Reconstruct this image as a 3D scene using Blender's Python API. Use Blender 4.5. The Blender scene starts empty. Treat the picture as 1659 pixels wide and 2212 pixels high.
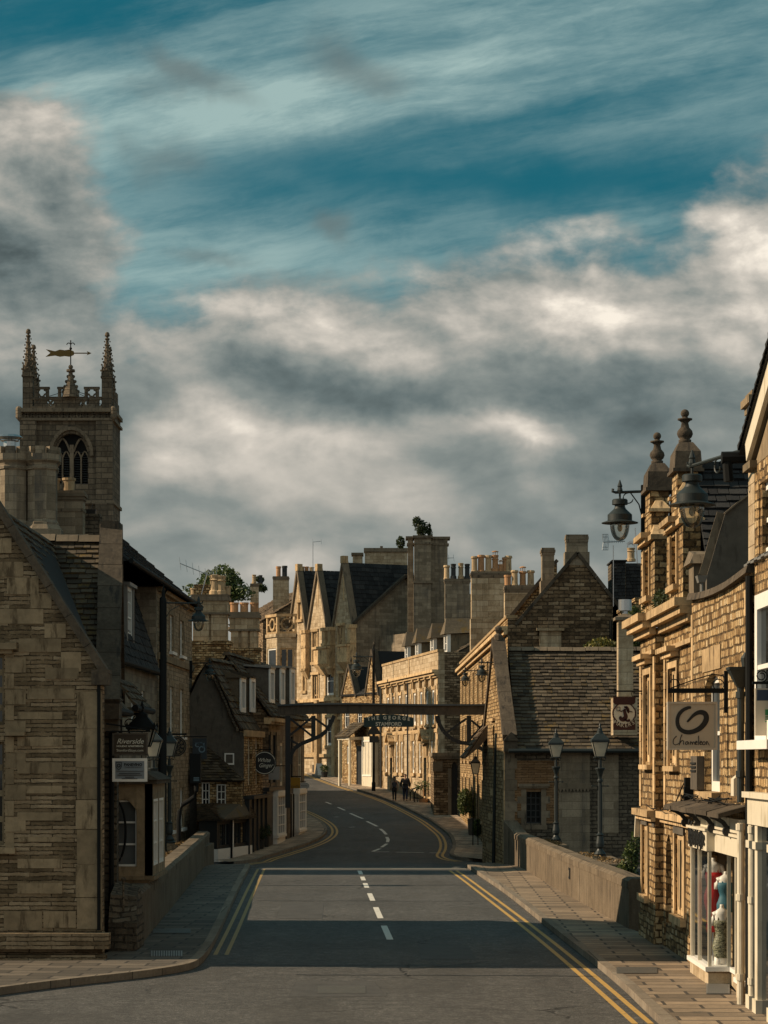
import bpy, bmesh, math, random
from mathutils import Vector, Matrix
random.seed(7)
R = math.radians
C = bpy.context.scene.collection
sc = bpy.context.scene

# ------------------------------------------------------------------ camera, world, sun, exposure
FP, CU, HV, EH = 4900.0, 829.5, 1640.0, 3.5          # focal length / centre / horizon in the units the place was surveyed in, eye height
cam_d = bpy.data.cameras.new("camera"); cam = bpy.data.objects.new("camera", cam_d); C.objects.link(cam)
cam.location = (0, 0, EH); cam.rotation_euler = (R(90), 0, 0)
cam_d.sensor_fit = 'HORIZONTAL'; cam_d.sensor_width = 36.0; cam_d.lens = 36.0*FP/1659.0
cam_d.shift_y = (HV-1106.0)/1659.0
cam_d.clip_start = 0.5; cam_d.clip_end = 6000
sc.camera = cam
sc.view_settings.view_transform = 'Standard'; sc.view_settings.look = 'None'
sc.view_settings.exposure = 0.30; sc.view_settings.gamma = 1.0
sc.view_settings.use_curve_mapping = False

SUN_EL = R(31); SUN_DIR = Vector((math.cos(SUN_EL), -0.035, -math.sin(SUN_EL))).normalized()
sun_d = bpy.data.lights.new("sun", 'SUN'); sun_d.energy = 5.0; sun_d.angle = R(0.5); sun_d.color = (1.0, 0.785, 0.545)
sun = bpy.data.objects.new("sun", sun_d); C.objects.link(sun)
sun.rotation_euler = SUN_DIR.to_track_quat('-Z', 'Y').to_euler(); sun.location = (-60, 60, 60)

class E:
    """small expression helper over math nodes"""
    tree = None
    def __init__(s, v): s.v = v
    @staticmethod
    def op(o, *a, clamp=False):
        n = E.tree.nodes.new('ShaderNodeMath'); n.operation = o; n.use_clamp = clamp
        for i, x in enumerate(a):
            x = x.v if isinstance(x, E) else x
            if isinstance(x, (int, float)): n.inputs[i].default_value = x
            else: E.tree.links.new(x, n.inputs[i])
        return E(n.outputs[0])
    def __add__(s, o): return E.op('ADD', s, o)
    __radd__ = __add__
    def __mul__(s, o): return E.op('MULTIPLY', s, o)
    __rmul__ = __mul__
    def __sub__(s, o): return E.op('SUBTRACT', s, o)
    def __rsub__(s, o): return E.op('SUBTRACT', o, s)
    def __truediv__(s, o): return E.op('DIVIDE', s, o)
def sstep(x, a, b, lo=0.0, hi=1.0):
    n = E.tree.nodes.new('ShaderNodeMapRange'); n.interpolation_type = 'SMOOTHSTEP'
    E.tree.links.new(x.v, n.inputs[0])
    for i, q in zip((1, 2, 3, 4), (a, b, lo, hi)): n.inputs[i].default_value = q
    return E(n.outputs[0])
def blob(U, V, cu, cv, ru, rv, rot=0.0):
    a = (U-cu); b = (V-cv)
    if rot:
        c, s_ = math.cos(rot), math.sin(rot); a, b = a*c+b*s_, b*c-a*s_
    a = a*(1.0/ru); b = b*(1.0/rv)
    return E.op('EXPONENT', (a*a+b*b)*-1.0)
def noise_e(vec, scale, detail=6, rough=0.55, dist=0.0, lac=2.0):
    n = E.tree.nodes.new('ShaderNodeTexNoise'); n.inputs['Scale'].default_value = scale; n.inputs['Detail'].default_value = detail
    n.inputs['Roughness'].default_value = rough; n.inputs['Distortion'].default_value = dist; n.inputs['Lacunarity'].default_value = lac
    E.tree.links.new(vec, n.inputs['Vector']); return E(n.outputs['Fac'])
def combine(x, y, z):
    n = E.tree.nodes.new('ShaderNodeCombineXYZ')
    for i, q in enumerate((x, y, z)):
        if isinstance(q, E): E.tree.links.new(q.v, n.inputs[i])
        else: n.inputs[i].default_value = q
    return n.outputs[0]
def mixc(f, a, b):
    n = E.tree.nodes.new('ShaderNodeMix'); n.data_type = 'RGBA'
    for s_, q in ((n.inputs[0], f), (n.inputs[6], a), (n.inputs[7], b)):
        if isinstance(q, E): q = q.v
        if isinstance(q, (int, float)): s_.default_value = q
        elif isinstance(q, tuple): s_.default_value = (*q, 1)
        else: E.tree.links.new(q, s_)
    return n.outputs[2]
def scalec(col, f):
    n = E.tree.nodes.new('ShaderNodeVectorMath'); n.operation = 'SCALE'
    if isinstance(col, tuple): n.inputs[0].default_value = col
    else: E.tree.links.new(col, n.inputs[0])
    if isinstance(f, E): E.tree.links.new(f.v, n.inputs['Scale'])
    else: n.inputs['Scale'].default_value = f
    return n.outputs[0]

def make_world():
    w = bpy.data.worlds.new("World"); sc.world = w; w.use_nodes = True
    t = w.node_tree; t.nodes.clear(); E.tree = t
    STR = 0.080
    out = t.nodes.new('ShaderNodeOutputWorld'); bg = t.nodes.new('ShaderNodeBackground'); bg.inputs['Strength'].default_value = STR
    t.links.new(bg.outputs[0], out.inputs[0])
    sky = t.nodes.new('ShaderNodeTexSky'); sky.sky_type = 'NISHITA'; sky.sun_disc = False
    sky.sun_elevation = SUN_EL; sky.sun_rotation = R(-88); sky.air_density = 1.0; sky.dust_density = 0.6; sky.ozone_density = 3.0
    tc = t.nodes.new('ShaderNodeTexCoord'); sep = t.nodes.new('ShaderNodeSeparateXYZ'); t.links.new(tc.outputs['Generated'], sep.inputs[0])
    x, y, z = (E(sep.outputs[i]) for i in range(3))
    ay = E.op('MAXIMUM', E.op('ABSOLUTE', y), 0.25)
    U0 = (x/ay)*(FP/1000) + CU/1000          # horizontal and vertical bearing of the direction, thousandths
    V0 = HV/1000 - (z/ay)*(FP/1000)
    P = combine(U0, V0, y)
    w1 = noise_e(P, 2.6, 5, 0.55); w2 = noise_e(combine(U0+7.3, V0, y), 2.6, 5, 0.55)
    w3 = noise_e(combine(U0+3.1, V0+9.2, y), 8.0, 4, 0.6)
    U = U0 + (w1-0.5)*0.24 + (w3-0.5)*0.07; V = V0 + (w2-0.5)*0.20 + (w3-0.5)*0.06
    # clear sky, teal; darker in the clear wedge
    nis = t.nodes.new('ShaderNodeMix'); nis.data_type = 'RGBA'; nis.blend_type = 'MULTIPLY'; nis.inputs[0].default_value = 1.0
    t.links.new(sky.outputs[0], nis.inputs[6]); nis.inputs[7].default_value = (0.04, 0.40, 0.42, 1)
    blue = mixc(0.6, nis.outputs[2], (0.10, 1.40, 1.75))
    # cirrus streaks
    ca, sa = math.cos(R(-11)), math.sin(R(-11))
    fan = (w1-0.5)*0.05
    up = U0*ca + V0*sa; vp = V0*ca - U0*sa + fan
    n1 = noise_e(combine(up*0.55, vp*4.6, y), 1.5, 9, 0.60, 0.12)
    n2 = noise_e(combine(up*2.0+4, vp*9.0, y), 1.9, 10, 0.70, 0.25)
    n3 = noise_e(combine(up*1.0+9, vp*2.2, y), 1.7, 5, 0.5, 0.3)
    cir = sstep(n1*0.55+n2*0.34+n3*0.42, 0.49, 0.84)
    wedge = blob(U, V, 1.22, 0.395, 0.66, 0.075, R(2)) + blob(U, V, 0.10, 0.03, 0.30, 0.08, R(-10))*0.95 + blob(U, V, 1.25, 0.245, 0.5, 0.03, R(-8))*0.6 + blob(U0, V0, 0.60, 0.40, 0.25, 0.09)*0.45
    veil = blob(U0, V0, 1.0, 0.13, 0.85, 0.13, R(-9))*0.62 + blob(U0, V0, 0.55, 0.26, 0.5, 0.09, R(-8))*0.45 + blob(U0, V0, 0.45, 0.58, 0.35, 0.10)*0.45 + blob(U0, V0, 1.3, 0.48, 0.16, 0.03, R(-6))*0.5 + blob(U0, V0, 0.1, 0.17, 0.25, 0.07)*0.45 + blob(U0, V0, 0.64, 0.385, 0.08, 0.02, R(10))*0.35
    cir = E.op('MULTIPLY', cir*0.5+veil*(cir*0.75+0.48), 1.0-E.op('MINIMUM', wedge, 1.0)*0.92, clamp=True)
    c1 = mixc(cir, blue, (3.5, 4.9, 4.75))
    # soft grey wisps high up
    wisp = blob(U, V, 0.42, 0.16, 0.15, 0.035, R(26)) + blob(U, V, 0.80, 0.15, 0.13, 0.07, R(10)) + blob(U, V, 0.72, 0.50, 0.07, 0.035) + blob(U, V, 0.42, 0.58, 0.12, 0.03)*0.8 + blob(U, V, 0.33, 0.36, 0.10, 0.07)*0.9 + blob(U, V, 0.33, 0.2, 0.08, 0.03)*0.6
    f_w = noise_e(P, 6.0, 5, 0.5)
    wa = E.op('MULTIPLY', sstep(wisp*0.8+(f_w-0.5)*0.9, 0.1, 1.0), 0.72, clamp=True)
    c2 = mixc(wa, c1, (1.45, 1.85, 1.85))
    # cumulus bank
    Q = combine(U0*0.8, V0*1.35, y)
    f = noise_e(Q, 2.3, 4, 0.42, 0.25); fs = noise_e(combine(U0*0.8-0.05, V0*1.35+0.075, y), 2.3, 4, 0.42, 0.25)
    g = noise_e(Q, 5.0, 8, 0.54, 0.2); gs = noise_e(combine(U0*0.8-0.026, V0*1.35+0.045, y), 5.0, 8, 0.54, 0.2)
    edge = 0.60 + blob(U0, V0*0.0, 0.36, 0.0, 0.20, 1.0)*0.10 - blob(U0, V0*0.0, 1.12, 0.0, 0.34, 1.0)*0.15 - sstep(U0, 1.25, 1.75)*0.20
    bank = (V-edge)*3.6
    left = blob(U, V, -0.03, 0.34, 0.23, 0.14)*1.2 + blob(U, V, -0.03, 0.55, 0.25, 0.14)*1.1 + blob(U, V, 0.0, 0.8, 0.34, 0.17)
    hh = noise_e(Q, 13.0, 8, 0.58, 0.1); hs = noise_e(combine(U0*0.8-0.012, V0*1.35+0.02, y), 13.0, 8, 0.58, 0.1)
    dens = E.op('MAXIMUM', bank, (left-0.40)*1.5) - blob(U0, V0, 1.04, 0.38, 0.10, 0.06)*0.8 + (f-0.5)*1.9 + (g-0.5)*1.3 + (hh-0.5)*0.50
    a = sstep(dens, -0.20, 0.34)
    lit = (f-fs)*3.8 + (g-gs)*3.3*sstep(V0, 1.1, 0.6, 0.45, 1.0) + (hh-hs)*1.5*sstep(V0, 1.0, 0.6, 0.2, 1.0)
    hi = (blob(U, V, 1.63, 0.56, 0.12, 0.08)*0.5 + blob(U, V, 1.23, 0.62, 0.34, 0.12)*0.50 + blob(U, V, 1.15, 0.50, 0.08, 0.05)*0.32 + blob(U, V, 0.06, 0.30, 0.14, 0.09)*0.42
          + blob(U, V, 0.70, 0.71, 0.28, 0.07)*0.52 + blob(U, V, 1.13, 0.93, 0.14, 0.035)*0.62 + blob(U, V, 0.62, 0.955, 0.36, 0.05)*0.60
          + blob(U, V, 0.38, 1.03, 0.14, 0.05)*0.62 + blob(U, V, 0.62, 1.22, 0.15, 0.04)*0.42 + blob(U, V, 0.23, 0.45, 0.08, 0.06)*0.28 + blob(U, V, 1.28, 0.70, 0.14, 0.06)*0.5 + blob(U, V, 0.98, 1.04, 0.4, 0.05)*0.25 + blob(U, V, 0.7, 1.12, 0.4, 0.04)*0.18 + blob(U, V, 1.6, 0.72, 0.12, 0.1)*0.35)
    dk = (blob(U, V, 0.60, 0.83, 0.30, 0.055)*0.62 + blob(U, V, 0.98, 0.85, 0.22, 0.05)*0.45 + blob(U, V, 0.02, 0.50, 0.17, 0.09)*0.55 + blob(U, V, 1.35, 0.80, 0.3, 0.055)*0.6
          + blob(U, V, 0.36, 1.06, 0.10, 0.05)*0.3 + blob(U, V, 1.3, 1.02, 0.4, 0.05)*0.4 + blob(U, V, 0.1, 0.92, 0.2, 0.12)*0.6 + blob(U, V, 1.05, 0.62, 0.12, 0.06)*0.25 + blob(U, V, 1.55, 0.9, 0.2, 0.06)*0.4)
    sh = E.op('ADD', 0.43 + lit*0.26 + hi*0.56 - dk*0.40 + (f-0.5)*0.45 + (g-0.5)*0.10 + hi*(g-0.5)*1.0, 0.0, clamp=True)
    ramp = t.nodes.new('ShaderNodeValToRGB'); t.links.new(sh.v, ramp.inputs[0]); cr = ramp.color_ramp
    cr.elements[0].position = 0.0; cr.elements[0].color = (0.060, 0.080, 0.082, 1); cr.elements[1].position = 1.0; cr.elements[1].color = (0.78, 0.71, 0.61, 1)
    for p_, c_ in ((0.20, (0.115, 0.145, 0.145)), (0.40, (0.205, 0.228, 0.215)), (0.60, (0.345, 0.335, 0.30)), (0.80, (0.52, 0.48, 0.42))):
        e_ = cr.elements.new(p_); e_.color = (*c_, 1)
    c3 = mixc(a, c2, scalec(ramp.outputs[0], 1.0/STR))
    # unseen sky behind the viewer brightened and warmed, added to lift camera-facing walls
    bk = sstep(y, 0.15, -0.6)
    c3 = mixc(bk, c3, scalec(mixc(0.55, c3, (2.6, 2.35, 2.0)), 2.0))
    # below the horizon: dull ground-coloured light
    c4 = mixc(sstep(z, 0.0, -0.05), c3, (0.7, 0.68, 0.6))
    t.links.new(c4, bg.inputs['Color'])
make_world()

# ------------------------------------------------------------------ terrain
ZT = [(0, 0), (72, 0), (78, -.15), (86, -.5), (95, -.8), (100, -.76), (105, -.66), (114, -.5), (121, -.35), (136, .03), (143, .28), (150, .55), (170, 1.25), (200, 2.28), (230, 3.6), (300, 6.5), (6000, 30)]
def zt(Y):
    for (a, za), (b, zb) in zip(ZT, ZT[1:]):
        if Y <= b:
            return za if Y <= a else za+(zb-za)*(Y-a)/(b-a)
    return ZT[-1][1]
def W(u, v, Y): return Vector(((u-CU)/FP*Y, Y, EH-(v-HV)/FP*Y))
def X_(u, Y): return (u-CU)/FP*Y
def Z_(v, Y): return EH-(v-HV)/FP*Y
def gp(u, v):
    "ground point on a bearing"
    def f(Y): return HV+(EH-zt(Y))*FP/Y-v
    lo, hi = 15.0, 215.0
    for _ in range(50):
        m = (lo+hi)/2
        if f(m) > 0: lo = m
        else: hi = m
    return Vector((X_(u, lo), lo, zt(lo)))

# ------------------------------------------------------------------ mesh builder
def frame(a, b, z=0.0):
    "local x from a to b (viewer's left to right), y into the building, z up"
    a = Vector((a[0], a[1], z)); b = Vector((b[0], b[1], z)); x = (b-a).normalized(); y = Vector((-x.y, x.x, 0))
    return Matrix(((x.x, y.x, 0, a.x), (x.y, y.y, 0, a.y), (0, 0, 1, z), (0, 0, 0, 1)))
def flen(a, b): return math.hypot(b[0]-a[0], b[1]-a[1])
ID = Matrix.Identity(4)

class MB:
    def __init__(s, M=None):
        s.v, s.f, s.mi, s.rn, s.M, s.cur, s.sm = [], [], [], [], M or ID, 0, []
        s.smooth = False
    def poly(s, pts, rnd=None, mat=None):
        i = len(s.v); s.v += [s.M @ Vector(p) for p in pts]; s.f.append(tuple(range(i, i+len(pts))))
        s.mi.append(s.cur if mat is None else mat); s.rn.append(random.random() if rnd is None else rnd); s.sm.append(s.smooth)
    def box(s, x0, x1, y0, y1, z0, z1, rnd=None):
        if x0 > x1: x0, x1 = x1, x0
        if y0 > y1: y0, y1 = y1, y0
        if z0 > z1: z0, z1 = z1, z0
        r = random.random() if rnd is None else rnd
        p = [(x0, y0, z0), (x1, y0, z0), (x1, y1, z0), (x0, y1, z0), (x0, y0, z1), (x1, y0, z1), (x1, y1, z1), (x0, y1, z1)]
        for q in ((0, 3, 2, 1), (4, 5, 6, 7), (0, 1, 5, 4), (1, 2, 6, 5), (2, 3, 7, 6), (3, 0, 4, 7)):
            s.poly([p[k] for k in q], r)
    def hexa(s, b, t, rnd=None):
        "bottom quad + top quad"
        r = random.random() if rnd is None else rnd
        p = list(b)+list(t)
        for q in ((0, 3, 2, 1), (4, 5, 6, 7), (0, 1, 5, 4), (1, 2, 6, 5), (2, 3, 7, 6), (3, 0, 4, 7)): s.poly([p[k] for k in q], r)
    def prism(s, pts, fn, d0, d1, rnd=None):
        "closed 2-D outline, fn(a,b,d) -> point"
        r = random.random() if rnd is None else rnd
        A = [fn(a, b, d0) for a, b in pts]; B = [fn(a, b, d1) for a, b in pts]; n = len(pts)
        s.poly(A, r); s.poly(B[::-1], r)
        for i in range(n):
            j = (i+1) % n; s.poly([A[j], A[i], B[i], B[j]], r)
    def lathe(s, prof, c=(0, 0, 0), n=14, rnd=None, sx=1, sy=1, rot=0):
        r_ = random.random() if rnd is None else rnd
        rings = []
        for r, z in prof:
            rings.append([(c[0]+r*sx*math.cos(rot+2*math.pi*k/n), c[1]+r*sy*math.sin(rot+2*math.pi*k/n), c[2]+z) for k in range(n)])
        for a, b in zip(rings, rings[1:]):
            for k in range(n):
                j = (k+1) % n; s.poly([a[k], a[j], b[j], b[k]], r_)
        if prof[0][0] > 1e-4: s.poly(rings[0][::-1], r_)
        if prof[-1][0] > 1e-4: s.poly(rings[-1], r_)
    def tube(s, pts, r, n=6, cap=True, rnd=None):
        pts = [Vector(p) for p in pts]; rings = []; r_ = random.random() if rnd is None else rnd
        for i, p in enumerate(pts):
            d = (pts[min(i+1, len(pts)-1)]-pts[max(i-1, 0)]).normalized()
            up = Vector((0, 0, 1)) if abs(d.z) < .9 else Vector((1, 0, 0))
            a = d.cross(up).normalized(); b = a.cross(d).normalized(); rr = r[i] if isinstance(r, (list, tuple)) else r
            rings.append([p+a*rr*math.cos(2*math.pi*k/n)+b*rr*math.sin(2*math.pi*k/n) for k in range(n)])
        for a, b in zip(rings, rings[1:]):
            for k in range(n):
                j = (k+1) % n; s.poly([a[k], a[j], b[j], b[k]], r_)
        if cap: s.poly(rings[0], r_); s.poly(rings[-1][::-1], r_)
    def bar(s, a, b, w, h=None, rnd=None):
        "rectangular bar between two points"
        a = Vector(a); b = Vector(b); d = (b-a).normalized(); h = h or w
        up = Vector((0, 0, 1)) if abs(d.z) < .95 else Vector((0, 1, 0))
        x = d.cross(up).normalized()*w/2; y = x.cross(d).normalized()*h/2
        s.hexa([a-x-y, a+x-y, a+x+y, a-x+y], [b-x-y, b+x-y, b+x+y, b-x+y], rnd)
    def sphere(s, c, r, n=10, m=6, sz=1.0):
        s.lathe([(r*math.sin(math.pi*k/m), -r*sz*math.cos(math.pi*k/m)) for k in range(m+1)], c, n)
    def build(s, name, mats, parent=None, recalc=True):
        me = bpy.data.meshes.new(name); me.from_pydata([tuple(v) for v in s.v], [], s.f)
        if not isinstance(mats, (list, tuple)): mats = [mats]
        for m in mats: me.materials.append(m)
        me.polygons.foreach_set('material_index', s.mi); me.polygons.foreach_set('use_smooth', s.sm)
        at = me.attributes.new('rnd', 'FLOAT', 'FACE'); at.data.foreach_set('value', s.rn)
        if recalc:
            bm = bmesh.new(); bm.from_mesh(me); bmesh.ops.remove_doubles(bm, verts=bm.verts, dist=1e-4) if s.smooth else None
            bmesh.ops.recalc_face_normals(bm, faces=bm.faces); bm.to_mesh(me); bm.free()
        uv_all(me)
        o = bpy.data.objects.new(name, me); C.objects.link(o)
        if parent:
            o.parent = parent; o.matrix_parent_inverse = PINV.get(parent.name, ID)
        PINV[o.name] = ID
        return o
PINV = {}
def uv_all(me):
    uv = me.uv_layers.new(name='UVMap'); out = [0.0]*(2*len(me.loops)); Zv = Vector((0, 0, 1))
    for p in me.polygons:
        n = p.normal
        if abs(n.z) > .92: t = Vector((1, 0, 0)); b = Vector((0, 1, 0))
        else:
            t = Zv.cross(n).normalized(); b = n.cross(t)
        for li in p.loop_indices:
            co = me.vertices[me.loops[li].vertex_index].co
            out[2*li] = co.dot(t); out[2*li+1] = co.dot(b)
    uv.data.foreach_set('uv', out)

def tag(o, label, cat, group=None, kind=None):
    if label: o['label'] = label
    if cat: o['category'] = cat
    if group: o['group'] = group
    if kind: o['kind'] = kind
    return o
def thing(name, label, cat, loc, group=None):
    o = bpy.data.objects.new(name, None); C.objects.link(o); o.location = loc
    PINV[o.name] = Matrix.Translation(-Vector(loc))
    return tag(o, label, cat, group)
def struct(o): o['kind'] = 'structure'; return o
def copy_tree(o, parent=None):
    c = o.copy(); C.objects.link(c)
    if parent: c.parent = parent
    for ch in list(o.children): copy_tree(ch, c)
    return c

# ------------------------------------------------------------------ materials
def newmat(name):
    m = bpy.data.materials.new(name); m.use_nodes = True; t = m.node_tree; E.tree = t
    return m, t, t.nodes['Principled BSDF']
def uvv():
    n = E.tree.nodes.new('ShaderNodeUVMap'); n.uv_map = 'UVMap'; return n.outputs[0]
def vscale(v, sx, sy, ox=0.0, oy=0.0):
    n = E.tree.nodes.new('ShaderNodeMapping'); n.inputs['Scale'].default_value = (sx, sy, 1); n.inputs['Location'].default_value = (ox, oy, 0)
    E.tree.links.new(v, n.inputs['Vector']); return n.outputs[0]
def noise_c(vec, scale, detail=3):
    n = E.tree.nodes.new('ShaderNodeTexNoise'); n.inputs['Scale'].default_value = scale; n.inputs['Detail'].default_value = detail
    E.tree.links.new(vec, n.inputs['Vector']); return n.outputs['Color']
def warp(v, amt, scale):
    "shift a coordinate by coloured noise"
    c = noise_c(v, scale, 3); s_ = E.tree.nodes.new('ShaderNodeVectorMath'); s_.operation = 'SUBTRACT'; E.tree.links.new(c, s_.inputs[0]); s_.inputs[1].default_value = (.5, .5, .5)
    m = E.tree.nodes.new('ShaderNodeVectorMath'); m.operation = 'MULTIPLY_ADD'; E.tree.links.new(s_.outputs[0], m.inputs[0])
    m.inputs[1].default_value = (amt, amt, 0) if isinstance(amt, (int, float)) else (*amt, 0); E.tree.links.new(v, m.inputs[2]); return m.outputs[0]
def ramp(x, stops):
    n = E.tree.nodes.new('ShaderNodeValToRGB'); E.tree.links.new(x.v if isinstance(x, E) else x, n.inputs[0]); cr = n.color_ramp
    cr.elements[0].position = stops[0][0]; cr.elements[0].color = (*stops[0][1], 1); cr.elements[1].position = stops[-1][0]; cr.elements[1].color = (*stops[-1][1], 1)
    for p, c in stops[1:-1]:
        e = cr.elements.new(p); e.color = (*c, 1)
    return n.outputs[0]
def bump(b, h, strength, dist=0.03):
    n = E.tree.nodes.new('ShaderNodeBump'); n.inputs['Strength'].default_value = strength; n.inputs['Distance'].default_value = dist
    E.tree.links.new(h.v if isinstance(h, E) else h, n.inputs['Height']); E.tree.links.new(n.outputs[0], b.inputs['Normal'])
def setc(b, c):
    if isinstance(c, tuple): b.inputs['Base Color'].default_value = (*c, 1)
    else: E.tree.links.new(c, b.inputs['Base Color'])
def attr_rnd():
    n = E.tree.nodes.new('ShaderNodeAttribute'); n.attribute_name = 'rnd'; return E(n.outputs['Fac'])

def stone(name, stops, mortar, bw, bh, wamt=(.03, .03), wsc=3.0, msize=.012, bstr=.6, bdist=.03, stain=(0.06, 0.055, 0.045), stain_amt=.55, grime=.9, sq=1.0, offs=.5, lich=0.0, msm=.3, rvar=.5):
    m, t, b = newmat(name); uv = uvv(); wv = warp(uv, wamt, wsc); rough_ = wamt[0] > .05
    if rough_: wv = warp(wv, (.075, .038), 7.0); wv = warp(wv, (.02, .014), 24.0)
    br = t.nodes.new('ShaderNodeTexBrick'); t.links.new(wv, br.inputs['Vector'])
    br.inputs['Color1'].default_value = (0, 0, 0, 1); br.inputs['Color2'].default_value = (1, 1, 1, 1); br.inputs['Mortar'].default_value = (.5, .5, .5, 1)
    br.inputs['Scale'].default_value = 1.0; br.inputs['Mortar Size'].default_value = msize; br.inputs['Mortar Smooth'].default_value = msm; br.inputs['Bias'].default_value = 0
    br.inputs['Brick Width'].default_value = bw; br.inputs['Row Height'].default_value = bh; br.offset = offs; br.squash = sq
    fac = E(br.outputs['Fac']); rnd = E(br.outputs['Color'])
    n_big = noise_e(uv, .5, 5, .62); n_mid = noise_e(uv, 4.5, 6, .7); n_fine = noise_e(uv, 22.0, 4, .75); n_m2 = noise_e(uv, 1.7, 5, .65)
    streak = noise_e(vscale(uv, 3.4, .20), 1.0, 6, .68)
    if rough_: fac = E.op('MULTIPLY', fac, sstep(noise_e(uv, 7.0, 4, .7), .34, .56), clamp=True)
    col = ramp((rnd-.5)*rvar+(n_mid-.5)*1.1+(n_m2-.5)*.8+.5, stops)
    col = mixc(fac*.9, col, mortar)
    sf = E.op('MULTIPLY', sstep(n_big*.5+streak*.55+(n_mid-.5)*.22, .47, .70), stain_amt, clamp=True)
    col = mixc(sf, col, stain)
    spots = E.op('MULTIPLY', sstep(noise_e(uv, 11.0, 5, .75), .60, .72), .55, clamp=True); col = mixc(spots, col, tuple(q*1.1+.01 for q in stain))
    if lich:
        lf = E.op('MULTIPLY', sstep(noise_e(uv, 5.5, 6, .7), .56, .70), lich, clamp=True); col = mixc(lf, col, (.20, .18, .12))
    col = scalec(col, (n_fine*.9+.55)*(n_big*grime+(1.0-grime*.5)))
    setc(b, col); b.inputs['Roughness'].default_value = .92
    b.inputs['Specular IOR Level'].default_value = .2
    bump(b, (1.0-fac)*.8+rnd*.25+n_mid*.7+n_fine*.4+n_m2*.3, bstr, bdist)
    return m
def plain(name, c, rough=.6, metal=0.0, var=.35, bstr=.15, sc_=8.0, spec=.4, rnd=0.0, streak=.0, c2=None):
    m, t, b = newmat(name); uv = uvv(); n = noise_e(uv, sc_, 5, .65); n2 = noise_e(uv, sc_*.17, 4, .6)
    col = scalec(c, (n*var+1.0-var*.5)*(n2*var+1.0-var*.5)*((attr_rnd()*rnd+1.0-rnd*.5) if rnd else 1.0))
    if c2: col = mixc(sstep(noise_e(vscale(uv, 2.5, .5), 2.0, 6, .68), .52, .66), col, c2)
    setc(b, col); b.inputs['Roughness'].default_value = rough; b.inputs['Metallic'].default_value = metal
    if 'Specular IOR Level' in b.inputs: b.inputs['Specular IOR Level'].default_value = spec
    if bstr: bump(b, n+noise_e(uv, sc_*5, 3, .6)*.4, bstr, .01)
    return m
def slate_m(name, stops, moss=(.10, .065, .018), moss_amt=.5, moss_lo=.56, white=.25):
    m, t, b = newmat(name); uv = uvv(); n = noise_e(uv, 6.0, 5, .7); nf = noise_e(uv, 30.0, 4, .7); nb = noise_e(uv, .6, 4, .6)
    col = ramp(attr_rnd()*.6+n*.45-.02, stops)
    mf = E.op('MULTIPLY', sstep(noise_e(uv, 1.1, 6, .68)*.7+noise_e(uv, 7.0, 4, .7)*.3, moss_lo, moss_lo+.12), moss_amt, clamp=True)
    col = mixc(mf, col, moss)
    wf = E.op('MULTIPLY', sstep(noise_e(uv, 9.0, 5, .75), .66, .74), white, clamp=True); col = mixc(wf, col, (.30, .28, .22))
    col = scalec(col, (nf*.7+.65)*(nb*.7+.65))
    setc(b, col); b.inputs['Roughness'].default_value = .88
    if 'Specular IOR Level' in b.inputs: b.inputs['Specular IOR Level'].default_value = .25
    bump(b, n+nf*.6, .5, .03); return m
def glass_m(name, c=(.012, .015, .017), rough=.05):
    m, t, b = newmat(name); uv = uvv(); n = noise_e(uv, 1.4, 2, .5)
    setc(b, scalec(c, n*1.2+.4)); b.inputs['Roughness'].default_value = rough
    bump(b, n, .06, .05); return m
def leaf_m(name, stops, tr=.25):
    m, t, b = newmat(name); setc(b, ramp(attr_rnd(), stops)); b.inputs['Roughness'].default_value = .6
    tl = t.nodes.new('ShaderNodeBsdfTranslucent'); t.links.new(ramp(attr_rnd(), stops), tl.inputs[0]); mx = t.nodes.new('ShaderNodeMixShader'); mx.inputs[0].default_value = tr
    out = t.nodes['Material Output']; t.links.new(b.outputs[0], mx.inputs[1]); t.links.new(tl.outputs[0], mx.inputs[2]); t.links.new(mx.outputs[0], out.inputs[0]); return m
def clear_glass(name, tint=(.9, .92, .92), refl=.12, rough=.03):
    m, t, b = newmat(name); tr = t.nodes.new('ShaderNodeBsdfTransparent'); tr.inputs[0].default_value = (*tint, 1)
    gl = t.nodes.new('ShaderNodeBsdfGlossy'); gl.inputs['Roughness'].default_value = rough; fr = t.nodes.new('ShaderNodeLayerWeight'); fr.inputs[0].default_value = refl*2
    f = E.op('ADD', E(fr.outputs['Fresnel'])*.8, refl*.4, clamp=True); mx = t.nodes.new('ShaderNodeMixShader'); t.links.new(f.v, mx.inputs[0])
    t.links.new(tr.outputs[0], mx.inputs[1]); t.links.new(gl.outputs[0], mx.inputs[2]); t.links.new(mx.outputs[0], t.nodes['Material Output'].inputs[0]); return m

GOLD = [(0, (.11, .065, .028)), (.3, (.27, .165, .072)), (.55, (.46, .305, .145)), (.8, (.58, .42, .225)), (1, (.66, .52, .33))]
PALE = [(0, (.17, .122, .072)), (.35, (.36, .272, .17)), (.65, (.50, .40, .27)), (1, (.62, .52, .39))]
BROWN = [(0, (.05, .033, .018)), (.35, (.15, .10, .056)), (.65, (.26, .18, .105)), (1, (.40, .30, .195))]
M = {}
M['gold_ashlar'] = stone('gold ashlar stone', PALE, (.15, .105, .058), .62, .30, (.012, .012), 2.0, .009, .5, .04, stain=(.09, .065, .04), stain_amt=.6, rvar=.4)
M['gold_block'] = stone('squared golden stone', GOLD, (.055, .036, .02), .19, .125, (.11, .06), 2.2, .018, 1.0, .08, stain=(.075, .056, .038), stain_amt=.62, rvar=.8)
M['gold_rubble'] = stone('golden rubble stone', GOLD, (.055, .036, .02), .24, .11, (.14, .07), 2.2, .018, 1.0, .08, stain=(.07, .05, .032), stain_amt=.6, rvar=.85)
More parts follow.
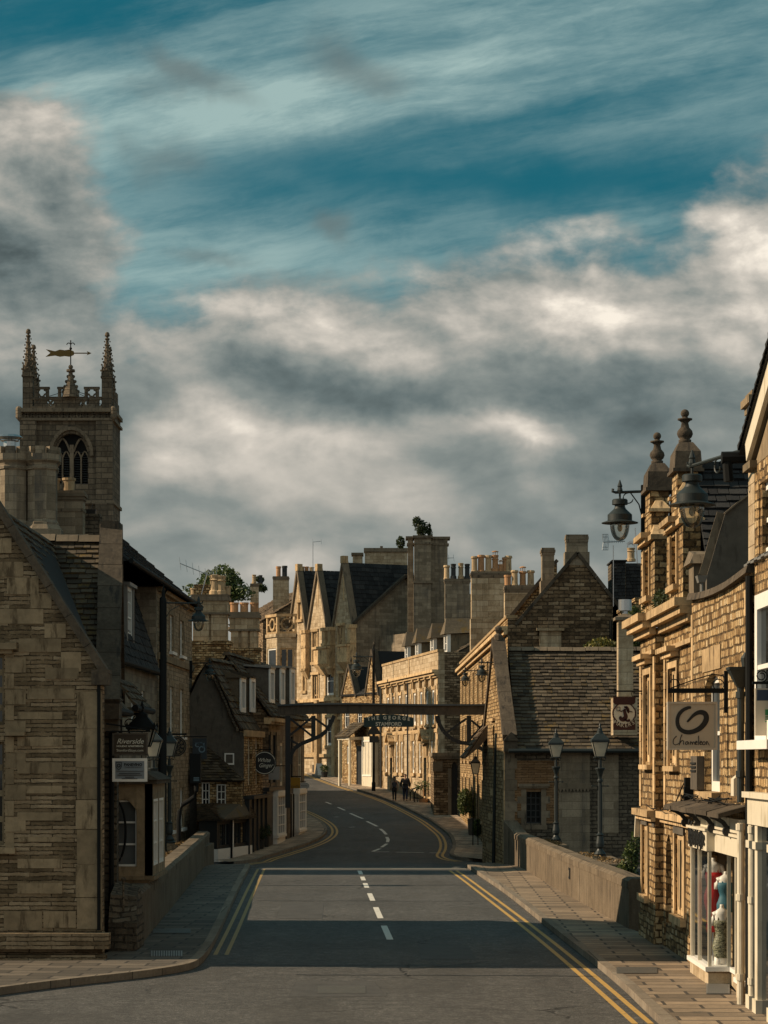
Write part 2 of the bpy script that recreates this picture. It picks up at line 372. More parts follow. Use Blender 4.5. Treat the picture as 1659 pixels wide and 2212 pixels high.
M['pale_ashlar'] = stone('pale ashlar stone', PALE, (.12, .09, .055), .9, .40, (.012, .012), 2.0, .008, .4, .03, stain_amt=.6, rvar=.3)
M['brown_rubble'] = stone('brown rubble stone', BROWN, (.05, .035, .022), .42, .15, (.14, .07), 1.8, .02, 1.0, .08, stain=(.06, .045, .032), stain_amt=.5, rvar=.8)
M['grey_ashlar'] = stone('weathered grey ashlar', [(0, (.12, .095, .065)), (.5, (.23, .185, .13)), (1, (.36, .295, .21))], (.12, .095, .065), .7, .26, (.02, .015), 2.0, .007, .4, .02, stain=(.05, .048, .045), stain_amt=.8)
M['tower_stone'] = stone('church tower stone', [(0, (.06, .047, .033)), (.5, (.145, .115, .08)), (1, (.26, .205, .145))], (.06, .047, .035), 1.1, .45, (.03, .02), 1.2, .03, .8, .08, stain=(.045, .04, .033), stain_amt=.8)
M['terrace'] = stone('squared terrace stone', [(0, (.12, .088, .055)), (.4, (.27, .205, .13)), (.7, (.37, .29, .195)), (1, (.46, .38, .27))], (.075, .055, .035), .36, .165, (.07, .03), 2.2, .012, .7, .05, stain=(.09, .07, .048), stain_amt=.5, rvar=.6)
M['thin_course'] = stone('thin coursed stone', [(0, (.10, .072, .042)), (.4, (.21, .152, .09)), (.7, (.29, .215, .135)), (1, (.37, .285, .185))], (.03, .021, .013), .75, .072, (.16, .016), 1.2, .009, .9, .05, stain=(.07, .048, .028), stain_amt=.65, rvar=.9)
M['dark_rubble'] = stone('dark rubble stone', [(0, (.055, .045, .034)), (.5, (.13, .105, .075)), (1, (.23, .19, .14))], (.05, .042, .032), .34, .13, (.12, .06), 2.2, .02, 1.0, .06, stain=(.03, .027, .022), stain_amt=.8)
M['rust_course'] = stone('rust brown coursed stone', [(0, (.11, .06, .028)), (.5, (.21, .12, .058)), (1, (.30, .185, .10))], (.07, .042, .022), .42, .085, (.10, .02), 2.0, .010, .8, .03, stain_amt=.4)
M['dressed'] = plain('dressed stone', (.245, .185, .115), .9, 0, 1.1, .5, 5.0, .2, .4, c2=(.10, .072, .043))
M['dressed_dark'] = plain('weathered dressed stone', (.17, .135, .095), .9, 0, .8, .45, 6.0, .2, .4, c2=(.065, .055, .042))
M['coping'] = plain('lichened coping stone', (.078, .062, .045), .92, 0, 1.3, 1.0, 13.0, .2, .5, c2=(.030, .026, .022))
M['gold_dressed'] = plain('golden dressed stone', (.46, .325, .18), .9, 0, 1.1, .7, 7.0, .2, .5, c2=(.105, .072, .042))
M['parapet'] = stone('bridge parapet stone', [(0, (.075, .056, .038)), (.5, (.155, .12, .082)), (1, (.24, .19, .135))], (.035, .027, .018), 1.7, 2.4, (.02, .02), 1.5, .011, .5, .04, stain=(.04, .031, .023), stain_amt=.95, rvar=.15)
M['render'] = plain('grey roughcast render', (.10, .088, .072), .95, 0, .9, .6, 5.0, .2, 0, c2=(.06, .052, .044))
M['buff_render'] = plain('buff render', (.16, .125, .08), .95, 0, .8, .4, 4.0, .2, 0, c2=(.09, .075, .052))
M['slate'] = slate_m('stone slates', [(0, (.018, .015, .011)), (.4, (.055, .044, .031)), (.75, (.105, .084, .058)), (1, (.19, .155, .105))], (.15, .095, .022), .75, .52)
M['slate_dark'] = slate_m('dark slates', [(0, (.010, .011, .012)), (.5, (.022, .023, .024)), (1, (.045, .045, .043))], (.05, .045, .03), .4, .6, .18)
M['slate_brown'] = slate_m('brown stone slates', [(0, (.055, .038, .024)), (.5, (.13, .093, .06)), (1, (.23, .17, .115))], (.14, .10, .03), .35, .56)
M['lead'] = plain('lead sheet', (.20, .195, .18), .5, .3, .5, .15, 4.0)
M['black'] = plain('black painted iron', (.009, .010, .010), .7, 0, .3, .1, 12.0, .12)
M['green_black'] = plain('dark green painted iron', (.016, .022, .022), .5, 0, .3, .1, 12.0, .35)
M['white'] = plain('white paint', (.72, .70, .65), .5, 0, .2, .08, 6.0, .4)
M['cream'] = plain('aged cream paint', (.60, .54, .42), .55, 0, .3, .1, 5.0, .4, c2=(.42, .36, .25))
M['wood_dark'] = plain('dark painted timber', (.016, .018, .019), .5, 0, .4, .1, 6.0)
M['wood_beam'] = plain('dark brown beam timber', (.085, .07, .054), .8, 0, .7, .35, 6.0, .3, c2=(.045, .04, .034))
M['glass'] = glass_m('window glass')
M['glass_grey'] = glass_m('window glass with blind and painted reflection', (.10, .105, .105), .08)  # pale colour; on the dormers it stands in for reflected light
def frosted(name, c):
    m, t, b = newmat(name); n = noise_e(uvv(), 4.0, 4, .6); col = scalec(c, n*.6+.7); setc(b, col); b.inputs['Roughness'].default_value = .3
    tl = t.nodes.new('ShaderNodeBsdfTranslucent'); t.links.new(col, tl.inputs[0]); mx = t.nodes.new('ShaderNodeMixShader'); mx.inputs[0].default_value = .55
    t.links.new(b.outputs[0], mx.inputs[1]); t.links.new(tl.outputs[0], mx.inputs[2]); t.links.new(mx.outputs[0], t.nodes['Material Output'].inputs[0]); return m
M['lantern_glass'] = frosted('frosted lantern glass', (.62, .59, .50))
M['bowl'] = clear_glass('lamp bowl glass', (.86, .86, .82), .2)
M['shop_glass'] = clear_glass('shop window glass', (.90, .92, .92), .05)
M['terracotta'] = plain('clay chimney pot', (.40, .22, .11), .85, 0, .6, .2, 8.0, .2, .4, c2=(.20, .13, .08))
M['pot_buff'] = plain('buff chimney pot', (.40, .29, .17), .85, 0, .6, .2, 8.0, .2, .4, c2=(.16, .12, .08))
M['dark_void'] = plain('dark interior', (.006, .006, .006), .9, 0, .2, 0)
M['zinc'] = plain('bare zinc', (.42, .43, .44), .32, .9, .2, .05)
M['gilt'] = plain('gilded copper', (.13, .08, .02), .5, .5, .3, .05)
M['leaf_dark'] = leaf_m('dark green leaves', [(0, (.012, .022, .008)), (.5, (.030, .050, .016)), (1, (.065, .085, .028))])
M['leaf_olive'] = leaf_m('olive leaves', [(0, (.02, .036, .010)), (.5, (.06, .095, .026)), (1, (.15, .18, .05))])
M['leaf_gold'] = leaf_m('yellow green leaves', [(0, (.05, .06, .012)), (.5, (.13, .13, .03)), (1, (.26, .22, .05))])
M['moss'] = leaf_m('orange moss', [(0, (.05, .032, .012)), (.5, (.15, .09, .026)), (1, (.26, .16, .05))], .1)
M['bark'] = plain('bark', (.06, .045, .03), .95, 0, .6, .5, 8.0)
M['skin'] = plain('skin', (.36, .21, .14), .6, 0, .2, 0)
M['mannequin'] = plain('white mannequin plastic', (.78, .74, .68), .4, 0, .1, 0)

# ------------------------------------------------------------------ ground, road, pavements, markings
def asphalt_m():
    m, t, b = newmat('asphalt'); uv = uvv(); nf = noise_e(uv, 30.0, 3, .85); nv = noise_e(uv, 75.0, 2, .8); nm = noise_e(uv, 4.0, 6, .72); nb = noise_e(uv, .30, 5, .62)
    tr = noise_e(vscale(uv, 1.1, .04), 1.0, 4, .6); nk = noise_e(uv, 11.0, 5, .75)
    col = ramp((nk-.5)*.9+(nf-.5)*1.3+(nv-.5)*1.3+(nm-.5)*.7+.5, [(.12, (.013, .0125, .012)), (.42, (.049, .047, .044)), (.62, (.088, .084, .078)), (.9, (.25, .24, .22))])
    v = t.nodes.new('ShaderNodeTexVoronoi'); v.feature = 'DISTANCE_TO_EDGE'; v.inputs['Scale'].default_value = .30
    t.links.new(warp(uv, .9, 1.4), v.inputs['Vector'])
    crack = E.op('MULTIPLY', sstep(E(v.outputs['Distance']), .014, .002), sstep(noise_e(uv, .25, 3, .5), .50, .60), clamp=True)
    col = mixc(crack*.85, col, (.012, .011, .010))
    pt = E.op('MULTIPLY', sstep(noise_e(vscale(uv, .5, .22), 1.0, 2, .4), .56, .60), .35, clamp=True); col = mixc(pt, col, (.042, .039, .034))
    col = scalec(col, (nb*1.1+.45)*(tr*.7+.65)); setc(b, col); b.inputs['Roughness'].default_value = .80
    bump(b, nf+nv*.6+nm*.5-crack*1.5, .9, .02); return m
def paving_m(name, c, bw, bh, rot=0.0, mort=(.05, .04, .03)):
    m, t, b = newmat(name); uv = uvv(); mp = t.nodes.new('ShaderNodeMapping'); mp.inputs['Rotation'].default_value = (0, 0, rot); t.links.new(uv, mp.inputs['Vector'])
    br = t.nodes.new('ShaderNodeTexBrick'); t.links.new(warp(mp.outputs[0], (.015, .015), 1.5), br.inputs['Vector'])
    br.inputs['Color1'].default_value = (0, 0, 0, 1); br.inputs['Color2'].default_value = (1, 1, 1, 1); br.inputs['Scale'].default_value = 1
    br.inputs['Mortar Size'].default_value = .026; br.inputs['Brick Width'].default_value = bw; br.inputs['Row Height'].default_value = bh
    f = E(br.outputs['Fac']); r = E(br.outputs['Color']); n = noise_e(uv, 7.0, 6, .7); nb = noise_e(uv, .7, 5, .65); nf = noise_e(uv, 40.0, 3, .7)
    col = scalec(c, (r*.75+.6)*(n*.9+.52)*(nb*1.2+.38)*(nf*.5+.75))
    col = mixc(E.op('MULTIPLY', sstep(noise_e(uv, 1.6, 6, .7), .60, .70), .6, clamp=True), col, (.045, .040, .033))
    setc(b, mixc(f, col, mort)); b.inputs['Roughness'].default_value = .85
    bump(b, (1.0-f)*.8+n*.4+nf*.3, .5, .02); return m
def paint_m(name, c):
    m, t, b = newmat(name); uv = uvv(); n = noise_e(uv, 9.0, 6, .75); n2 = noise_e(uv, 45.0, 3, .7)
    f = sstep(n*.6+n2*.4, .52, .62)
    setc(b, mixc(f*.75, c, (.06, .055, .048))); b.inputs['Roughness'].default_value = .7; return m
M['asphalt'] = asphalt_m()
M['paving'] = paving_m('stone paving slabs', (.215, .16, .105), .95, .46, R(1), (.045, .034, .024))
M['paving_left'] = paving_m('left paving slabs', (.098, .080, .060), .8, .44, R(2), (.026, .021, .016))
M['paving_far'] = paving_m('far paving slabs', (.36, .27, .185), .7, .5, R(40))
M['paver_brick'] = paving_m('block pavers', (.22, .155, .105), .21, .105, R(-8))
M['kerb'] = stone('granite kerb', [(0, (.12, .10, .08)), (.5, (.20, .165, .125)), (1, (.28, .24, .19))], (.05, .045, .04), .9, 2.0, (.005, .005), 2, .012, .4, .02)
M['yellow'] = paint_m('yellow line paint', (.46, .28, .07))
M['white_line'] = paint_m('white line paint', (.60, .58, .52))
M['concrete_band'] = plain('pale concrete strip', (.15, .137, .115), .85, 0, .4, .2, 5.0)
M['ground'] = plain('earth', (.09, .075, .055), .95, 0, .6, .3, 2.0)

def sheet(name, xs, ys, zf, mat):
    mb = MB(); idx = {}
    for i, y in enumerate(ys):
        for j, x in enumerate(xs): idx[i, j] = len(mb.v); mb.v.append(Vector((x, y, zf(x, y))))
    for i in range(len(ys)-1):
        for j in range(len(xs)-1):
            mb.f.append((idx[i, j], idx[i, j+1], idx[i+1, j+1], idx[i+1, j])); mb.mi.append(0); mb.rn.append(.5); mb.sm.append(False)
    return mb.build(name, mat, recalc=False)
YS = [-300, -60, -10, 20, 34, 38.4, 44.5, 44.6] + [46+2*i for i in range(0, 62)] + [170+4*i for i in range(1, 34)] + [320, 500, 900, 2000, 5000]
def ground_z(x, y):
    z = zt(y)-.03
    if 46 <= y <= 73.5 and (x < -6.3 or x > 5.6): z = -2.6          # the river either side of the bridge
    return z
struct(sheet('ground', [-5000, -800, -200, -60, -30, -20, -14, -10, -8, -6.5, -6.2, -4, 0, 4, 5.5, 5.7, 6.5, 8, 10, 14, 20, 30, 60, 200, 800, 5000], YS, ground_z, M['ground']))

def lerp_poly(pts, n):
    "resample a polyline to n points"
    L = [0]
    for a, b in zip(pts, pts[1:]): L.append(L[-1]+(b-a).length)
    out = []; k = 0
    for i in range(n):
        d = L[-1]*i/(n-1)
        while k < len(L)-2 and L[k+1] < d: k += 1
        f = (d-L[k])/max(L[k+1]-L[k], 1e-9); out.append(pts[k].lerp(pts[k+1], f))
    return out
def smooth_poly(pts, it=2):
    for _ in range(it):
        q = [pts[0]]
        for a, b in zip(pts, pts[1:]): q += [a.lerp(b, .25), a.lerp(b, .75)]
        pts = q+[pts[-1]]
    return pts
def onz(p, h): return Vector((p.x, p.y, zt(p.y)+h))
def ribbon(name, a, b, h, mat, n=60, kind=True):
    A = lerp_poly(a, n); B = lerp_poly(b, n); mb = MB()
    for i in range(n-1): mb.poly([onz(A[i], h), onz(A[i+1], h), onz(B[i+1], h), onz(B[i], h)], .5)
    o = mb.build(name, mat, recalc=False)
    for p in o.data.polygons:
        pass
    if kind: struct(o)
    return o
def offset(pts, d):
    "shift a ground polyline sideways (to its left for d>0)"
    out = []
    for i, p in enumerate(pts):
        t = pts[min(i+1, len(pts)-1)]-pts[max(i-1, 0)]; t.z = 0; t.normalize(); out.append(p+Vector((-t.y, t.x, 0))*d)
    return out
def G(lst): return [gp(u, v) for u, v in lst]

# carriageway
struct(sheet('road', [-70, -30, -14, -9, -6, -4, -2, 0, 2, 4, 6, 9, 14], [6+2*i for i in range(0, 34)]+[74+1.5*i for i in range(0, 60)]+[166+4*i for i in range(0, 18)], lambda x, y: -2.75 if (45.9 <= y <= 73 and (x < -6.2 or x > 6.2)) else zt(y), M['asphalt']))
def pavement(kerb, inner, mat, side, n=70, h=.12, name='pavement'):
    "kerb polyline, building-side polyline; side=+1 when the footway lies to the left of the kerb's direction"
    k = smooth_poly(kerb, 2); kin = offset(k, .16*side)
    kin2 = offset(k, .165*side)
    ribbon(name, kin2, inner, h, mat, n)
    A = lerp_poly(k, n*2); B = lerp_poly(kin, n*2); mb = MB()
    for i in range(len(A)-1):
        mb.poly([onz(A[i], h+.004), onz(A[i+1], h+.004), onz(B[i+1], h+.004), onz(B[i], h+.004)])
        mb.poly([onz(A[i], -.02), onz(A[i+1], -.02), onz(A[i+1], h+.004), onz(A[i], h+.004)])
    struct(mb.build('kerb', M['kerb']))
    return k
KL = G([(-140, 2172), (0, 2150), (150, 2131), (300, 2115), (395, 2101), (432, 2089), (455, 2058), (474, 2020), (500, 1960), (525, 1905), (538, 1882), (541, 1874)])
IL = [Vector((-9.0, 38.1, 0)), Vector((-7, 38.1, 0)), Vector((-5, 38.1, 0)), Vector((-4.9, 39.5, 0)), Vector((-4.6, 41, 0)), Vector((-5.1, 50, 0)), Vector((-5.5, 62, 0)), Vector((-5.9, 74, 0))]
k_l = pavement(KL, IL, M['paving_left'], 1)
KR = G([(1480, 2262), (1420, 2212), (1330, 2122), (1200, 2020), (1100, 1937), (1040, 1896), (1016, 1880), (1006, 1874)])
IR = G([(1760, 2262), (1660, 2212), (1520, 2110), (1390, 2030), (1359, 2018), (1220, 1935), (1112, 1873), (1085, 1867.5)])
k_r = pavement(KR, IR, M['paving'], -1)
KF = G([(1045, 1862), (992, 1859), (968, 1850), (977, 1838), (978, 1823), (970, 1806), (953, 1792), (922, 1770), (884, 1751), (831, 1727), (778, 1710), (730, 1696), (690, 1681), (655, 1668)])
IF_ = [Vector((4.3, 90, 0)), Vector((4.4, 96, 0))]+[Vector((4.75, 110, 0)), Vector((4.5, 134, 0)), Vector((3.6, 147, 0)), Vector((-.05, 170, 0)), Vector((-3.2, 186, 0)), Vector((-7, 202, 0))]
k_f = pavement(KF, IF_, M['paving_far'], -1, 90)
KM = G([(505, 1868), (560, 1858), (593, 1849), (665, 1827), (699, 1810), (708, 1797), (702, 1783), (683, 1770), (664, 1760), (640, 1750)])
IM = [Vector((-6.9, 92, 0)), Vector((-5.9, 100, 0)), Vector((-5.6, 105, 0)), Vector((-4.5, 114, 0)), Vector((-4.4, 121, 0)), Vector((-5.4, 130, 0)), Vector((-6.5, 137, 0))]
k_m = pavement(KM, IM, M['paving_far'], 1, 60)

def line(name, pts, w, mat, label=None, h=.005, n=60):
    o = ribbon(name, offset(pts, w/2), offset(pts, -w/2), h, mat, n); return o
yr = smooth_poly(G([(1372, 2212), (1245, 2098), (1153, 2020), (1040, 1932), (992, 1895), (972, 1881)]), 2)
line('road_marking', yr, .085, M['yellow']); line('road_marking', offset(yr, -.21), .085, M['yellow'])
yl = smooth_poly(G([(489, 2063), (518, 2000), (546, 1932), (566, 1888), (571, 1878)]), 2)
M['yellow_shaded'] = paint_m('shaded yellow line paint', (.30, .20, .07)); line('road_marking', yl, .075, M['yellow_shaded']); line('road_marking', offset(yl, .20), .075, M['yellow_shaded'])  # left lines: same paint, their shade put into a duller colour
yf = [p for p in offset(k_f, .32)][4:]
line('road_marking', yf, .12, M['yellow'], n=120); line('road_marking', offset(yf, .24), .12, M['yellow'], n=120)
ym = offset(k_m, -.30)
line('road_marking', ym, .12, M['yellow'], n=100); line('road_marking', offset(ym, -.24), .12, M['yellow'], n=100)
c0, c1 = gp(776, 1880), gp(843, 2031)
def cl(v):
    f = (v-1880)/(2031-1880); return gp(776+(843-776)*f, v)
for a, b in ((1881, 1889), (1894, 1902), (1908, 1918), (1930, 1946), (1960, 1984), (2000, 2030)):
    line('road_marking', [cl(a), cl(b)], .13, M['white_line'], n=6)
FD = lambda l: [gp(730+x*.24, 1393.6+y*.24) for x, y in l]
for seg in ([(-110, 1412), (-60, 1432)], [(0, 1460), (62, 1487)], [(110, 1514), (224, 1562)], [(260, 1586), (354, 1632)], [(380, 1654), (408, 1675), (434, 1704)], [(438, 1728), (452, 1748), (446, 1774)], [(440, 1788), (392, 1820)], [(380, 1832), (312, 1858)], [(330, 1861), (462, 1861)], [(522, 1864), (775, 1868)], [(822, 1870), (940, 1871)], [(100, 1640), (152, 1638)], [(-30, 1548), (8, 1546)]):
    line('road_marking', FD(seg), .16, M['white_line'], n=8)
M['tar'] = plain('tar joint', (.014, .013, .012), .6, 0, .4, 0)
for (ua, va), (ub, vb) in (((556, 1946), (1085, 1947)), ((560, 1913), (1040, 1912)), ((470, 2084), (1230, 2087)), ((640, 2106), (1290, 2109)), ((1100, 2012), (1190, 2012))):
    pa, pb = gp(ua, va), gp(ub, vb); line('road_joint', [pa.lerp(pb, k/12)+Vector((0, random.uniform(-.035, .035), 0)) for k in range(13)], .06, M['tar'], n=40)
M['patch'] = plain('newer asphalt patch', (.056, .054, .051), .8, 0, 1.0, .6, 14.0)
for q in (((640, 2120), (806, 2119), (836, 2153), (622, 2154)), ((905, 2040), (1010, 2041), (1030, 2072), (910, 2073)), ((610, 1950), (700, 1950), (696, 1985), (596, 1985))):
    p4 = G(q); ribbon('road_patch', [p4[0], p4[1]], [p4[3], p4[2]], .003, M['patch'], 6)
# the pale strip across the crown of the bridge
a_, b_ = gp(548, 1872), gp(1000, 1872)
for y0, y1 in ((72.2, 74.6),):
    ribbon('paving_strip', [Vector((-4.1, y0, 0)), Vector((2.65, y0, 0))], [Vector((-4.1, y1, 0)), Vector((2.65, y1, 0))], .004, M['concrete_band'], 12)

# ------------------------------------------------------------------ building kit
def window(par, F, x0, x1, z0, z1, y=.14, nx=2, nz=2, mat='white', style='sash', glass='glass', fw=.06, name='window', sill=None):
    fr = MB(F)
    if style == 'door':
        fr.box(x0, x1, y, y+.06, z0, z1)
        for k in range(2):
            for q in (.08, .5): fr.box(x0+(x1-x0)*(.1+.45*k), x0+(x1-x0)*(.45+.45*k), y-.02, y, z0+(z1-z0)*q, z0+(z1-z0)*(q+.36))
        return fr.build('door', M[mat], par)
    t = fw
    fr.box(x0, x0+t, y-.03, y+.05, z0, z1); fr.box(x1-t, x1, y-.03, y+.05, z0, z1)
    fr.box(x0+t, x1-t, y-.03, y+.05, z0, z0+t*1.3); fr.box(x0+t, x1-t, y-.03, y+.05, z1-t, z1)
    if style == 'sash':
        zm = (z0+z1)/2; fr.box(x0+t, x1-t, y-.02, y+.045, zm-.03, zm+.03)
    for k in range(1, nx): xx = x0+(x1-x0)*k/nx; b_w = .018 if style != 'mull' else .07; fr.box(xx-b_w, xx+b_w, y-(.012 if style != 'mull' else .05), y+.04, z0+t, z1-t)
    for k in range(1, nz): zz = z0+(z1-z0)*k/nz; b_w = .018 if style != 'mull' else .05; fr.box(x0+t, x1-t, y-.010, y+.04, zz-b_w, zz+b_w)
    if sill: fr.box(x0-.08, x1+.08, y-.26, y-.02, z0-.12, z0-.002)
    o = fr.build(name, M[mat], par)
    p = MB(F); p.poly([(x0+.01, y+.03, z0+.01), (x1-.01, y+.03, z0+.01), (x1-.01, y+.03, z1-.01), (x0+.01, y+.03, z1-.01)])
    p.build('pane', M[glass], o)
    return o

def facade(mb, L, z0, top, wins=(), reveal=.2, t=.4, x0=0.0):
    "front wall skin in local x,z at y=0; top: number or list of (x,z); wins: (x0,x1,z0,z1,...)"
    if isinstance(top, (int, float)): top = [(x0, top), (L, top)]
    def tz(x):
        for (a, za), (b, zb) in zip(top, top[1:]):
            if x <= b+1e-9: return za+(zb-za)*(x-a)/max(b-a, 1e-9)
        return top[-1][1]
    xs = sorted(set([p[0] for p in top]+[w[0] for w in wins]+[w[1] for w in wins]))
    xs = [x for x in xs if x0-1e-6 <= x <= L+1e-6]
    for a, b in zip(xs, xs[1:]):
        if b-a < 1e-5: continue
        m = (a+b)/2; col = sorted([w for w in wins if w[0] <= m <= w[1]], key=lambda w: w[2]); z = z0
        for w in col:
            if w[2] > z+1e-5: mb.poly([(a, 0, z), (b, 0, z), (b, 0, w[2]), (a, 0, w[2])])
            z = w[3]
        mb.poly([(a, 0, z), (b, 0, z), (b, 0, tz(b)), (a, 0, tz(a))])
        mb.poly([(a, 0, tz(a)), (b, 0, tz(b)), (b, t, tz(b)), (a, t, tz(a))])
    for w in wins:
        a, b, c, d = w[:4]
        mb.poly([(a, 0, c), (a, reveal, c), (a, reveal, d), (a, 0, d)]); mb.poly([(b, 0, c), (b, 0, d), (b, reveal, d), (b, reveal, c)])
        mb.poly([(a, 0, d), (a, reveal, d), (b, reveal, d), (b, 0, d)]); mb.poly([(a, 0, c), (b, 0, c), (b, reveal, c), (a, reveal, c)])
    mb.poly([(x0, 0, z0), (x0, 0, tz(x0)), (x0, t, tz(x0)), (x0, t, z0)]); mb.poly([(L, 0, z0), (L, t, z0), (L, t, tz(L)), (L, 0, tz(L))])
    # a back skin so no light leaks through
    for a, b in zip(xs, xs[1:]): mb.poly([(a, t, z0), (a, t, tz(a)), (b, t, tz(b)), (b, t, z0)])

def body(mb, L, D, z0, ze, zr=None, ridge='x', y0=.4, x0=0.0, x1=None):
    "closed solid behind a facade: walls + gables"
    x1 = L if x1 is None else x1
    if zr is None: mb.box(x0, x1, y0, D, z0, ze); return
    ym, xm = D/2, (x0+x1)/2
    mb.poly([(x0, y0, z0), (x1, y0, z0), (x1, y0, ze), (x0, y0, ze)]); mb.poly([(x0, D, z0), (x1, D, z0), (x1, D, ze), (x0, D, ze)])
    if ridge == 'x':
        for x in (x0, x1): mb.poly([(x, y0, z0), (x, D, z0), (x, D, ze), (x, ym, zr), (x, y0, ze)])
        mb.poly([(x0, y0, ze), (x1, y0, ze), (x1, ym, zr), (x0, ym, zr)]); mb.poly([(x0, D, ze), (x1, D, ze), (x1, ym, zr), (x0, ym, zr)])
    else:
        for x in (x0, x1): mb.poly([(x, y0, z0), (x, D, z0), (x, D, ze), (x, y0, ze)])
        for y in (y0, D): mb.poly([(x0, y, ze), (x1, y, ze), (xm, y, zr)])
        mb.poly([(x0, y0, ze), (x0, D, ze), (xm, D, zr), (xm, y0, zr)]); mb.poly([(x1, y0, ze), (x1, D, ze), (xm, D, zr), (xm, y0, zr)])

def slates(mb, A, B, Cc, D, ch=.22, sw=.32, th=.03, jit=.5, lift=.02):
    "rows of single slates over the quad eave-left, eave-right, ridge-right, ridge-left (world or local points)"
    A, B, Cc, D = (Vector(p) for p in (A, B, Cc, D))
    n = (B-A).cross(D-A).normalized()
    if n.z < 0: n = -n
    H = max((D-A).length, (Cc-B).length); nc = max(2, int(H/ch))
    for k in range(nc):
        t0, t1 = k/nc, min((k+1.35)/nc, 1.0)
        s = 1.0-.25*(k/nc)                                     # courses diminish towards the ridge
        l0, r0 = A.lerp(D, t0), B.lerp(Cc, t0); l1, r1 = A.lerp(D, t1), B.lerp(Cc, t1)
        w = (r0-l0).length
        if w < 1e-3: continue
        f = -random.random()*.5*sw*s/w
        while f < 1.0:
            g = f+sw*s*(1+random.uniform(-jit, jit)*.8)/w; a, b = max(f, 0.0), min(g, 1.0); f = g
            if b-a < .02*sw/w: continue
            gap = .006/w; dn = random.uniform(-.35, .2)*th; tk = th*random.uniform(.7, 1.5); lf = lift+dn*.3
            drop = (D-A).normalized()*random.uniform(-.10, .05)*ch
            p0, p1 = l0.lerp(r0, a+gap)+drop, l0.lerp(r0, b-gap)+drop; q0, q1 = l1.lerp(r1, a+gap), l1.lerp(r1, b-gap)
            T0, T1 = p0+n*(lf+tk), p1+n*(lf+tk); r_ = random.random()
            mb.poly([T0, T1, q1+n*(lf*.3), q0+n*(lf*.3)], r_); mb.poly([p0-n*.01, p1-n*.01, T1, T0], r_)
            mb.poly([p0-n*.01, T0, q0+n*(lf*.3)], r_); mb.poly([p1-n*.01, q1+n*(lf*.3), T1], r_)
def ridge_tiles(mb, a, b, w=.16, n=None, r=.09):
    a, b = Vector(a), Vector(b); L = (b-a).length; n = n or max(2, int(L/.45)); d = (b-a).normalized(); sx = d.cross(Vector((0, 0, 1))).normalized()
    for k in range(n):
        p, q = a.lerp(b, (k+.02)/n), a.lerp(b, (k+.98)/n); j = Vector((0, 0, random.uniform(-.012, .012))); r_ = random.random()
        for o0, o1 in (((-w, -.09), (-w*.45, .05)), ((-w*.45, .05), (w*.45, .05)), ((w*.45, .05), (w, -.09))):
            mb.poly([p+sx*o0[0]+Vector((0, 0, o0[1]))+j, q+sx*o0[0]+Vector((0, 0, o0[1]))+j, q+sx*o1[0]+Vector((0, 0, o1[1]))+j, p+sx*o1[0]+Vector((0, 0, o1[1]))+j], r_)
        for e in (p, q): mb.poly([e+sx*x+Vector((0, 0, z))+j for x, z in ((-w, -.09), (-w*.45, .05), (w*.45, .05), (w, -.09))], r_)
def pot(par, x, y, z, h=.55, r=.13, mat='terracotta', cowl=False, kind=0):
    mb = MB(); mb.smooth = False
    prof = [(r*1.05, 0), (r*1.05, h*.08), (r*.92, h*.12), (r*.84, h*.82), (r*1.12, h*.86), (r*1.12, h*.93), (r*.98, h), (r*.72, h), (r*.72, h*.8)]
    if kind == 1: prof = [(r*1.15, 0), (r*1.1, h*.18), (r*.85, h*.25), (r*.82, h*.7), (r*1.05, h*.74), (r*.8, h*.8), (r*1.0, h*.98), (r*.7, h), (r*.7, h*.8)]
    if kind == 2: prof = [(r*1.0, 0), (r*1.0, h*.8), (r*1.15, h*.82), (r*1.15, h), (r*.8, h), (r*.8, h*.8)]
    mb.lathe(prof, (x, y, z), 12)
    if cowl:
        for a in range(4): mb.box(x+r*.6*math.cos(a*1.57)-.012, x+r*.6*math.cos(a*1.57)+.012, y+r*.6*math.sin(a*1.57)-.012, y+r*.6*math.sin(a*1.57)+.012, z+h, z+h+.16)
        mb.lathe([(r*1.0, .16), (r*.9, .2), (.01, .24)], (x, y, z+h), 12)
    return mb.build('chimney_pot', M[mat], par)
def chimney(par, cx, cy, w, d, z0, z1, pots=(), mat='grey_ashlar', ang=0.0, cap=.12, band=True, wide=0.0, dress='dressed_dark'):
    "stack with base, neck band and oversailing cap; pots: (dx,h,r,mat,cowl,kind)"
    Mx = Matrix.Translation((cx, cy, 0)) @ Matrix.Rotation(ang, 4, 'Z')
    mb = MB(Mx); mb.box(-w/2, w/2, -d/2, d/2, z0, z1-.3)
    if wide: mb.box(-w/2-wide, w/2+wide, -d/2-wide, d/2+wide, z0, z0+(z1-z0)*.45)
    o = mb.build('chimney', M[mat], par)
    cb = MB(Mx)
    if band: cb.box(-w/2-cap*.35, w/2+cap*.35, -d/2-cap*.35, d/2+cap*.35, z1-.62, z1-.52)
    cb.box(-w/2-.002, w/2+.002, -d/2-.002, d/2+.002, z1-.3, z1-.24)
    cb.box(-w/2-cap*.5, w/2+cap*.5, -d/2-cap*.5, d/2+cap*.5, z1-.24, z1-.14); cb.box(-w/2-cap, w/2+cap, -d/2-cap, d/2+cap, z1-.14, z1-.03)
    cb.box(-w/2-cap*.4, w/2+cap*.4, -d/2-cap*.4, d/2+cap*.4, z1-.03, z1+.05)
    cb.build('cap', M[dress], o)
    for dx, h, r, pm, cw, kd in pots:
        p = Mx @ Vector((dx, random.uniform(-.05, .05), 0)); pot(o, p.x, p.y, z1+.05, h, r, pm, cw, kd)
    return o
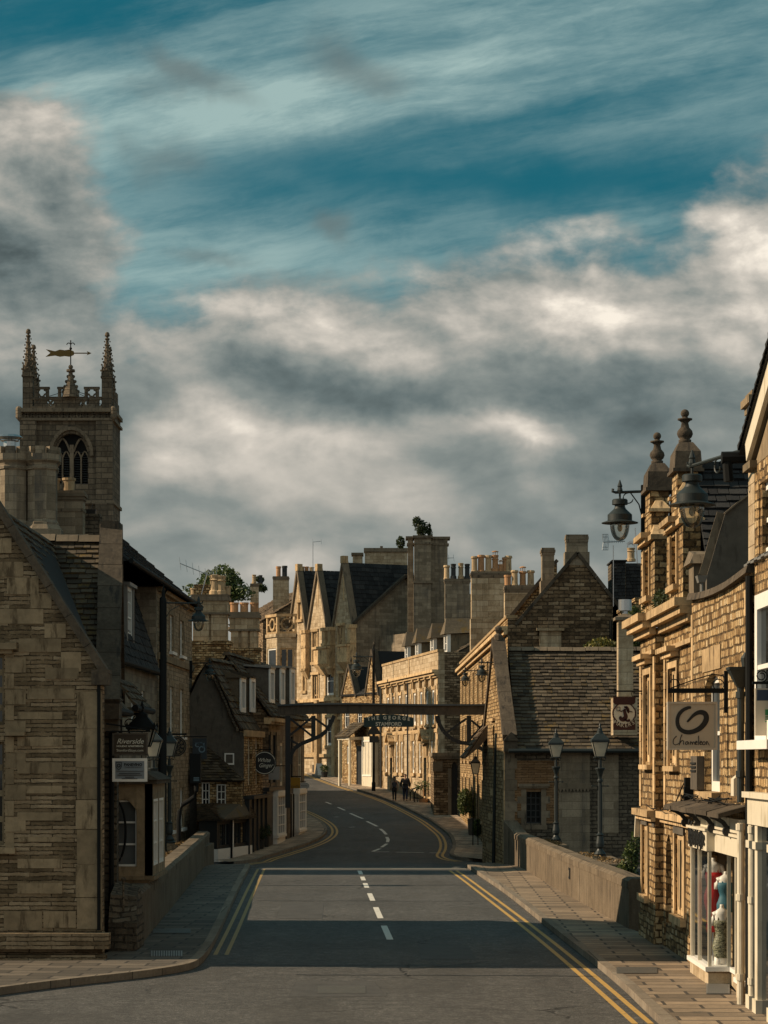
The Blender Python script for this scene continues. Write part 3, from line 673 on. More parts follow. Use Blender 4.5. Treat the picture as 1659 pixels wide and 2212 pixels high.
def coping(mb, pts, w, h, drop=.0):
    "raised stone coping along a polyline in world space: boxes end to end; w along the given side vector"
    for a, b in zip(pts, pts[1:]): mb.bar(a, b, w, h)
def text_obj(name, s, M4, size, mat, par, shear=0.0, depth=.006, align='CENTER', fatten=0.0, sx=1.0):
    cu = bpy.data.curves.new('txt', 'FONT'); cu.body = s; cu.size = size; cu.align_x = align; cu.align_y = 'CENTER'; cu.shear = shear; cu.extrude = depth; cu.offset = fatten; cu.resolution_u = 3
    tmp = bpy.data.objects.new('txt', cu); C.objects.link(tmp); dg = bpy.context.evaluated_depsgraph_get(); dg.update()
    me = bpy.data.meshes.new_from_object(tmp.evaluated_get(dg)); bpy.data.objects.remove(tmp); bpy.data.curves.remove(cu)
    Rx = Matrix.Rotation(R(90), 4, 'X'); me.transform(M4 @ Rx @ Matrix.Diagonal((sx, 1, 1, 1)))
    me.materials.clear(); me.materials.append(M[mat]); uv_all(me)
    o = bpy.data.objects.new(name, me); C.objects.link(o); o.parent = par; o.matrix_parent_inverse = PINV.get(par.name, ID); PINV[o.name] = ID; return o
def stroke(mb, pts, r0, r1=None, F=None, flat=.012):
    "brush stroke in a local x,z plane: chain of quads of varying width, with thickness"
    n = len(pts); r1 = r0 if r1 is None else r1; P = [Vector((p[0], 0, p[1])) for p in pts]; Lf, Rt = [], []
    for i, p in enumerate(P):
        d = (P[min(i+1, n-1)]-P[max(i-1, 0)]).normalized(); nn = Vector((-d.z, 0, d.x)); rr = pts[i][2] if len(pts[i]) > 2 else r0+(r1-r0)*i/(n-1)
        Lf.append(p+nn*rr); Rt.append(p-nn*rr)
    dy = Vector((0, -flat, 0))
    for i in range(n-1):
        mb.poly([Lf[i]+dy, Rt[i]+dy, Rt[i+1]+dy, Lf[i+1]+dy]); mb.poly([Lf[i], Lf[i]+dy, Lf[i+1]+dy, Lf[i+1]]); mb.poly([Rt[i], Rt[i+1], Rt[i+1]+dy, Rt[i]+dy])
def arc(cx, cz, r, a0, a1, n=12, rz=None):
    return [(cx+r*math.cos(R(a0+(a1-a0)*k/n)), cz+(rz or r)*math.sin(R(a0+(a1-a0)*k/n))) for k in range(n+1)]
def foliage(name, clumps, n, size, mat, par=None, squash=.9):
    "leaf clumps spread through ellipsoids (cx,cy,cz,rx,ry,rz)"
    mb = MB(); vol = [c[3]*c[4]*c[5] for c in clumps]; tot = sum(vol)
    for c, v in zip(clumps, vol):
        for _ in range(int(n*v/tot)):
            while True:
                p = Vector((random.uniform(-1, 1), random.uniform(-1, 1), random.uniform(-1, 1)))
                if .15 < p.length < 1: break
            p = p.normalized()*(p.length**.45)*random.uniform(.75, 1.08)
            q = Vector((c[0]+p.x*c[3], c[1]+p.y*c[4], c[2]+p.z*c[5]))
            a = Vector((random.gauss(0, 1), random.gauss(0, 1), random.gauss(0, 1))).normalized(); b = a.cross(Vector((random.gauss(0, 1), random.gauss(0, 1), random.gauss(0, 1)))).normalized(); s = size*random.uniform(.5, 1.4); r_ = random.random()
            mb.poly([q-a*s, q+b*s*.45, q+a*s, q-b*s*.45], r_)
    return mb.build(name, M[mat], par, recalc=False)

def arch_fill(mb, x0, x1, zs, ztop, kind='round', y=0.0, rev=.2, n=12, skew=0):
    "fill the corners of a rectangular opening so that it reads as an arch springing at zs"
    w = x1-x0; pts = []
    for k in range(n+1):
        f = k/n
        if kind == 'round': x = x0+w*(1-math.cos(math.pi*f))/2; z = zs+(ztop-zs)*math.sin(math.pi*f)
        elif kind == 'pointed':
            x = x0+w*f; g = min(f, 1-f)*2; z = zs+(ztop-zs)*math.sqrt(max(0, 1-(1-g)**2))*(.86+.14*g)
        else: x = x0+w*f; z = zs+(ztop-zs)*(1-(2*f-1)**2)
        pts.append((x, z))
    for (a, za), (b, zb) in zip(pts, pts[1:]):
        mb.poly([(a, y, za), (b, y, zb), (b, y, ztop), (a, y, ztop)]); mb.poly([(a, y, za), (a, y+rev, za), (b, y+rev, zb), (b, y, zb)])
    return pts

# ================================================================== LEFT SIDE
# ---- stone gable house, near left corner
h = thing('stone_house', 'stone house at the left front corner, gable end of thin courses with pale block quoins', 'house', (-6.6, 38.5, 0))
F = frame((-8.5, 38.5), (-4.79, 38.5)); L = 3.71
mb = MB(F); wins = [(1.35, 2.05, 4.08, 5.28), (1.35, 2.05, 2.04, 3.80)]
facade(mb, L, .55, [(0, 4.95), (1.855, 7.80), (3.71, 4.95)], wins, .22, .35)
mb.M = ID
mb.poly([(-4.79, 38.85, 0), (-5.33, 43, 0), (-5.33, 43, 4.9), (-4.79, 38.85, 4.9)]); mb.poly([(-8.5, 38.85, 0), (-8.5, 43, 0), (-8.5, 43, 4.9), (-8.5, 38.85, 4.9)])
mb.poly([(-8.5, 38.84, 0), (-4.79, 38.84, 0), (-4.79, 38.84, 4.9), (-6.65, 38.84, 7.7), (-8.5, 38.84, 4.9)])
mb.M = F; mb.box(-1.5, 3.86, -.28, -.001, .30, .56); mb.box(-1.5, 3.80, -.20, -.001, -.3, .19); mb.box(-1.5, 3.72, .02, .3, .0, .56)
mb.build('wall', M['thin_course'], h)
for w in wins:
    window(h, F, *w, y=.16, nx=2, nz=4, mat='dressed', style='mull', fw=.05)
q = MB(F); random.seed(3); z = .62
for k in range(8):                                               # right-hand quoin strip
    hh = random.uniform(.50, .66); q.box(3.29-.02*(k % 2), 3.713, -.012-.004*(k % 2), .05, z, min(z+hh-.012, 4.98)); z += hh
    if z > 4.6: break
for k, (za, zb, xa, xb) in enumerate([(.64, .92, 2.72, 3.27), (.60, .92, 2.05, 2.70), (1.22, 1.40, 2.28, 3.04), (1.65, 1.81, 2.28, 3.04), (2.10, 2.18, 2.30, 3.04), (2.46, 2.60, 2.28, 3.04), (2.92, 3.05, 2.28, 3.04), (3.26, 3.44, 2.28, 3.04), (3.72, 3.88, 2.28, 3.04), (4.18, 4.30, 2.28, 3.04),
        (4.52, 4.70, 2.45, 3.25), (4.86, 5.05, 2.75, 3.32), (4.99, 5.32, 3.02, 3.36), (5.32, 5.55, 2.30, 3.02), (5.56, 5.80, 2.74, 3.10), (5.80, 6.05, 1.95, 2.72), (6.06, 6.30, 2.5, 2.86), (6.30, 6.58, 2.10, 2.64), (6.60, 6.85, 1.95, 2.38), (7.0, 7.25, 1.9, 2.18)]):
    q.box(xa, xb, -.010-.003*(k % 3), .05, za, zb)
for k in range(13):                                              # window jamb blocks
    z = 2.0+k*.27; q.box(2.07, 2.22+(.2 if k % 2 else 0), -.009-.002*(k % 2), .05, z, z+.255)
q.box(1.2, 2.28, -.16, .05, 5.36, 5.47); q.box(1.25, 2.2, -.09, .05, 5.29, 5.36); q.box(1.2, 2.25, -.10, .05, 1.90, 2.0)
q.box(2.1, 2.42, -.14, -.02, 3.9, 3.96)
q.build('quoins', M['dressed'], h)
cp = MB(); nseg = 6; a_, b_ = Vector((-4.70, 38.56, 4.92)), Vector((-6.65, 38.56, 7.95))
for k in range(nseg): cp.bar(a_.lerp(b_, k/nseg), a_.lerp(b_, (k+.985)/nseg), .36+random.uniform(-.015, .015), .13)
a2 = Vector((-8.6, 38.56, 4.92))
for k in range(nseg): cp.bar(a2.lerp(b_, k/nseg), a2.lerp(b_, (k+.985)/nseg), .36, .17)
cp.box(-4.95, -4.66, 38.36, 38.8, 4.76, 5.02)
cp.build('coping', M['coping'], h)
rf = MB(); random.seed(5)
slates(rf, (-4.8, 38.75, 4.95), (-5.3, 42.6, 4.95), (-6.65, 45, 7.85), (-6.65, 38.75, 7.85), .2, .3)
slates(rf, (-8.5, 42.6, 4.95), (-8.5, 38.75, 4.95), (-6.65, 38.75, 7.85), (-6.65, 45, 7.85), .3, .4)
EY0, EZ0, EY1, EZ1 = 41.25, 4.62, 45.2, 7.86
slates(rf, (-11.5, EY0, EZ0), (-5.25, EY0, EZ0), (-5.62, EY1, EZ1), (-11.5, EY1, EZ1), .17, .26, .034)
slates(rf, (-5.62, 49.2, EZ0), (-11.5, 49.2, EZ0), (-11.5, EY1, EZ1), (-5.62, EY1, EZ1), .4, .5)
rf.cur = 1; ridge_tiles(rf, (-11.5, EY1, EZ1+.06), (-5.62, EY1, EZ1+.06), .2); rf.cur = 0
rb = MB(); rb.poly([(-11.5, EY0, EZ0), (-5.62, EY0, EZ0), (-5.62, EY1, EZ1), (-11.5, EY1, EZ1)]); rb.poly([(-11.5, 49.2, EZ0), (-5.62, 49.2, EZ0), (-5.62, EY1, EZ1), (-11.5, EY1, EZ1)])
rb.poly([(-4.8, 38.75, 4.95), (-5.3, 42.6, 4.95), (-6.65, 45, 7.85), (-6.65, 38.75, 7.85)]); rb.poly([(-8.5, 38.75, 4.95), (-8.5, 42.6, 4.95), (-6.65, 45, 7.85), (-6.65, 38.75, 7.85)])
rf.v += []; ro = rf.build('roof', [M['slate'], M['dressed_dark']], h); rb.build('roof_deck', M['dark_void'], h)
# right-hand gable wall with raised coping, seen edge on
g = MB(); prof = [(41.05, 0), (41.05, 4.55), (45.0, 7.95), (45.4, 7.95), (49.4, 4.6), (49.4, 0)]
GXf = lambda Y: -5.27-.105*(Y-45.2)
g.prism(prof, lambda a, b, d: (GXf(a)+d, a, b), -.33, 0)
g.build('gable_wall', M['dark_rubble'], h)
g = MB()
A0, A1, A2 = Vector((-4.99, 40.95, 4.50)), Vector((-5.43, 45.15, 8.10)), Vector((-5.88, 49.5, 4.65))
for k in range(8): g.bar(A0.lerp(A1, k/8), A0.lerp(A1, (k+.98)/8), .46+random.uniform(-.02, .02), .22)
for k in range(8): g.bar(A2.lerp(A1, k/8), A2.lerp(A1, (k+.98)/8), .46, .2)
g.box(-5.62, -5.26, 44.95, 45.4, 8.05, 8.22); g.box(-5.22, -4.76, 40.75, 41.2, 4.22, 4.5); g.box(-5.18, -4.78, 40.85, 41.15, 4.0, 4.22)
g.build('gable_coping', M['coping'], h)
# bay window wing beside the bridge
wing = MB(frame((-4.86, 41.2), (-5.66, 49.0))); facade(wing, 7.8, 0, 4.5, [(3.9, 4.6, 2.3, 3.7), (5.4, 6.1, 2.3, 3.7), (.5, .9, 2.6, 3.6)], .18, .3); wing.build('side_wall', M['grey_ashlar'], h)
for w in ((3.9, 4.6, 2.3, 3.7), (5.4, 6.1, 2.3, 3.7), (.5, .9, 2.6, 3.6)): window(h, frame((-4.86, 41.2), (-5.66, 49.0)), *w, y=.12, nx=1, nz=2, mat='cream')
by = MB(); bx0, bx1, by0, by1, bz0, bz1 = -5.42, -4.50, 44.0, 46.6, 1.22, 3.02
Fb = frame((bx0, by0), (bx1, by0)); by.M = Fb; facade(by, .92, bz0, bz1, [(.10, .62, 1.42, 2.72)], .12, .14); arch_fill(by, .10, .62, 2.50, 2.72, 'flat', 0, .12)
by.M = frame((bx1, by0), (bx1, by1)); facade(by, 2.6, bz0, bz1, [(.3, 1.15, 1.42, 2.72), (1.4, 2.3, 1.42, 2.72)], .12, .14)
by.M = ID; by.hexa([(-5.3, 44.2, .55), (-5.05, 44.2, .55), (-5.05, 46.4, .55), (-5.3, 46.4, .55)], [(bx0, by0, 1.2), (bx1, by0, 1.2), (bx1, by1, 1.2), (bx0, by1, 1.2)])
by.box(bx0-.05, bx1+.05, by0-.06, by1+.05, 1.16, 1.24)
bo = by.build('bay', M['dressed'], h)
window(bo, Fb, .10, .62, 1.42, 2.70, y=.08, nx=1, nz=3, mat='white', style='plain', glass='glass_grey', fw=.03)
for w in ((.3, 1.15, 1.42, 2.72), (1.4, 2.3, 1.42, 2.72)): window(bo, frame((bx1, by0), (bx1, by1)), *w, y=.03, nx=2, nz=3, mat='white', style='plain', fw=.05, glass='glass_grey')
br_ = MB(); br_.box(bx0-.02, bx1+.10, by0-.10, by1+.1, 3.02, 3.10); br_.hexa([(bx0, by0-.16, 3.10), (bx1+.14, by0-.16, 3.10), (bx1+.14, by1+.1, 3.10), (bx0, by1+.1, 3.10)], [(bx0, by0-.05, 3.26), (bx1-.15, by0, 3.26), (bx1-.15, by1, 3.26), (bx0, by1, 3.26)])
br_.build('bay_roof', M['coping'], bo)
# two small eaves hoods with gutters on the side wall
hd = MB(); random.seed(8)
slates(hd, (-4.93, 41.4, 4.42), (-4.93, 43.6, 4.42), (-5.28, 43.6, 4.95), (-5.28, 41.4, 4.95), .16, .22); slates(hd, (-4.90, 44.4, 4.55), (-4.90, 47.4, 4.55), (-5.28, 47.4, 5.1), (-5.28, 44.4, 5.1), .16, .22)
hd.box(-5.28, -4.93, 41.4, 43.6, 4.3, 4.4); hd.box(-5.28, -4.92, 44.4, 47.4, 4.42, 4.52); hd.build('eaves_hood', M['slate'], h)
def pipes(par, mat, *runs):
    for nm, pts, r in runs: g_ = MB(); g_.tube(pts, r, 8); g_.build(nm, M[mat], par)
pipes(h, 'black', ('gutter', [(-4.88, 41.25, 4.38), (-4.88, 43.7, 4.38)], .065), ('gutter', [(-4.85, 44.2, 4.5), (-4.85, 47.6, 4.5)], .065), ('drainpipe', [(-4.88, 41.3, 4.36), (-4.95, 41.1, 4.0), (-4.92, 40.98, 3.85), (-4.92, 40.95, .1)], .045), ('drainpipe', [(-4.83, 38.42, 4.8), (-4.83, 38.42, .6)], .03),
    ('hoop', [Vector((-5.22+.22*math.sin(a), 43.9, 2.1+.62*math.cos(a))) for a in [R(10*k) for k in range(0, 19)]], .022))

# ---- church tower far up the hill
TY = 190.0; ts = TY/FP
ch = thing('church_tower', 'tall dark church tower with crocketed pinnacles, pierced battlements and belfry window', 'church tower', (X_(150, TY), TY, 2))
xl, xr = X_(45, TY), X_(243, TY); TL = xr-xl; F = frame((xl, TY), (xr, TY))
zt_ = lambda v: Z_(v, TY)
bw0, bw1 = (118-45)*ts, (190-45)*ts
mb = MB(F); facade(mb, TL, 0, zt_(908), [(bw0, bw1, zt_(1045), zt_(936))], .7, 1.0); arch_fill(mb, bw0, bw1, zt_(975), zt_(936), 'round', 0, .7, 16)
mb.box(0, TL, 1.0, 5.5, 0, zt_(908))
for x in (0, TL):                                                # clasping corner buttresses, stepped
    s_ = -1 if x == 0 else 1
    mb.box(x-.05 if s_ < 0 else x-1.35, x+1.35 if s_ < 0 else x+.05, -.28, -.001, zt_(1085), zt_(910))
    mb.box(x-.10 if s_ < 0 else x-1.4, x+1.4 if s_ < 0 else x+.10, -.5, -.001, 0, zt_(1088)); mb.box(x-.2 if s_ < 0 else x, x if s_ < 0 else x+.2, -.5, 5.6, 0, zt_(1225))
to = mb.build('tower_wall', M['tower_stone'], ch)
st = MB(F)
for v in (1085, 1225, 1290): st.box(-.15, TL+.15, -.36, 5.6, zt_(v)-.14, zt_(v)+.14)
st.box(-.2, TL+.2, -.35, 5.65, zt_(908)-.05, zt_(908)+.16); st.box(-.2, TL+.2, -.5, 5.7, zt_(886)-.2, zt_(886)+.12)
pts = arc((bw0+bw1)/2, zt_(985), (bw1-bw0)/2+.35, 0, 180, 18, (zt_(936)-zt_(985))+.4)
for a, b in zip(pts, pts[1:]): st.bar((a[0], -.1, a[1]), (b[0], -.1, b[1]), .28, .28)
for s_ in (-.12, TL+.12):
    for z in (0, .45, -.5): st.sphere((s_, -.3, zt_(893)+z*.6), .3, 7, 5)
st.build('string_course', M['dressed_dark'], ch)
fz = MB(F); fz.box(-.02, TL+.02, -.05, 5.55, zt_(905), zt_(888)); nd = 15; dz0, dz1 = zt_(905)+.02, zt_(888)-.02; zm = (dz0+dz1)/2
for k in range(nd):
    x0 = TL*k/nd; x1 = TL*(k+1)/nd; xm = (x0+x1)/2
    for a, b in (((x0, zm), (xm, dz1)), ((xm, dz1), (x1, zm)), ((x1, zm), (xm, dz0)), ((xm, dz0), (x0, zm))): fz.bar((a[0], -.13, a[1]), (b[0], -.13, b[1]), .12, .12)
fz.build('frieze', M['tower_stone'], ch)
tw = MB(F); ym = .45                                             # tracery and louvres
xc = (bw0+bw1)/2
tw.box(xc-.16, xc+.16, .2, .6, zt_(1045), zt_(960))
for s_ in (-1, 1):
    a0 = xc+s_*.16; a1 = bw1 if s_ > 0 else bw0; xm = (a0+a1)/2; tw.box(xm-.06, xm+.06, .3, .6, zt_(1045), zt_(985))
    for q0, q1 in ((a0, xm), (xm, a1)):
        p = [(q0+(q1-q0)*f, zt_(988)+.55*(1-abs(2*f-1)**1.6)) for f in [k/8 for k in range(9)]]
        for a, b in zip(p, p[1:]): tw.bar((a[0], .42, a[1]), (b[0], .42, b[1]), .12, .12)
    p = [(a0+(a1-a0)*f, zt_(975)+1.1*(1-abs(2*f-1)**1.8)) for f in [k/10 for k in range(11)]]
    for a, b in zip(p, p[1:]): tw.bar((a[0], .36, a[1]), (b[0], .36, b[1]), .15, .15)
two = tw.build('belfry_window', M['dressed_dark'], ch)
lv = MB(F); z = zt_(1045)+.05
while z < zt_(975): lv.hexa([(bw0, .45, z), (bw1, .45, z), (bw1, .68, z+.12), (bw0, .68, z+.12)], [(bw0, .45, z+.035), (bw1, .45, z+.035), (bw1, .68, z+.155), (bw0, .68, z+.155)]); z += .2
lv.build('louvre', M['wood_dark'], two)
vd = MB(F); vd.poly([(bw0, .69, zt_(1045)), (bw1, .69, zt_(1045)), (bw1, .69, zt_(930)), (bw0, .69, zt_(930))]); vd.build('backing', M['dark_void'], two)
pz0, pz1, pz2 = zt_(884), zt_(858), zt_(836)                     # pierced battlements
bt = MB(F)
for yy in (0.0, 5.2):
    bt.box(.9, TL-.9, yy, yy+.25, pz0, pz0+.25); bt.box(.9, TL-.9, yy-.03, yy+.28, pz1-.2, pz1)
    n = 10; x0, x1 = 1.1, TL-1.1
    for k in range(n):
        a, b = x0+(x1-x0)*k/n, x0+(x1-x0)*(k+1)/n
        bt.bar((a, yy+.12, pz0+.2), (b, yy+.12, pz1-.15), .14, .16); bt.bar((b, yy+.13, pz0+.2), (a, yy+.13, pz1-.15), .14, .16)
        if k not in (2, 7): bt.box(a, b, yy+.08, yy+.2, pz0, pz1-.1)
    for a, b in ((1.15, 2.35), (3.1, 4.65), (TL-2.35, TL-1.15)):
        bt.box(a, a+.16, yy, yy+.25, pz1, pz2); bt.box(b-.16, b, yy, yy+.25, pz1, pz2); bt.box(a-.06, b+.06, yy-.04, yy+.3, pz2-.16, pz2+.02)
        c_ = ((a+b)/2, (pz1+pz2)/2)
        for k in range(4):
            pp = arc(c_[0]+.2*math.cos(k*1.5708), c_[1]+.2*math.sin(k*1.5708), .2, k*90-100, k*90+100, 6)
            for p_, q_ in zip(pp, pp[1:]): bt.bar((p_[0], yy+.12, p_[1]), (q_[0], yy+.12, q_[1]), .09, .16)
        bt.box(a+.16, a+.28, yy+.05, yy+.2, pz1, pz2-.16); bt.box(b-.28, b-.16, yy+.05, yy+.2, pz1, pz2-.16)
for xx in (.0, TL-.25):
    bt.box(xx, xx+.25, .9, 4.8, pz0, pz1)
    for y in (1.2, 2.9): bt.box(xx, xx+.25, y, y+1.1, pz1, pz2)
bt.build('battlement', M['tower_stone'], ch)
def pinnacle(x, y, ztip, zbase):
    p = MB(F); hw = .42; zs = zbase+(ztip-zbase)*.42
    p.box(x-hw, x+hw, y-hw, y+hw, zbase, zs); p.box(x-hw-.08, x+hw+.08, y-hw-.08, y+hw+.08, zs-.1, zs+.05)
    for s_ in (-1, 1):                                           # little gables
        p.prism([(x-hw, zs), (x+hw, zs), (x, zs+1.1)], lambda a, b, d: (a, d, b), y+s_*hw-.04, y+s_*hw+.04); p.prism([(y-hw, zs), (y+hw, zs), (y, zs+1.1)], lambda a, b, d: (d, a, b), x+s_*hw-.04, x+s_*hw+.04)
    p.lathe([(hw*1.0, zs), (.10, ztip-.45), (.06, ztip-.3)], (x, y, 0), 8); p.sphere((x, y, ztip-.18), .2, 8, 6, 1.2); p.lathe([(.2, -.06), (.2, .06)], (x, y, ztip-.55), 8)
    for k in range(7):
        f = (k+.6)/7.4; zz = zs+(ztip-zs)*f*.95; rr = hw*(1-f)*1.05+.12
        for a in range(4):
            an = a*math.pi/2+math.pi/4; p.sphere((x+rr*math.cos(an), y+rr*math.sin(an), zz), .095*(1.15-.5*f), 5, 4)
            an = a*math.pi/2; p.sphere((x+rr*math.cos(an), y+rr*math.sin(an), zz+.3), .085*(1.15-.5*f), 5, 4)
    return p.build('pinnacle', M['tower_stone'], ch)
pinnacle(.55, .5, zt_(709), pz0); pinnacle(TL-.5, .5, zt_(716), pz0); pinnacle(.30, 5.0, zt_(722), pz0); pinnacle(TL-.85, 5.0, zt_(728), pz0)
v_ = MB(F); vx = (152-45)*ts                                       # ogee spirelet with the weather vane
v_.lathe([(.75, pz1), (.62, pz1+.6), (.34, pz1+1.2), (.18, pz1+2.0), (.13, zt_(795))], (vx, .2, 0), 8); v_.lathe([(.36, -.1), (.36, .1)], (vx, .2, zt_(800)), 8); v_.sphere((vx, .2, zt_(792)), .2, 8, 6)
for k in range(4):
    for s_ in (-1, 1): v_.sphere((vx+s_*(.62-.13*k), .2, pz1+.5+.42*k), .15, 5, 4)
v_.build('spirelet', M['tower_stone'], ch)
w_ = MB(F); w_.tube([(vx, .2, zt_(792)), (vx, .2, zt_(734))], .05, 6)
for k in range(4): w_.tube([(vx, .2, pz2-.2), (vx+(2.2 if k % 2 else -2.2)*1.0, .2+(0 if k < 2 else 4), pz1)], .025, 4)
for s_ in (-1, 1):
    pp = arc(vx+s_*.17, zt_(744), .16, 180 if s_ > 0 else 0, 0 if s_ > 0 else 180, 6)
    for a, b in zip(pp, pp[1:]): w_.tube([(a[0], .2, a[1]), (b[0], .2, b[1])], .04, 5)
w_.sphere((vx, .2, zt_(752)), .12, 8, 5)
wo = w_.build('weather_vane', M['black'], ch)
vn = MB(F); zc = zt_(762)
vn.prism([(vx+.25, zc-.16), (vx+.3, zc), (vx+.25, zc+.16), (vx-.1, zc+.3), (vx-.5, zc+.24), (vx-.9, zc+.3), (vx-1.3, zc+.16), (vx-2.1, zc+.33), (vx-1.7, zc+.02), (vx-2.1, zc-.3), (vx-1.3, zc-.2), (vx-.9, zc-.3), (vx-.5, zc-.24), (vx-.1, zc-.3)], lambda a, b, d: (a, d, b), .16, .24)
vn.tube([(vx+.2, .2, zc), (vx+1.6, .2, zc)], .05, 6); vn.prism([(vx+1.35, zc-.17), (vx+1.75, zc), (vx+1.35, zc+.17), (vx+1.45, zc)], lambda a, b, d: (a, d, b), .17, .23)
vn.build('banner', M['gilt'], wo)

# ---- house behind with four octagonal chimneys
h = thing('chimney_house', 'house hidden behind the front gable, showing tall octagonal battlemented chimneys', 'house', (-12, 70.5, 0))
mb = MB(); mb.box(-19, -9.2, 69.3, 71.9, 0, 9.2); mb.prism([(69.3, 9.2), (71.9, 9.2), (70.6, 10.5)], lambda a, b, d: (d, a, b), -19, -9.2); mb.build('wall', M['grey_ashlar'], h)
for i, (u0, v0, yy) in enumerate(((28, 968, 70.2), (92, 968, 70.2), (28.5, 973, 71.5), (92, 973, 71.5))):
    xx = X_(u0, yy); zt2 = Z_(v0, yy); zb = Z_(1146, yy); cb = MB(); rr = .47
    cb.lathe([(.66, zb-.5), (.66, zb), (rr+.06, zb+.16), (rr+.06, zb+.22), (rr, zb+.3), (rr, zt2-.72), (rr+.05, zt2-.68), (rr+.05, zt2-.6), (rr, zt2-.56), (rr+.02, zt2-.5), (rr+.12, zt2-.42), (rr+.12, zt2-.22), (rr-.1, zt2-.22)], (xx, yy, 0), 8, rot=math.pi/8)
    for k in range(8):
        a = k*math.pi/4; c_ = Vector((xx+(rr+.0)*math.cos(a)*.96, yy+(rr+.0)*math.sin(a)*.96, 0)); t_ = Vector((-math.sin(a), math.cos(a), 0)); n_ = Vector((math.cos(a), math.sin(a), 0))
        q0 = [c_-t_*.14-n_*.09, c_+t_*.14-n_*.09, c_+t_*.14+n_*.10, c_-t_*.14+n_*.10]; cb.hexa([p+Vector((0, 0, zt2-.22)) for p in q0], [p+Vector((0, 0, zt2)) for p in q0])
    for zz in (zb+.95, zb+1.5): cb.lathe([(rr+.004, zz-.008), (rr+.004, zz+.008)], (xx, yy, 0), 8, rot=math.pi/8)
    co = cb.build('chimney', M['grey_ashlar'], h)
    if i == 0:
        k_ = MB(); k_.lathe([(.2, 0), (.2, .3), (.3, .32)], (xx-.1, yy, zt2-.1), 10); k_.lathe([(.42, .42), (.3, .5), (.02, .52)], (xx-.1, yy, zt2-.1), 12)
        for a in range(4): k_.tube([(xx-.1+.22*math.cos(a*1.57), yy+.22*math.sin(a*1.57), zt2+.2), (xx-.1+.36*math.cos(a*1.57), yy+.36*math.sin(a*1.57), zt2+.33)], .015, 4)
        k_.build('cowl', M['zinc'], co)
chimney(h, X_(142, 72), 72.4, 1.05, .6, 8.5, Z_(1062, 72), [(-.42, .42, .17, 'pot_buff', False, 2), (.05, .42, .19, 'pot_buff', False, 2)], 'grey_ashlar', cap=.08)
lw = MB(); lw.box(X_(172, 73), X_(215, 73), 73.0, 73.6, 9.0, Z_(1117, 73)); lw.box(X_(170, 73), X_(216, 73), 72.95, 73.65, Z_(1117, 73)+.002, Z_(1110, 73)); lw.build('chimney', M['dark_rubble'], h)
fl = thing('floodlight', 'small grey floodlight box standing on a low stack beside the church tower', 'floodlight', (X_(190, 73), 73.3, Z_(1110, 73)))
f_ = MB(); zz = Z_(1110, 73); xx = X_(190, 73); f_.hexa([(xx-.24, 73.15, zz), (xx+.2, 73.15, zz), (xx+.2, 73.45, zz), (xx-.24, 73.45, zz)], [(xx-.3, 73.1, zz+.16), (xx+.24, 73.1, zz+.16), (xx+.24, 73.5, zz+.16), (xx-.3, 73.5, zz+.16)]); f_.tube([(xx-.27, 73.3, zz+.1), (xx-.27, 73.3, zz+.42)], .015, 5); f_.tube([(xx+.05, 73.3, zz+.1), (xx+.12, 73.3, zz+.36)], .012, 5); f_.build('lamp_box', M['wood_dark'], fl)

# ---- terrace: mansard house and three-storey stone house
A4, B4 = (-8.95, 77), (-8.46, 100.0); F = frame(A4, B4); L4 = flen(A4, B4)
yy4 = lambda u: 10.59/(.0213-(u-CU)/FP)                         # depth along the facade for a bearing
h = thing('terrace_house', 'three storey stone terrace house behind the tall lamp post, white sash windows', 'house', (-9, 88, 0))
x4 = 10.3; mb = MB(F); ws = []
for ua, ub in ((345, 353), (366, 374), (388, 396)):
    xa, xb = yy4(ua)-77, yy4(ub)-77
    ws += [(xa, xb, 7.85, 9.35), (xa, xb, 4.45, 6.45), (xa, xb, .6, 2.3)]
facade(mb, L4, -1, 10.15, ws, .22, .4, x0=x4); mb.box(x4, L4, .4, 7, -1, 10.15); mb.build('wall', M['terrace'], h)
for i, w in enumerate(ws):
    if i < 3 and i != 1:
        bl = MB(F); bl.box(w[0]+.002, w[1]-.002, .1, .2, w[2], w[3]); bl.build('blocked_window', M['dressed'], h)
    else: window(h, F, *w, y=.10, nx=2, nz=4, mat='white', fw=.09, sill=True)
tr = MB(F); tr.box(x4, L4+.05, -.10, -.001, 7.35, 7.62); tr.box(x4-.05, L4+.12, -.18, -.001, 9.98, 10.149)
for w in ws:
    tr.box(w[0]-.16, w[0]-.002, -.03, .02, w[2], w[3]+.25); tr.box(w[1]+.002, w[1]+.16, -.03, .02, w[2], w[3]+.25); tr.box(w[0], w[1], -.03, .02, w[3]+.002, w[3]+.25)
tr.build('trim', M['dressed'], h)
rf = MB(); p = lambda x, y, z: F @ Vector((x, y, z)); random.seed(11)
slates(rf, p(-.4, -.3, 10.22), p(L4, -.3, 10.22), p(L4, 4, 14.0), p(-.4, 4, 14.0), .5, .6, .04)
rf.poly([p(-.4, -.28, 10.2), p(L4, -.28, 10.2), p(L4, 4, 13.98), p(-.4, 4, 13.98)]); rf.poly([p(-.4, 8, 10.2), p(L4, 8, 10.2), p(L4, 4, 13.98), p(-.4, 4, 13.98)]); rf.poly([p(L4, -.28, 10.2), p(L4, 8, 10.2), p(L4, 4, 13.98)]); rf.poly([p(-.4, -.28, 10.2), p(-.4, 8, 10.2), p(-.4, 4, 13.98)])
ro = rf.build('roof', M['slate_dark'], h)
for u in (331, 340, 350): pp = W(u, 1262, 92); pot(ro, pp.x, 92, pp.z-.5, .75, .12, 'wood_dark', False, 1)
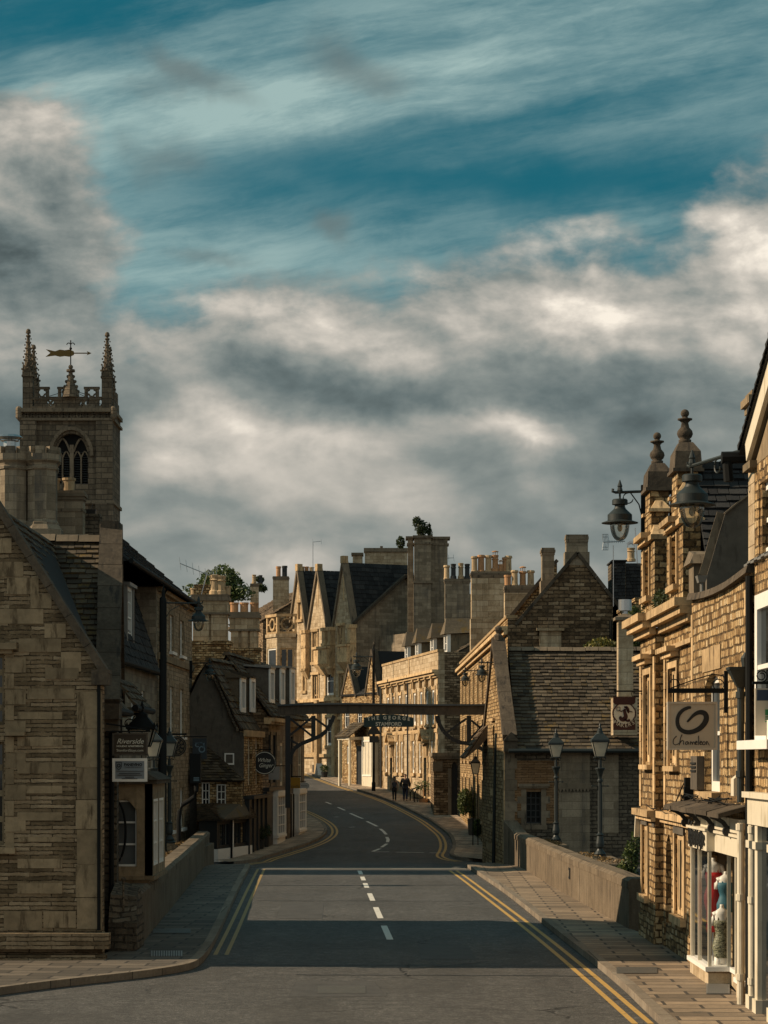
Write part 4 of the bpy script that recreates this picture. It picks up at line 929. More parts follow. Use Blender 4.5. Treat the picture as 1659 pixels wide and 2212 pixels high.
pb = W(352, 1278, 91.5); c_ = MB(); c_.box(pb.x-.9, pb.x+.25, 91.6, 92.4, 10.0, W(330, 1264, 92).z-.35); c_.build('chimney', M['gold_block'], ro)
fp = lambda *q: [F @ Vector(v) for v in q]
pipes(h, 'black', ('drainpipe', fp((x4+.25, -.42, 10.2), (x4+.25, -.15, 9.7), (x4+.25, -.1, -.5)), .09), ('gutter', fp((-.4, -.42, 10.2), (L4, -.42, 10.2)), .09))

h = thing('mansard_house', 'terrace house with dark steep mansard roof and a tall white dormer sash', 'house', (-9, 81, 0))
mb = MB(F); ws = [(yy4(284)-77, yy4(292)-77, 3.9, 6.0), (yy4(306)-77, yy4(313)-77, 3.9, 6.0), (yy4(284)-77, yy4(292)-77, 0.2, 2.3), (yy4(306)-77, yy4(313)-77, .2, 2.3)]
facade(mb, x4-.02, -1, 6.72, ws, .2, .4, x0=-3.0); mb.box(-3, x4-.02, .4, 7, -1, 6.72); mb.box(x4-.35, x4-.02, .0, 6, 6.72, 10.1)
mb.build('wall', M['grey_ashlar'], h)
for w in ws: window(h, F, *w, y=.10, nx=2, nz=4, mat='white', fw=.08, sill=True)
rf = MB(F); rf.M = ID; random.seed(12)
slates(rf, p(-3, -.15, 6.8), p(x4-.4, -.15, 6.8), p(x4-.4, .95, 10.2), p(-3, .95, 10.2), .3, .4, .03)
rf.poly([p(-3, -.12, 6.78), p(x4-.4, -.12, 6.78), p(x4-.4, .95, 10.15), p(-3, .95, 10.15)]); rf.poly([p(-3, -.12, 6.78), p(-3, 5, 6.78), p(-3, 5, 10.15), p(-3, .95, 10.15)])
rf.build('roof', M['slate_dark'], h)
dm = MB(F); xa, xb = yy4(281.5)-77, yy4(296)-77; dm.box(xa, xa+.12, .1, 1.2, 7.4, 9.6); dm.box(xb-.12, xb, .1, 1.2, 7.4, 9.6); dm.box(xa-.08, xb+.08, .0, 1.4, 9.6, 9.72); dm.box(xa+.12, xb-.12, .5, .6, 7.4, 9.6)
do = dm.build('dormer', M['lead'], h); window(do, F, xa+.12, xb-.12, 7.45, 9.6, y=.2, nx=3, nz=4, mat='white', fw=.14)
pipes(h, 'black', ('gutter', fp((-3, -.25, 6.76), (x4+.1, -.25, 6.76)), .10), ('drainpipe', fp((x4-.2, -.2, 6.7), (x4-.3, -.1, -.5)), .08))

# ---- small house with the grey roughcast gable
h = thing('roughcast_house', 'small house with blank grey roughcast gable and sagging stone slate roof', 'house', (-7, 99, -.8))
GY = 99.0
def gx(u): return X_(u, GY)
def gz(v): return Z_(v, GY)
curve = [(gx(446), gz(1432)), (gx(462), gz(1462)), (gx(476), gz(1492)), (gx(488), gz(1518)), (gx(498), gz(1545)), (gx(514), gz(1578))]
xr_ = curve[0][0]; lcurve = [(2*xr_-x, z) for x, z in curve[1:]]
out = [(gx(525), -1), (gx(527), gz(1584))]+[(x, z) for x, z in curve[::-1]]+lcurve+[(2*xr_-gx(527), -1)]
mb = MB(); mb.prism(out, lambda a, b, d: (a, d, b), GY, GY+.4); mb.build('gable_wall', M['render'], h)
FA, FB = (gx(527), GY), (-5.62, 105.0); F = frame(FA, FB); LA = flen(FA, FB)
mb = MB(F); ws = [(1.3, 2.5, 2.35, 4.45), (3.7, 4.9, 2.35, 4.45)]
facade(mb, LA, -1, 4.72, ws, .3, .4); mb.box(0, LA, .4, 3, -1, 4.7); mb.build('wall', M['gold_rubble'], h)
for w in ws: window(h, F, *w, y=.16, nx=2, nz=3, mat='cream', fw=.10)
sf = MB(F); sf.box(.1, LA+.1, -.16, -.002, -.8, 1.75); sf.box(.0, LA+.2, -.45, -.002, 1.752, 1.9)
for x in (.15, 1.6, 3.0, 4.4, LA-.15): sf.box(x-.1, x+.1, -.24, -.161, -.8, 1.75)
sf.build('shopfront', M['wood_dark'], h)
li = MB(F); li.box(-.1, LA, -.12, .0, 4.5, 4.78); li.build('eaves_board', M['gold_dressed'], h)
rf = MB(); random.seed(13); cf = []
for i, (x, z) in enumerate(curve):                                 # the roof section runs back parallel to the facade
    d = Vector((FB[0]-FA[0], FB[1]-FA[1], 0)); d.normalize(); e = -.25
    a = Vector((x+.14, GY, z+.05))+d*e; b = Vector((x+.14, GY, z+.15+.1*math.sin(i)))+d*(LA-.02); cf.append((a, b))
for (a0, b0), (a1, b1) in zip(cf[1:], cf): slates(rf, a0, b0, b1, a1, .26, .36, .05)
for (a0, b0), (a1, b1) in zip(cf[1:], cf): rf.poly([a0-Vector((0, 0, .05)), b0-Vector((0, 0, .05)), b1-Vector((0, 0, .05)), a1-Vector((0, 0, .05))])
for (x0, z0), (x1, z1) in zip(lcurve, lcurve[1:]): rf.poly([(x0-.1, GY-.2, z0), (x0-.1, 105, z0), (x1-.1, 105, z1), (x1-.1, GY-.2, z1)])
rf.poly([(xr_, GY-.2, curve[0][1]), (xr_, 105, curve[0][1]), (lcurve[0][0]-.1, 105, lcurve[0][1]), (lcurve[0][0]-.1, GY-.2, lcurve[0][1])])
ridge_tiles(rf, cf[0][0]+Vector((0, 0, .12)), cf[0][1]+Vector((0, 0, .12)), .2)
ro = rf.build('roof', M['slate'], h)
vg = MB(); 
for (x0, z0), (x1, z1) in zip(curve, curve[1:]): vg.bar((x0+.02, GY-.12, z0-.02), (x1+.02, GY-.12, z1-.02), .2, .1)
vg.build('verge', M['dark_rubble'], h)
for ya, off in ((101.0, .2), (103.4, .25)):                         # two white casement dormers in the roof slope
    d = MB(); xf = (-6.42 if ya < 102 else -6.12); z0, z1 = Z_(1538, ya), Z_(1464, ya)
    d.box(xf-.9, xf-.05, ya, ya+.08, z0, z1); d.box(xf-.9, xf-.05, ya+1.42, ya+1.5, z0, z1); d.hexa([(xf-1.2, ya-.1, z1), (xf+.16, ya-.1, z1), (xf+.22, ya+1.6, z1), (xf-1.2, ya+1.6, z1)], [(xf-1.3, ya-.1, z1+.5), (xf+.16, ya-.1, z1+.06), (xf+.22, ya+1.6, z1+.06), (xf-1.3, ya+1.6, z1+.5)])
    do = d.build('dormer', M['slate'], h); window(do, frame((xf+.02, ya-.02), (xf+.14, ya+1.5)), 0, 1.5, z0, z1, y=-.02, nx=2, nz=1, mat='white', style='plain', fw=.16, glass='glass_grey')  # pale panes: reflection of the lit facade opposite put into the colour
Fg = frame((gx(485), GY), (gx(507), GY)); wd = window(h, Fg, 0, .42, gz(1652), gz(1627), y=-.02, nx=1, nz=1, mat='white', style='plain', fw=.055)
# stack against the near end, golden rubble wall behind
h2 = thing('stack_house', 'house behind the roughcast gable with two broad panelled chimney stacks', 'house', (-7.5, 108, -.5))
mb = MB(); mb.box(X_(411, 107), X_(495, 107), 107, 108.2, 0, Z_(1392, 107)); mb.box(X_(405, 107), X_(500, 107), 106.92, 108.3, Z_(1392, 107)+.002, Z_(1384, 107)); mb.box(X_(493, 113), X_(561, 113), 113, 114.2, 0, Z_(1405, 113)); mb.box(X_(490, 113), X_(564, 113), 112.92, 114.3, Z_(1405, 113)+.002, Z_(1399, 113))
mb.box(X_(360, 109), X_(560, 109), 109, 118, 0, 5.5); mb.build('wall', M['gold_rubble'], h2)
for u0, u1, vt, vb, yy, nfl in ((415, 492, 1284, 1384, 107.2, 2), (497, 558, 1322, 1399, 113.2, 3)):
    xa, xb, za, zb = X_(u0, yy), X_(u1, yy), Z_(vb, yy), Z_(vt, yy); c_ = MB(); wf = (xb-xa)/nfl; zcap = zb-.85
    for k in range(nfl): c_.box(xa+wf*k+.06, xa+wf*(k+1)-.06, yy, yy+.9, za, zcap); 
    c_.box(xa+.03, xb-.03, yy+.12, yy+.8, za, zcap)
    c_.box(xa-.02, xb+.02, yy-.04, yy+.95, zcap+.002, zb-.3); co = c_.build('chimney', M['gold_ashlar'], h2)
    k_ = MB(); k_.box(xa-.1, xb+.1, yy-.12, yy+1.05, zb-.3+.002, zb-.12); k_.box(xa-.04, xb+.04, yy-.06, yy+1.0, zb-.118, zb); k_.box(xa-.06, xb+.06, yy-.09, yy+1.0, zcap-.1, zcap); k_.build('cap', M['dressed_dark'], co)
    if nfl == 2:
        for f, hh, rr, kk in ((.05, .32, .2, 2), (.30, .28, .16, 2), (.62, .95, .26, 1), (.80, .9, .25, 1), (.86, .42, .16, 2), (.98, .42, .15, 2)): pot(co, xa+(xb-xa)*f, yy+random.uniform(.3, .7), zb, hh, rr, 'pot_buff', False, kk)
        k_ = MB(); k_.box(xa+.05, xa+.85, yy+.3, yy+.9, zb, zb+.5); k_.build('stack_block', M['gold_block'], co)
    else:
        for f in (.13, .48, .84): pot(co, xa+(xb-xa)*f, yy+.45, zb, .5, .2, 'terracotta', False, 2)
# lean-to with casements, and the black shop below it
h = thing('lean_to_cottage', 'low stone lean-to with white casements and mossy slate roof against the roughcast gable', 'cottage', (-7, 97, -.8))
F = frame((X_(425, 98.5), 98.5), (X_(523, 98.5), 98.5)); LL = X_(523, 98.5)-X_(425, 98.5); zc = lambda v: Z_(v, 98.5)
mb = MB(F); ws = [((436-425)*98.5/FP, (453-425)*98.5/FP, zc(1745), zc(1690)), ((468-425)*98.5/FP, (488-425)*98.5/FP, zc(1743), zc(1694))]
facade(mb, LL, -1, zc(1686), ws, .15, .3); mb.box(0, LL, .3, .48, -1, zc(1686)); mb.build('wall', M['gold_rubble'], h)
for w in ws: window(h, F, *w, y=.05, nx=2, nz=3, mat='white', style='plain', fw=.05)
rf = MB(); random.seed(14)
slates(rf, (X_(412, 98.5), 98.2, zc(1686)), (X_(527, 98.5), 98.2, zc(1686)), (X_(446, 99), 98.98, Z_(1612, 99)), (X_(400, 99), 98.98, Z_(1612, 99)), .17, .26, .045); slates(rf, (X_(527, 98.5), 98.2, zc(1686)), (X_(527, 98.5), 98.98, zc(1686)), (X_(448, 99), 98.98, Z_(1612, 99)), (X_(446, 99), 98.98, Z_(1612, 99)), .2, .3)
rf.poly([(X_(412, 98.5), 98.25, zc(1688)), (X_(527, 98.5), 98.25, zc(1688)), (X_(446, 99), 98.98, Z_(1614, 99)), (X_(400, 99), 98.98, Z_(1614, 99))]); rf.build('roof', M['slate'], h)
h = thing('black_shop', 'low black shop with white plinth, dark windows and mossy slate roof', 'shop', (-6.4, 95, -.8))
P0, P1, P2 = (X_(430, 95), 95.3), (-6.99, 95.0), (-5.85, 99.6)
mb = MB()
F0 = frame(P0, P1); mb.M = F0; mb.box(0, flen(P0, P1)-.02, 0, .3, -.9, .95); F = frame(P1, P2); LS = flen(P1, P2); mb.M = F
ws = [(.35, 1.75, -.22, .82), (2.15, 4.5, -.22, .82)]; facade(mb, LS, -.25, .95, ws, .12, .3); mb.box(0, LS, .3, .8, -.9, .95); mb.build('wall', M['wood_dark'], h)
for w in ws: window(h, F, *w, y=.05, nx=4 if w[1] > 3 else 2, nz=1, mat='wood_dark', style='plain', fw=.07)
pl = MB(F); pl.box(-.02, LS+.02, -.06, -.001, -.9, -.27); pl.box(-.04, 0, -.06, .5, -.9, -.27); pl.box(1.85, 2.05, -.08, -.001, -.27, .95); pl.build('plinth', M['white'], h)
dp = MB(F); dp.tube([(1.7, -.1, .95), (1.65, -.1, -.85)], .05, 6); dp.build('drainpipe', M['black'], h)
rf = MB(); random.seed(15); e0 = F @ Vector((-.15, -.25, .93)); e1 = F @ Vector((LS+.15, -.25, .93)); r0, r1 = Vector((X_(440, 98.3), 98.3, 1.55)), Vector((X_(530, 99.6), 99.6, 1.75)); w0 = Vector((X_(425, 95), 95.1, .93))
slates(rf, e0, e1, r1, r0, .16, .24, .04); slates(rf, w0, e0, r0, r0-Vector((.3, 0, 0)), .16, .24, .04); rf.poly([e0, e1, r1, r0]); rf.poly([w0, e0, r0, r0-Vector((.3, 0, 0))]); rf.build('roof', M['slate'], h)

# ---- row of dormered shops
h = thing('dormer_shops', 'row of stone shops with three lead topped dormers and dark shopfronts under the gantry', 'shop row', (-5, 112, -.5))
PA, PB = (-5.55, 105.2), (-4.25, 121.0); F = frame(PA, PB); LB = flen(PA, PB)
def fx(u):                                                        # position along the facade for a bearing
    k = (u-CU)/FP; s_ = (PB[0]-PA[0])/(PB[1]-PA[1]); Y = (PA[0]-s_*PA[1])/(k-s_); return (Y-PA[1])*LB/(PB[1]-PA[1])
ez = 5.55
ws = []
for ua, ub, zb, z2, nx in ((577.5, 586, 2.2, 4.8, 2), (589.5, 598, 2.2, 4.8, 2), (605, 612, 2.2, 4.3, 2), (625.5, 634, 2.2, 4.8, 2), (644, 652, 2.0, 4.4, 2)): ws.append((fx(ua), fx(ub), zb, z2, nx))
gw = []
for ua, ub in ((573, 579), (600, 606), (611, 622), (646, 651)): gw.append((fx(ua), fx(ub), .15, 1.75))
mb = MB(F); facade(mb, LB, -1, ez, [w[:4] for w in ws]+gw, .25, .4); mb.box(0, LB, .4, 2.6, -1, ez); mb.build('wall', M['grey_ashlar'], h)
for i, w in enumerate(ws): window(h, F, *w[:4], y=.08, nx=w[4], nz=2, mat='cream' if i in (2, 4) else 'wood_dark', fw=.14, style='sash')
for w in gw: window(h, F, *w, y=.1, nx=3, nz=1, mat='wood_dark', fw=.12, style='plain')
for ua, ub in ((581, 600), (629, 645)):                            # two white bow windows
    xa, xb = fx(ua), fx(ub); b_ = MB(F); b_.box(xa, xb, -.45, -.002, 1.75, 2.0); b_.box(xa, xb, -.45, -.002, -.22, -.1); b_.box(xa+.1, xb-.1, -.38, -.002, -.75, -.22)
    for x in (xa, xb-.14): b_.box(x, x+.14, -.42, -.002, -.1, 1.75)
    bo = b_.build('bay', M['white'], h); window(bo, F, xa+.14, xb-.14, -.1, 1.75, y=-.36, nx=4, nz=4, mat='white', style='plain', fw=.06, glass='glass_grey')
    window(bo, frame(tuple((F @ Vector((xa, -.0, 0)))[:2]), tuple((F @ Vector((xa, -.42, 0)))[:2])), .02, .40, -.1, 1.75, y=-.01, nx=2, nz=4, mat='white', style='plain', fw=.05, glass='glass_grey')
sf = MB(F); sf.box(fx(568), fx(580.5), -.2, -.002, -.75, 2.0); sf.box(fx(600.5), fx(628), -.14, -.002, 1.76, 2.1); sf.box(fx(568), fx(600), -.3, -.002, 2.02, 2.2)
for u in (572, 579, 603, 611, 622, 627): sf.box(fx(u)-.1, fx(u)+.1, -.2, -.14, -.7, 1.75)
sf.build('shopfront', M['wood_dark'], h)
cn = MB(F)
for k, (a, b) in enumerate(((570, 605), (625, 660))):
    cn.box(fx(a), min(fx(b), LB), -.35, -.002, ez-.42, ez-.3); cn.box(fx(a), min(fx(b), LB), -.5, -.002, ez-.3, ez-.12)
    for j in range(14):
        x = fx(a)+(min(fx(b), LB)-fx(a))*(j+.3)/14; cn.box(x, x+.1, -.45, -.35, ez-.42, ez-.301)
cn.build('cornice', M['gold_dressed'], h)
rf = MB(); random.seed(16); p = lambda x, y, z: F @ Vector((x, y, z)); rz = 8.35; ry = 1.75
slates(rf, p(-.3, -.35, ez-.05), p(LB, -.35, ez-.05), p(LB, ry, rz), p(-.3, ry, rz), .24, .34, .05)
rf.poly([p(-.3, -.3, ez-.05), p(LB, -.3, ez-.05), p(LB, ry, rz-.03), p(-.3, ry, rz-.03)]); rf.poly([p(-.3, 3.8, ez-.05), p(LB, 3.8, ez-.05), p(LB, ry, rz-.03), p(-.3, ry, rz-.03)])
ridge_tiles(rf, p(-.3, ry, rz+.08), p(LB, ry, rz+.08), .2); ro = rf.build('roof', M['slate'], h)
ge = MB(F); ge.poly([(-.02, -.2, -1), (-.02, 3.7, -1), (-.02, 3.7, ez-.1), (-.02, ry, rz-.1), (-.02, -.2, ez-.1)]); ge.poly([(LB, 0, -1), (LB, 3.7, -1), (LB, 3.7, ez-.1), (LB, ry, rz-.1), (LB, 0, ez-.1)]); ge.build('gable_wall', M['brown_rubble'], h)
vg = MB(F); vg.bar((-.05, -.45, ez-.1), (-.05, ry, rz+.05), .25, .12); vg.build('verge', M['coping'], h)
for u in (561, 584, 605):
    Yd = {561: 108.5, 584: 112.5, 605: 116.5}[u]; xa = (Yd-PA[1])*LB/(PB[1]-PA[1])-.4; z0, z1 = Z_(1522, Yd), Z_(1444, Yd); yf_ = -.25+(z0-ez)*(ry+.3)/(rz-ez)
    yf_ = .18
    d = MB(F); d.box(xa, xa+.08, yf_, yf_+1.3, z0, z1); d.box(xa+1.52, xa+1.6, yf_, yf_+1.3, z0, z1); do = d.build('dormer', M['render'], h)
    d = MB(F); d.hexa([(xa-.12, yf_-.12, z1), (xa+1.74, yf_-.12, z1), (xa+1.74, yf_+1.2, z1+.10), (xa-.12, yf_+1.2, z1+.10)], [(xa-.12, yf_-.12, z1+.08), (xa+1.74, yf_-.12, z1+.08), (xa+1.74, yf_+1.2, z1+.2), (xa-.12, yf_+1.2, z1+.2)]); d.build('lead_roof', M['lead'], do)
    window(do, F, xa-.02, xa+1.62, z0, z1, y=yf_-.05, nx=2, nz=1, mat='white', style='plain', fw=.2, glass='glass_grey')  # pane colour carries the light reflected from across the street
# a plain house further round the bend
h = thing('bend_house', 'plain house round the bend behind the dormered shops', 'house', (-9, 138, 0))
mb = MB(); mb.box(-14, -6.9, 121.2, 168, -.5, 6.7); mb.prism([(-14, 6.7), (-6.9, 6.7), (-10.4, 8.6)], lambda a, b, d: (a, d, b), 121.2, 168); mb.build('wall', M['brown_rubble'], h)

# ---- bridge parapet and end pier
def parapet_wall(name, label, pts, hgt, th, side):
    mb = MB(); t_ = thing(name, label, 'parapet', (*pts[0][:2], 0))
    n = len(pts); cpb = MB()
    for (a, b) in zip(pts, pts[1:]):
        a, b = Vector((*a, 0)), Vector((*b, 0)); d = (b-a).normalized(); s_ = Vector((-d.y, d.x, 0))*side; k = max(1, int((b-a).length/1.9))
        mb.hexa([a+Vector((0, 0, -2.6)), b+Vector((0, 0, -2.6)), b+s_*th+Vector((0, 0, -2.6)), a+s_*th+Vector((0, 0, -2.6))], [a+Vector((0, 0, hgt-.2)), b+Vector((0, 0, hgt-.2)), b+s_*th+Vector((0, 0, hgt-.2)), a+s_*th+Vector((0, 0, hgt-.2))])
        for i in range(k):
            p, q = a.lerp(b, i/k), a.lerp(b, (i+.994)/k); o = s_*-.02; e = s_*(th+.03); j = random.uniform(-.008, .008)
            z0, z1, z2 = hgt-.199, hgt-.06+j, hgt+j
            cpb.hexa([p+o+Vector((0, 0, z0)), q+o+Vector((0, 0, z0)), q+e+Vector((0, 0, z0)), p+e+Vector((0, 0, z0))], [p+o+Vector((0, 0, z1)), q+o+Vector((0, 0, z1)), q+e+Vector((0, 0, z1)), p+e+Vector((0, 0, z1))])
            o2 = s_*.06; e2 = s_*(th-.05)
            cpb.hexa([p+o+Vector((0, 0, z1)), q+o+Vector((0, 0, z1)), q+e+Vector((0, 0, z1)), p+e+Vector((0, 0, z1))], [p+o2+Vector((0, 0, z2)), q+o2+Vector((0, 0, z2)), q+e2+Vector((0, 0, z2)), p+e2+Vector((0, 0, z2))])
    mb.build('wall', M['parapet'], t_); cpb.build('coping', M['parapet'], t_); return t_
parapet_wall('bridge_parapet', 'shaded stone bridge parapet on the left, beside the bay window house', [(-4.42, 41.2), (-5.05, 57), (-5.82, 75.6)], 1.10, .42, 1)
parapet_wall('bridge_parapet', 'sunlit stone bridge parapet on the right with a small square plaque', [(4.88, 45.2), (4.52, 58), (4.22, 74)], 1.12, .42, -1)
pr = thing('end_pier', 'dark stone pier ending the left parapet beside the gable house', 'pier', (-4.6, 40.5, 0))
mb = MB(); mb.box(-4.86, -4.36, 40.0, 41.19, 0, .62); mb.hexa([(-4.86, 40.0, .622), (-4.36, 40.0, .622), (-4.36, 41.19, .622), (-4.86, 41.19, .622)], [(-4.86, 40.3, 1.1), (-4.42, 40.5, 1.05), (-4.42, 41.19, 1.2), (-4.86, 41.19, 1.3)]); mb.tube([(-4.62, 40.2, .7), (-4.62, 40.2, 1.35)], .02, 6); mb.sphere((-4.62, 40.2, 1.37), .045, 8, 6); mb.build('pier_block', M['dark_rubble'], pr)
rt = thing('return_wall', 'short stone return wall from the bridge parapet to the cottage corner', 'wall', (4.0, 74.8, 0))
mb = MB(); mb.hexa([(4.22, 74.02, -.3), (4.0, 75.96, -.3), (4.45, 75.96, -.3), (4.66, 74.02, -.3)], [(4.22, 74.02, 1.1), (4.0, 75.96, 1.45), (4.45, 75.96, 1.45), (4.66, 74.02, 1.1)]); mb.build('wall_block', M['parapet'], rt)
pq = thing('plaque', 'small square metal plaque set in the sunlit parapet', 'plaque', (4.6, 56.0, .75))
mb = MB(frame((4.575, 56.2), (4.57, 55.75))); mb.box(0, .42, -.012, .02, .55, .82); mb.build('plate', M['wood_dark'], pq); mb = MB(frame((4.575, 56.2), (4.57, 55.75))); mb.box(.06, .36, -.018, -.0125, .61, .76); mb.build('face', M['dressed_dark'], pq)
# cutwater platforms behind the parapets, with moss
for i, (x0, x1, y0, y1, lb) in enumerate(((-6.7, -5.62, 71.0, 75.0, 'mossy stone cutwater top behind the left parapet at the far lamp'), (-6.5, -5.5, 58, 66, 'long mossy stone ledge behind the near half of the left parapet'), (4.85, 5.9, 72.4, 75.2, 'stone cutwater top under the farther right lamp post'), (5.1, 6.5, 59.6, 64.8, 'stone cutwater top under the nearer right lamp post'))):
    t_ = thing('cutwater', lb, 'cutwater', ((x0+x1)/2, (y0+y1)/2, -2.6)); mb = MB(); mb.hexa([(x0, y0, -2.6), (x1, y0, -2.6), (x1, y1, -2.6), (x0, y1, -2.6)], [(x0+.2, y0, .74), (x1, y0, .74), (x1, y1, .74), (x0+.2, y1, .74)]); mb.build('masonry', M['parapet'], t_)
    foliage('moss', [((x0+x1)/2+random.uniform(-.2, .2), y0+(y1-y0)*f, .78, (x1-x0)*.38, .45, .10) for f in (.12, .5, .88)], 1200, .03, 'moss', t_)

# ================================================================== RIGHT SIDE
# ---- cottage with the big stone slate roof beside the bridge
h = thing('stone_cottage', 'stone cottage with broad mossy slate roof and small leaded window beside the sunlit parapet', 'cottage', (6.5, 76, 0))
CY = 76.0; F = frame((4.04, CY), (9.4, CY)); cx_ = lambda u: X_(u, CY)-4.04; cz = lambda v: Z_(v, CY); LC = 5.36
wn = [(cx_(1137), cx_(1169), cz(1779), cz(1710))]
mb = MB(F); facade(mb, LC, -2.6, 3.95, wn, .28, .4); mb.box(0.02, LC, .4, 9.6, -2.6, 3.95); mb.build('wall', M['dark_rubble'], h)
pt = MB(F); xs = [cx_(1112), cx_(1137), cx_(1169), cx_(1206)]                  # rust coloured coursed area round the window
zb, zt_c, zw0, zw1 = cz(1779), cz(1643), cz(1779), cz(1710)
pt.box(xs[0], xs[1], -.006, .01, zb, zt_c); pt.box(xs[1], xs[2], -.006, .01, zw1, zt_c); pt.box(xs[2], xs[3], -.006, .01, zb, zt_c); pt.build('coursed_patch', M['rust_course'], h)
pt = MB(F); pt.box(cx_(1207), cx_(1274), -.008, .01, -2.0, cz(1712)); pt.box(cx_(1207), cx_(1274), -.011, .01, cz(1697), cz(1625)); pt.box(cx_(1300), cx_(1336), -.02, .01, cz(1800), cz(1630)); pt.build('blocked_opening', M['grey_ashlar'], h)
dq = MB(F)
dq.box(cx_(1206), cx_(1276), -.03, .01, cz(1703), cz(1692))
for k in range(9): a = cx_(1207)+(cx_(1274)-cx_(1207))*k/9; b = cx_(1207)+(cx_(1274)-cx_(1207))*(k+1)/9; dq.prism([(a, cz(1703)-.002), (b, cz(1703)-.002), ((a+b)/2, cz(1712))], lambda x, z, d: (x, d, z), -.03, .01)
for k in range(5): z = cz(1782)+k*.24; w_ = .30 if k % 2 else .17; dq.box(xs[1]-w_, xs[1]-.002, -.014-.002*(k % 2), .01, z, z+.235); dq.box(xs[2]+.002, xs[2]+w_, -.014-.002*(k % 2), .01, z, z+.235)
dq.box(xs[1]-.2, xs[2]+.2, -.03, .01, cz(1792), cz(1782)); dq.box(xs[1]-.28, xs[2]+.28, -.13, .01, cz(1699), cz(1693)); dq.box(xs[1]-.24, xs[2]+.24, -.07, .01, cz(1703), cz(1699)-.001)
for k in range(16): z = -1.5+k*.36; w_ = .42 if k % 2 else .34; dq.box(.002, w_, -.018-.003*(k % 2), .02, z, z+.352)
dq.build('dressings', M['dressed_dark'], h)
window(h, F, *wn[0], y=.18, nx=3, nz=5, mat='wood_dark', style='plain', fw=.035)
FG = frame((3.73, 86), (4.04, 76)); LG = flen((3.73, 86), (4.04, 76))
mb = MB(FG); ws = [(5.0, 5.75, 3.30, 4.70)]
facade(mb, LG, -1.2, [(0, 4.2), (1.0, 4.3), (5.5, 7.55), (10.0, 4.05)], ws, .22, .4); mb.build('gable_wall', M['gold_block'], h)
window(h, FG, *ws[0], y=.12, nx=1, nz=3, mat='dressed', style='mull', fw=.05)
gq = MB(FG)
for k in range(13): z = -.6+k*.34; w_ = .62 if k % 2 else .4; gq.box(LG-w_, LG+.005, -.012-.003*(k % 2), .02, z, z+.332)
for k, z in enumerate((.2, 1.3, 2.2)): gq.box(2+k, 4.6+k*.6, -.012, .02, z, z+.24)
gq.box(4.6, 6.1, -.10, .02, 4.85, 4.95)
gq.build('dressings', M['gold_dressed'], h)
rf = MB(); random.seed(21); RX0, RX1 = 4.42, 9.4
slates(rf, (RX0, 75.68, 3.80), (RX1, 75.68, 3.80), (RX1, 80.5, 7.35), (RX0, 80.5, 7.35), .20, .30, .040)
slates(rf, (RX1, 85.3, 3.8), (RX0, 85.3, 3.8), (RX0, 80.5, 7.35), (RX1, 80.5, 7.35), .5, .5)
rf.poly([(RX0, 75.75, 3.80), (RX1, 75.75, 3.80), (RX1, 80.5, 7.32), (RX0, 80.5, 7.32)]); rf.poly([(RX0, 85.3, 3.80), (RX1, 85.3, 3.80), (RX1, 80.5, 7.32), (RX0, 80.5, 7.32)])
rf.poly([(RX1, 75.75, 3.8), (RX1, 85.3, 3.8), (RX1, 80.5, 7.32)])
rf.build('roof', M['slate'], h)
rf = MB(); ridge_tiles(rf, (RX0, 80.5, 7.43), (RX1, 80.5, 7.43), .22); rf.build('ridge', M['dressed_dark'], h)
cp = MB(); K0, K1, K2 = Vector((4.20, 75.75, 4.22)), Vector((4.05, 80.5, 7.72)), Vector((3.9, 85.2, 4.3))
for k in range(7): cp.bar(K0.lerp(K1, k/7), K0.lerp(K1, (k+.985)/7), .46+random.uniform(-.015, .015), .24)
for k in range(7): cp.bar(K2.lerp(K1, k/7), K2.lerp(K1, (k+.985)/7), .44, .22)
cp.box(4.0, 4.46, 75.62, 75.98, 3.75, 4.12); cp.prism([(3.97, 4.12), (4.49, 4.12), (4.23, 4.42)], lambda a, b, d: (a, d, b), 75.55, 75.95)
cp.lathe([(.16, 0), (.16, .16), (.07, .24), (.13, .36), (.13, .44), (.02, .52)], (4.05, 80.4, 7.72), 8)
cp.build('coping', M['coping'], h)
pipes(h, 'green_black', ('gutter', [(4.15, 75.55, 3.78), (9.4, 75.55, 3.78)], .07), ('drainpipe', [(3.93, 79.2, 4.4), (3.90, 79.6, 3.0), (3.85, 80, -.6)], .06))
hd = MB(); random.seed(23)
pf = lambda x, y, z: FG @ Vector((x, y, z))
slates(hd, pf(.4, -.85, 3.55), pf(2.6, -.85, 3.55), pf(2.6, .0, 4.75), pf(.4, .0, 4.75), .25, .3, .05); hd.poly([pf(.4, -.83, 3.52), pf(2.6, -.83, 3.52), pf(2.6, 0, 4.72), pf(.4, 0, 4.72)]); hd.poly([pf(2.6, -.83, 3.52), pf(2.6, -.3, 3.95), pf(2.6, 0, 4.3), pf(2.6, 0, 4.72)])
hd.build('porch_roof', M['slate_brown'], h)
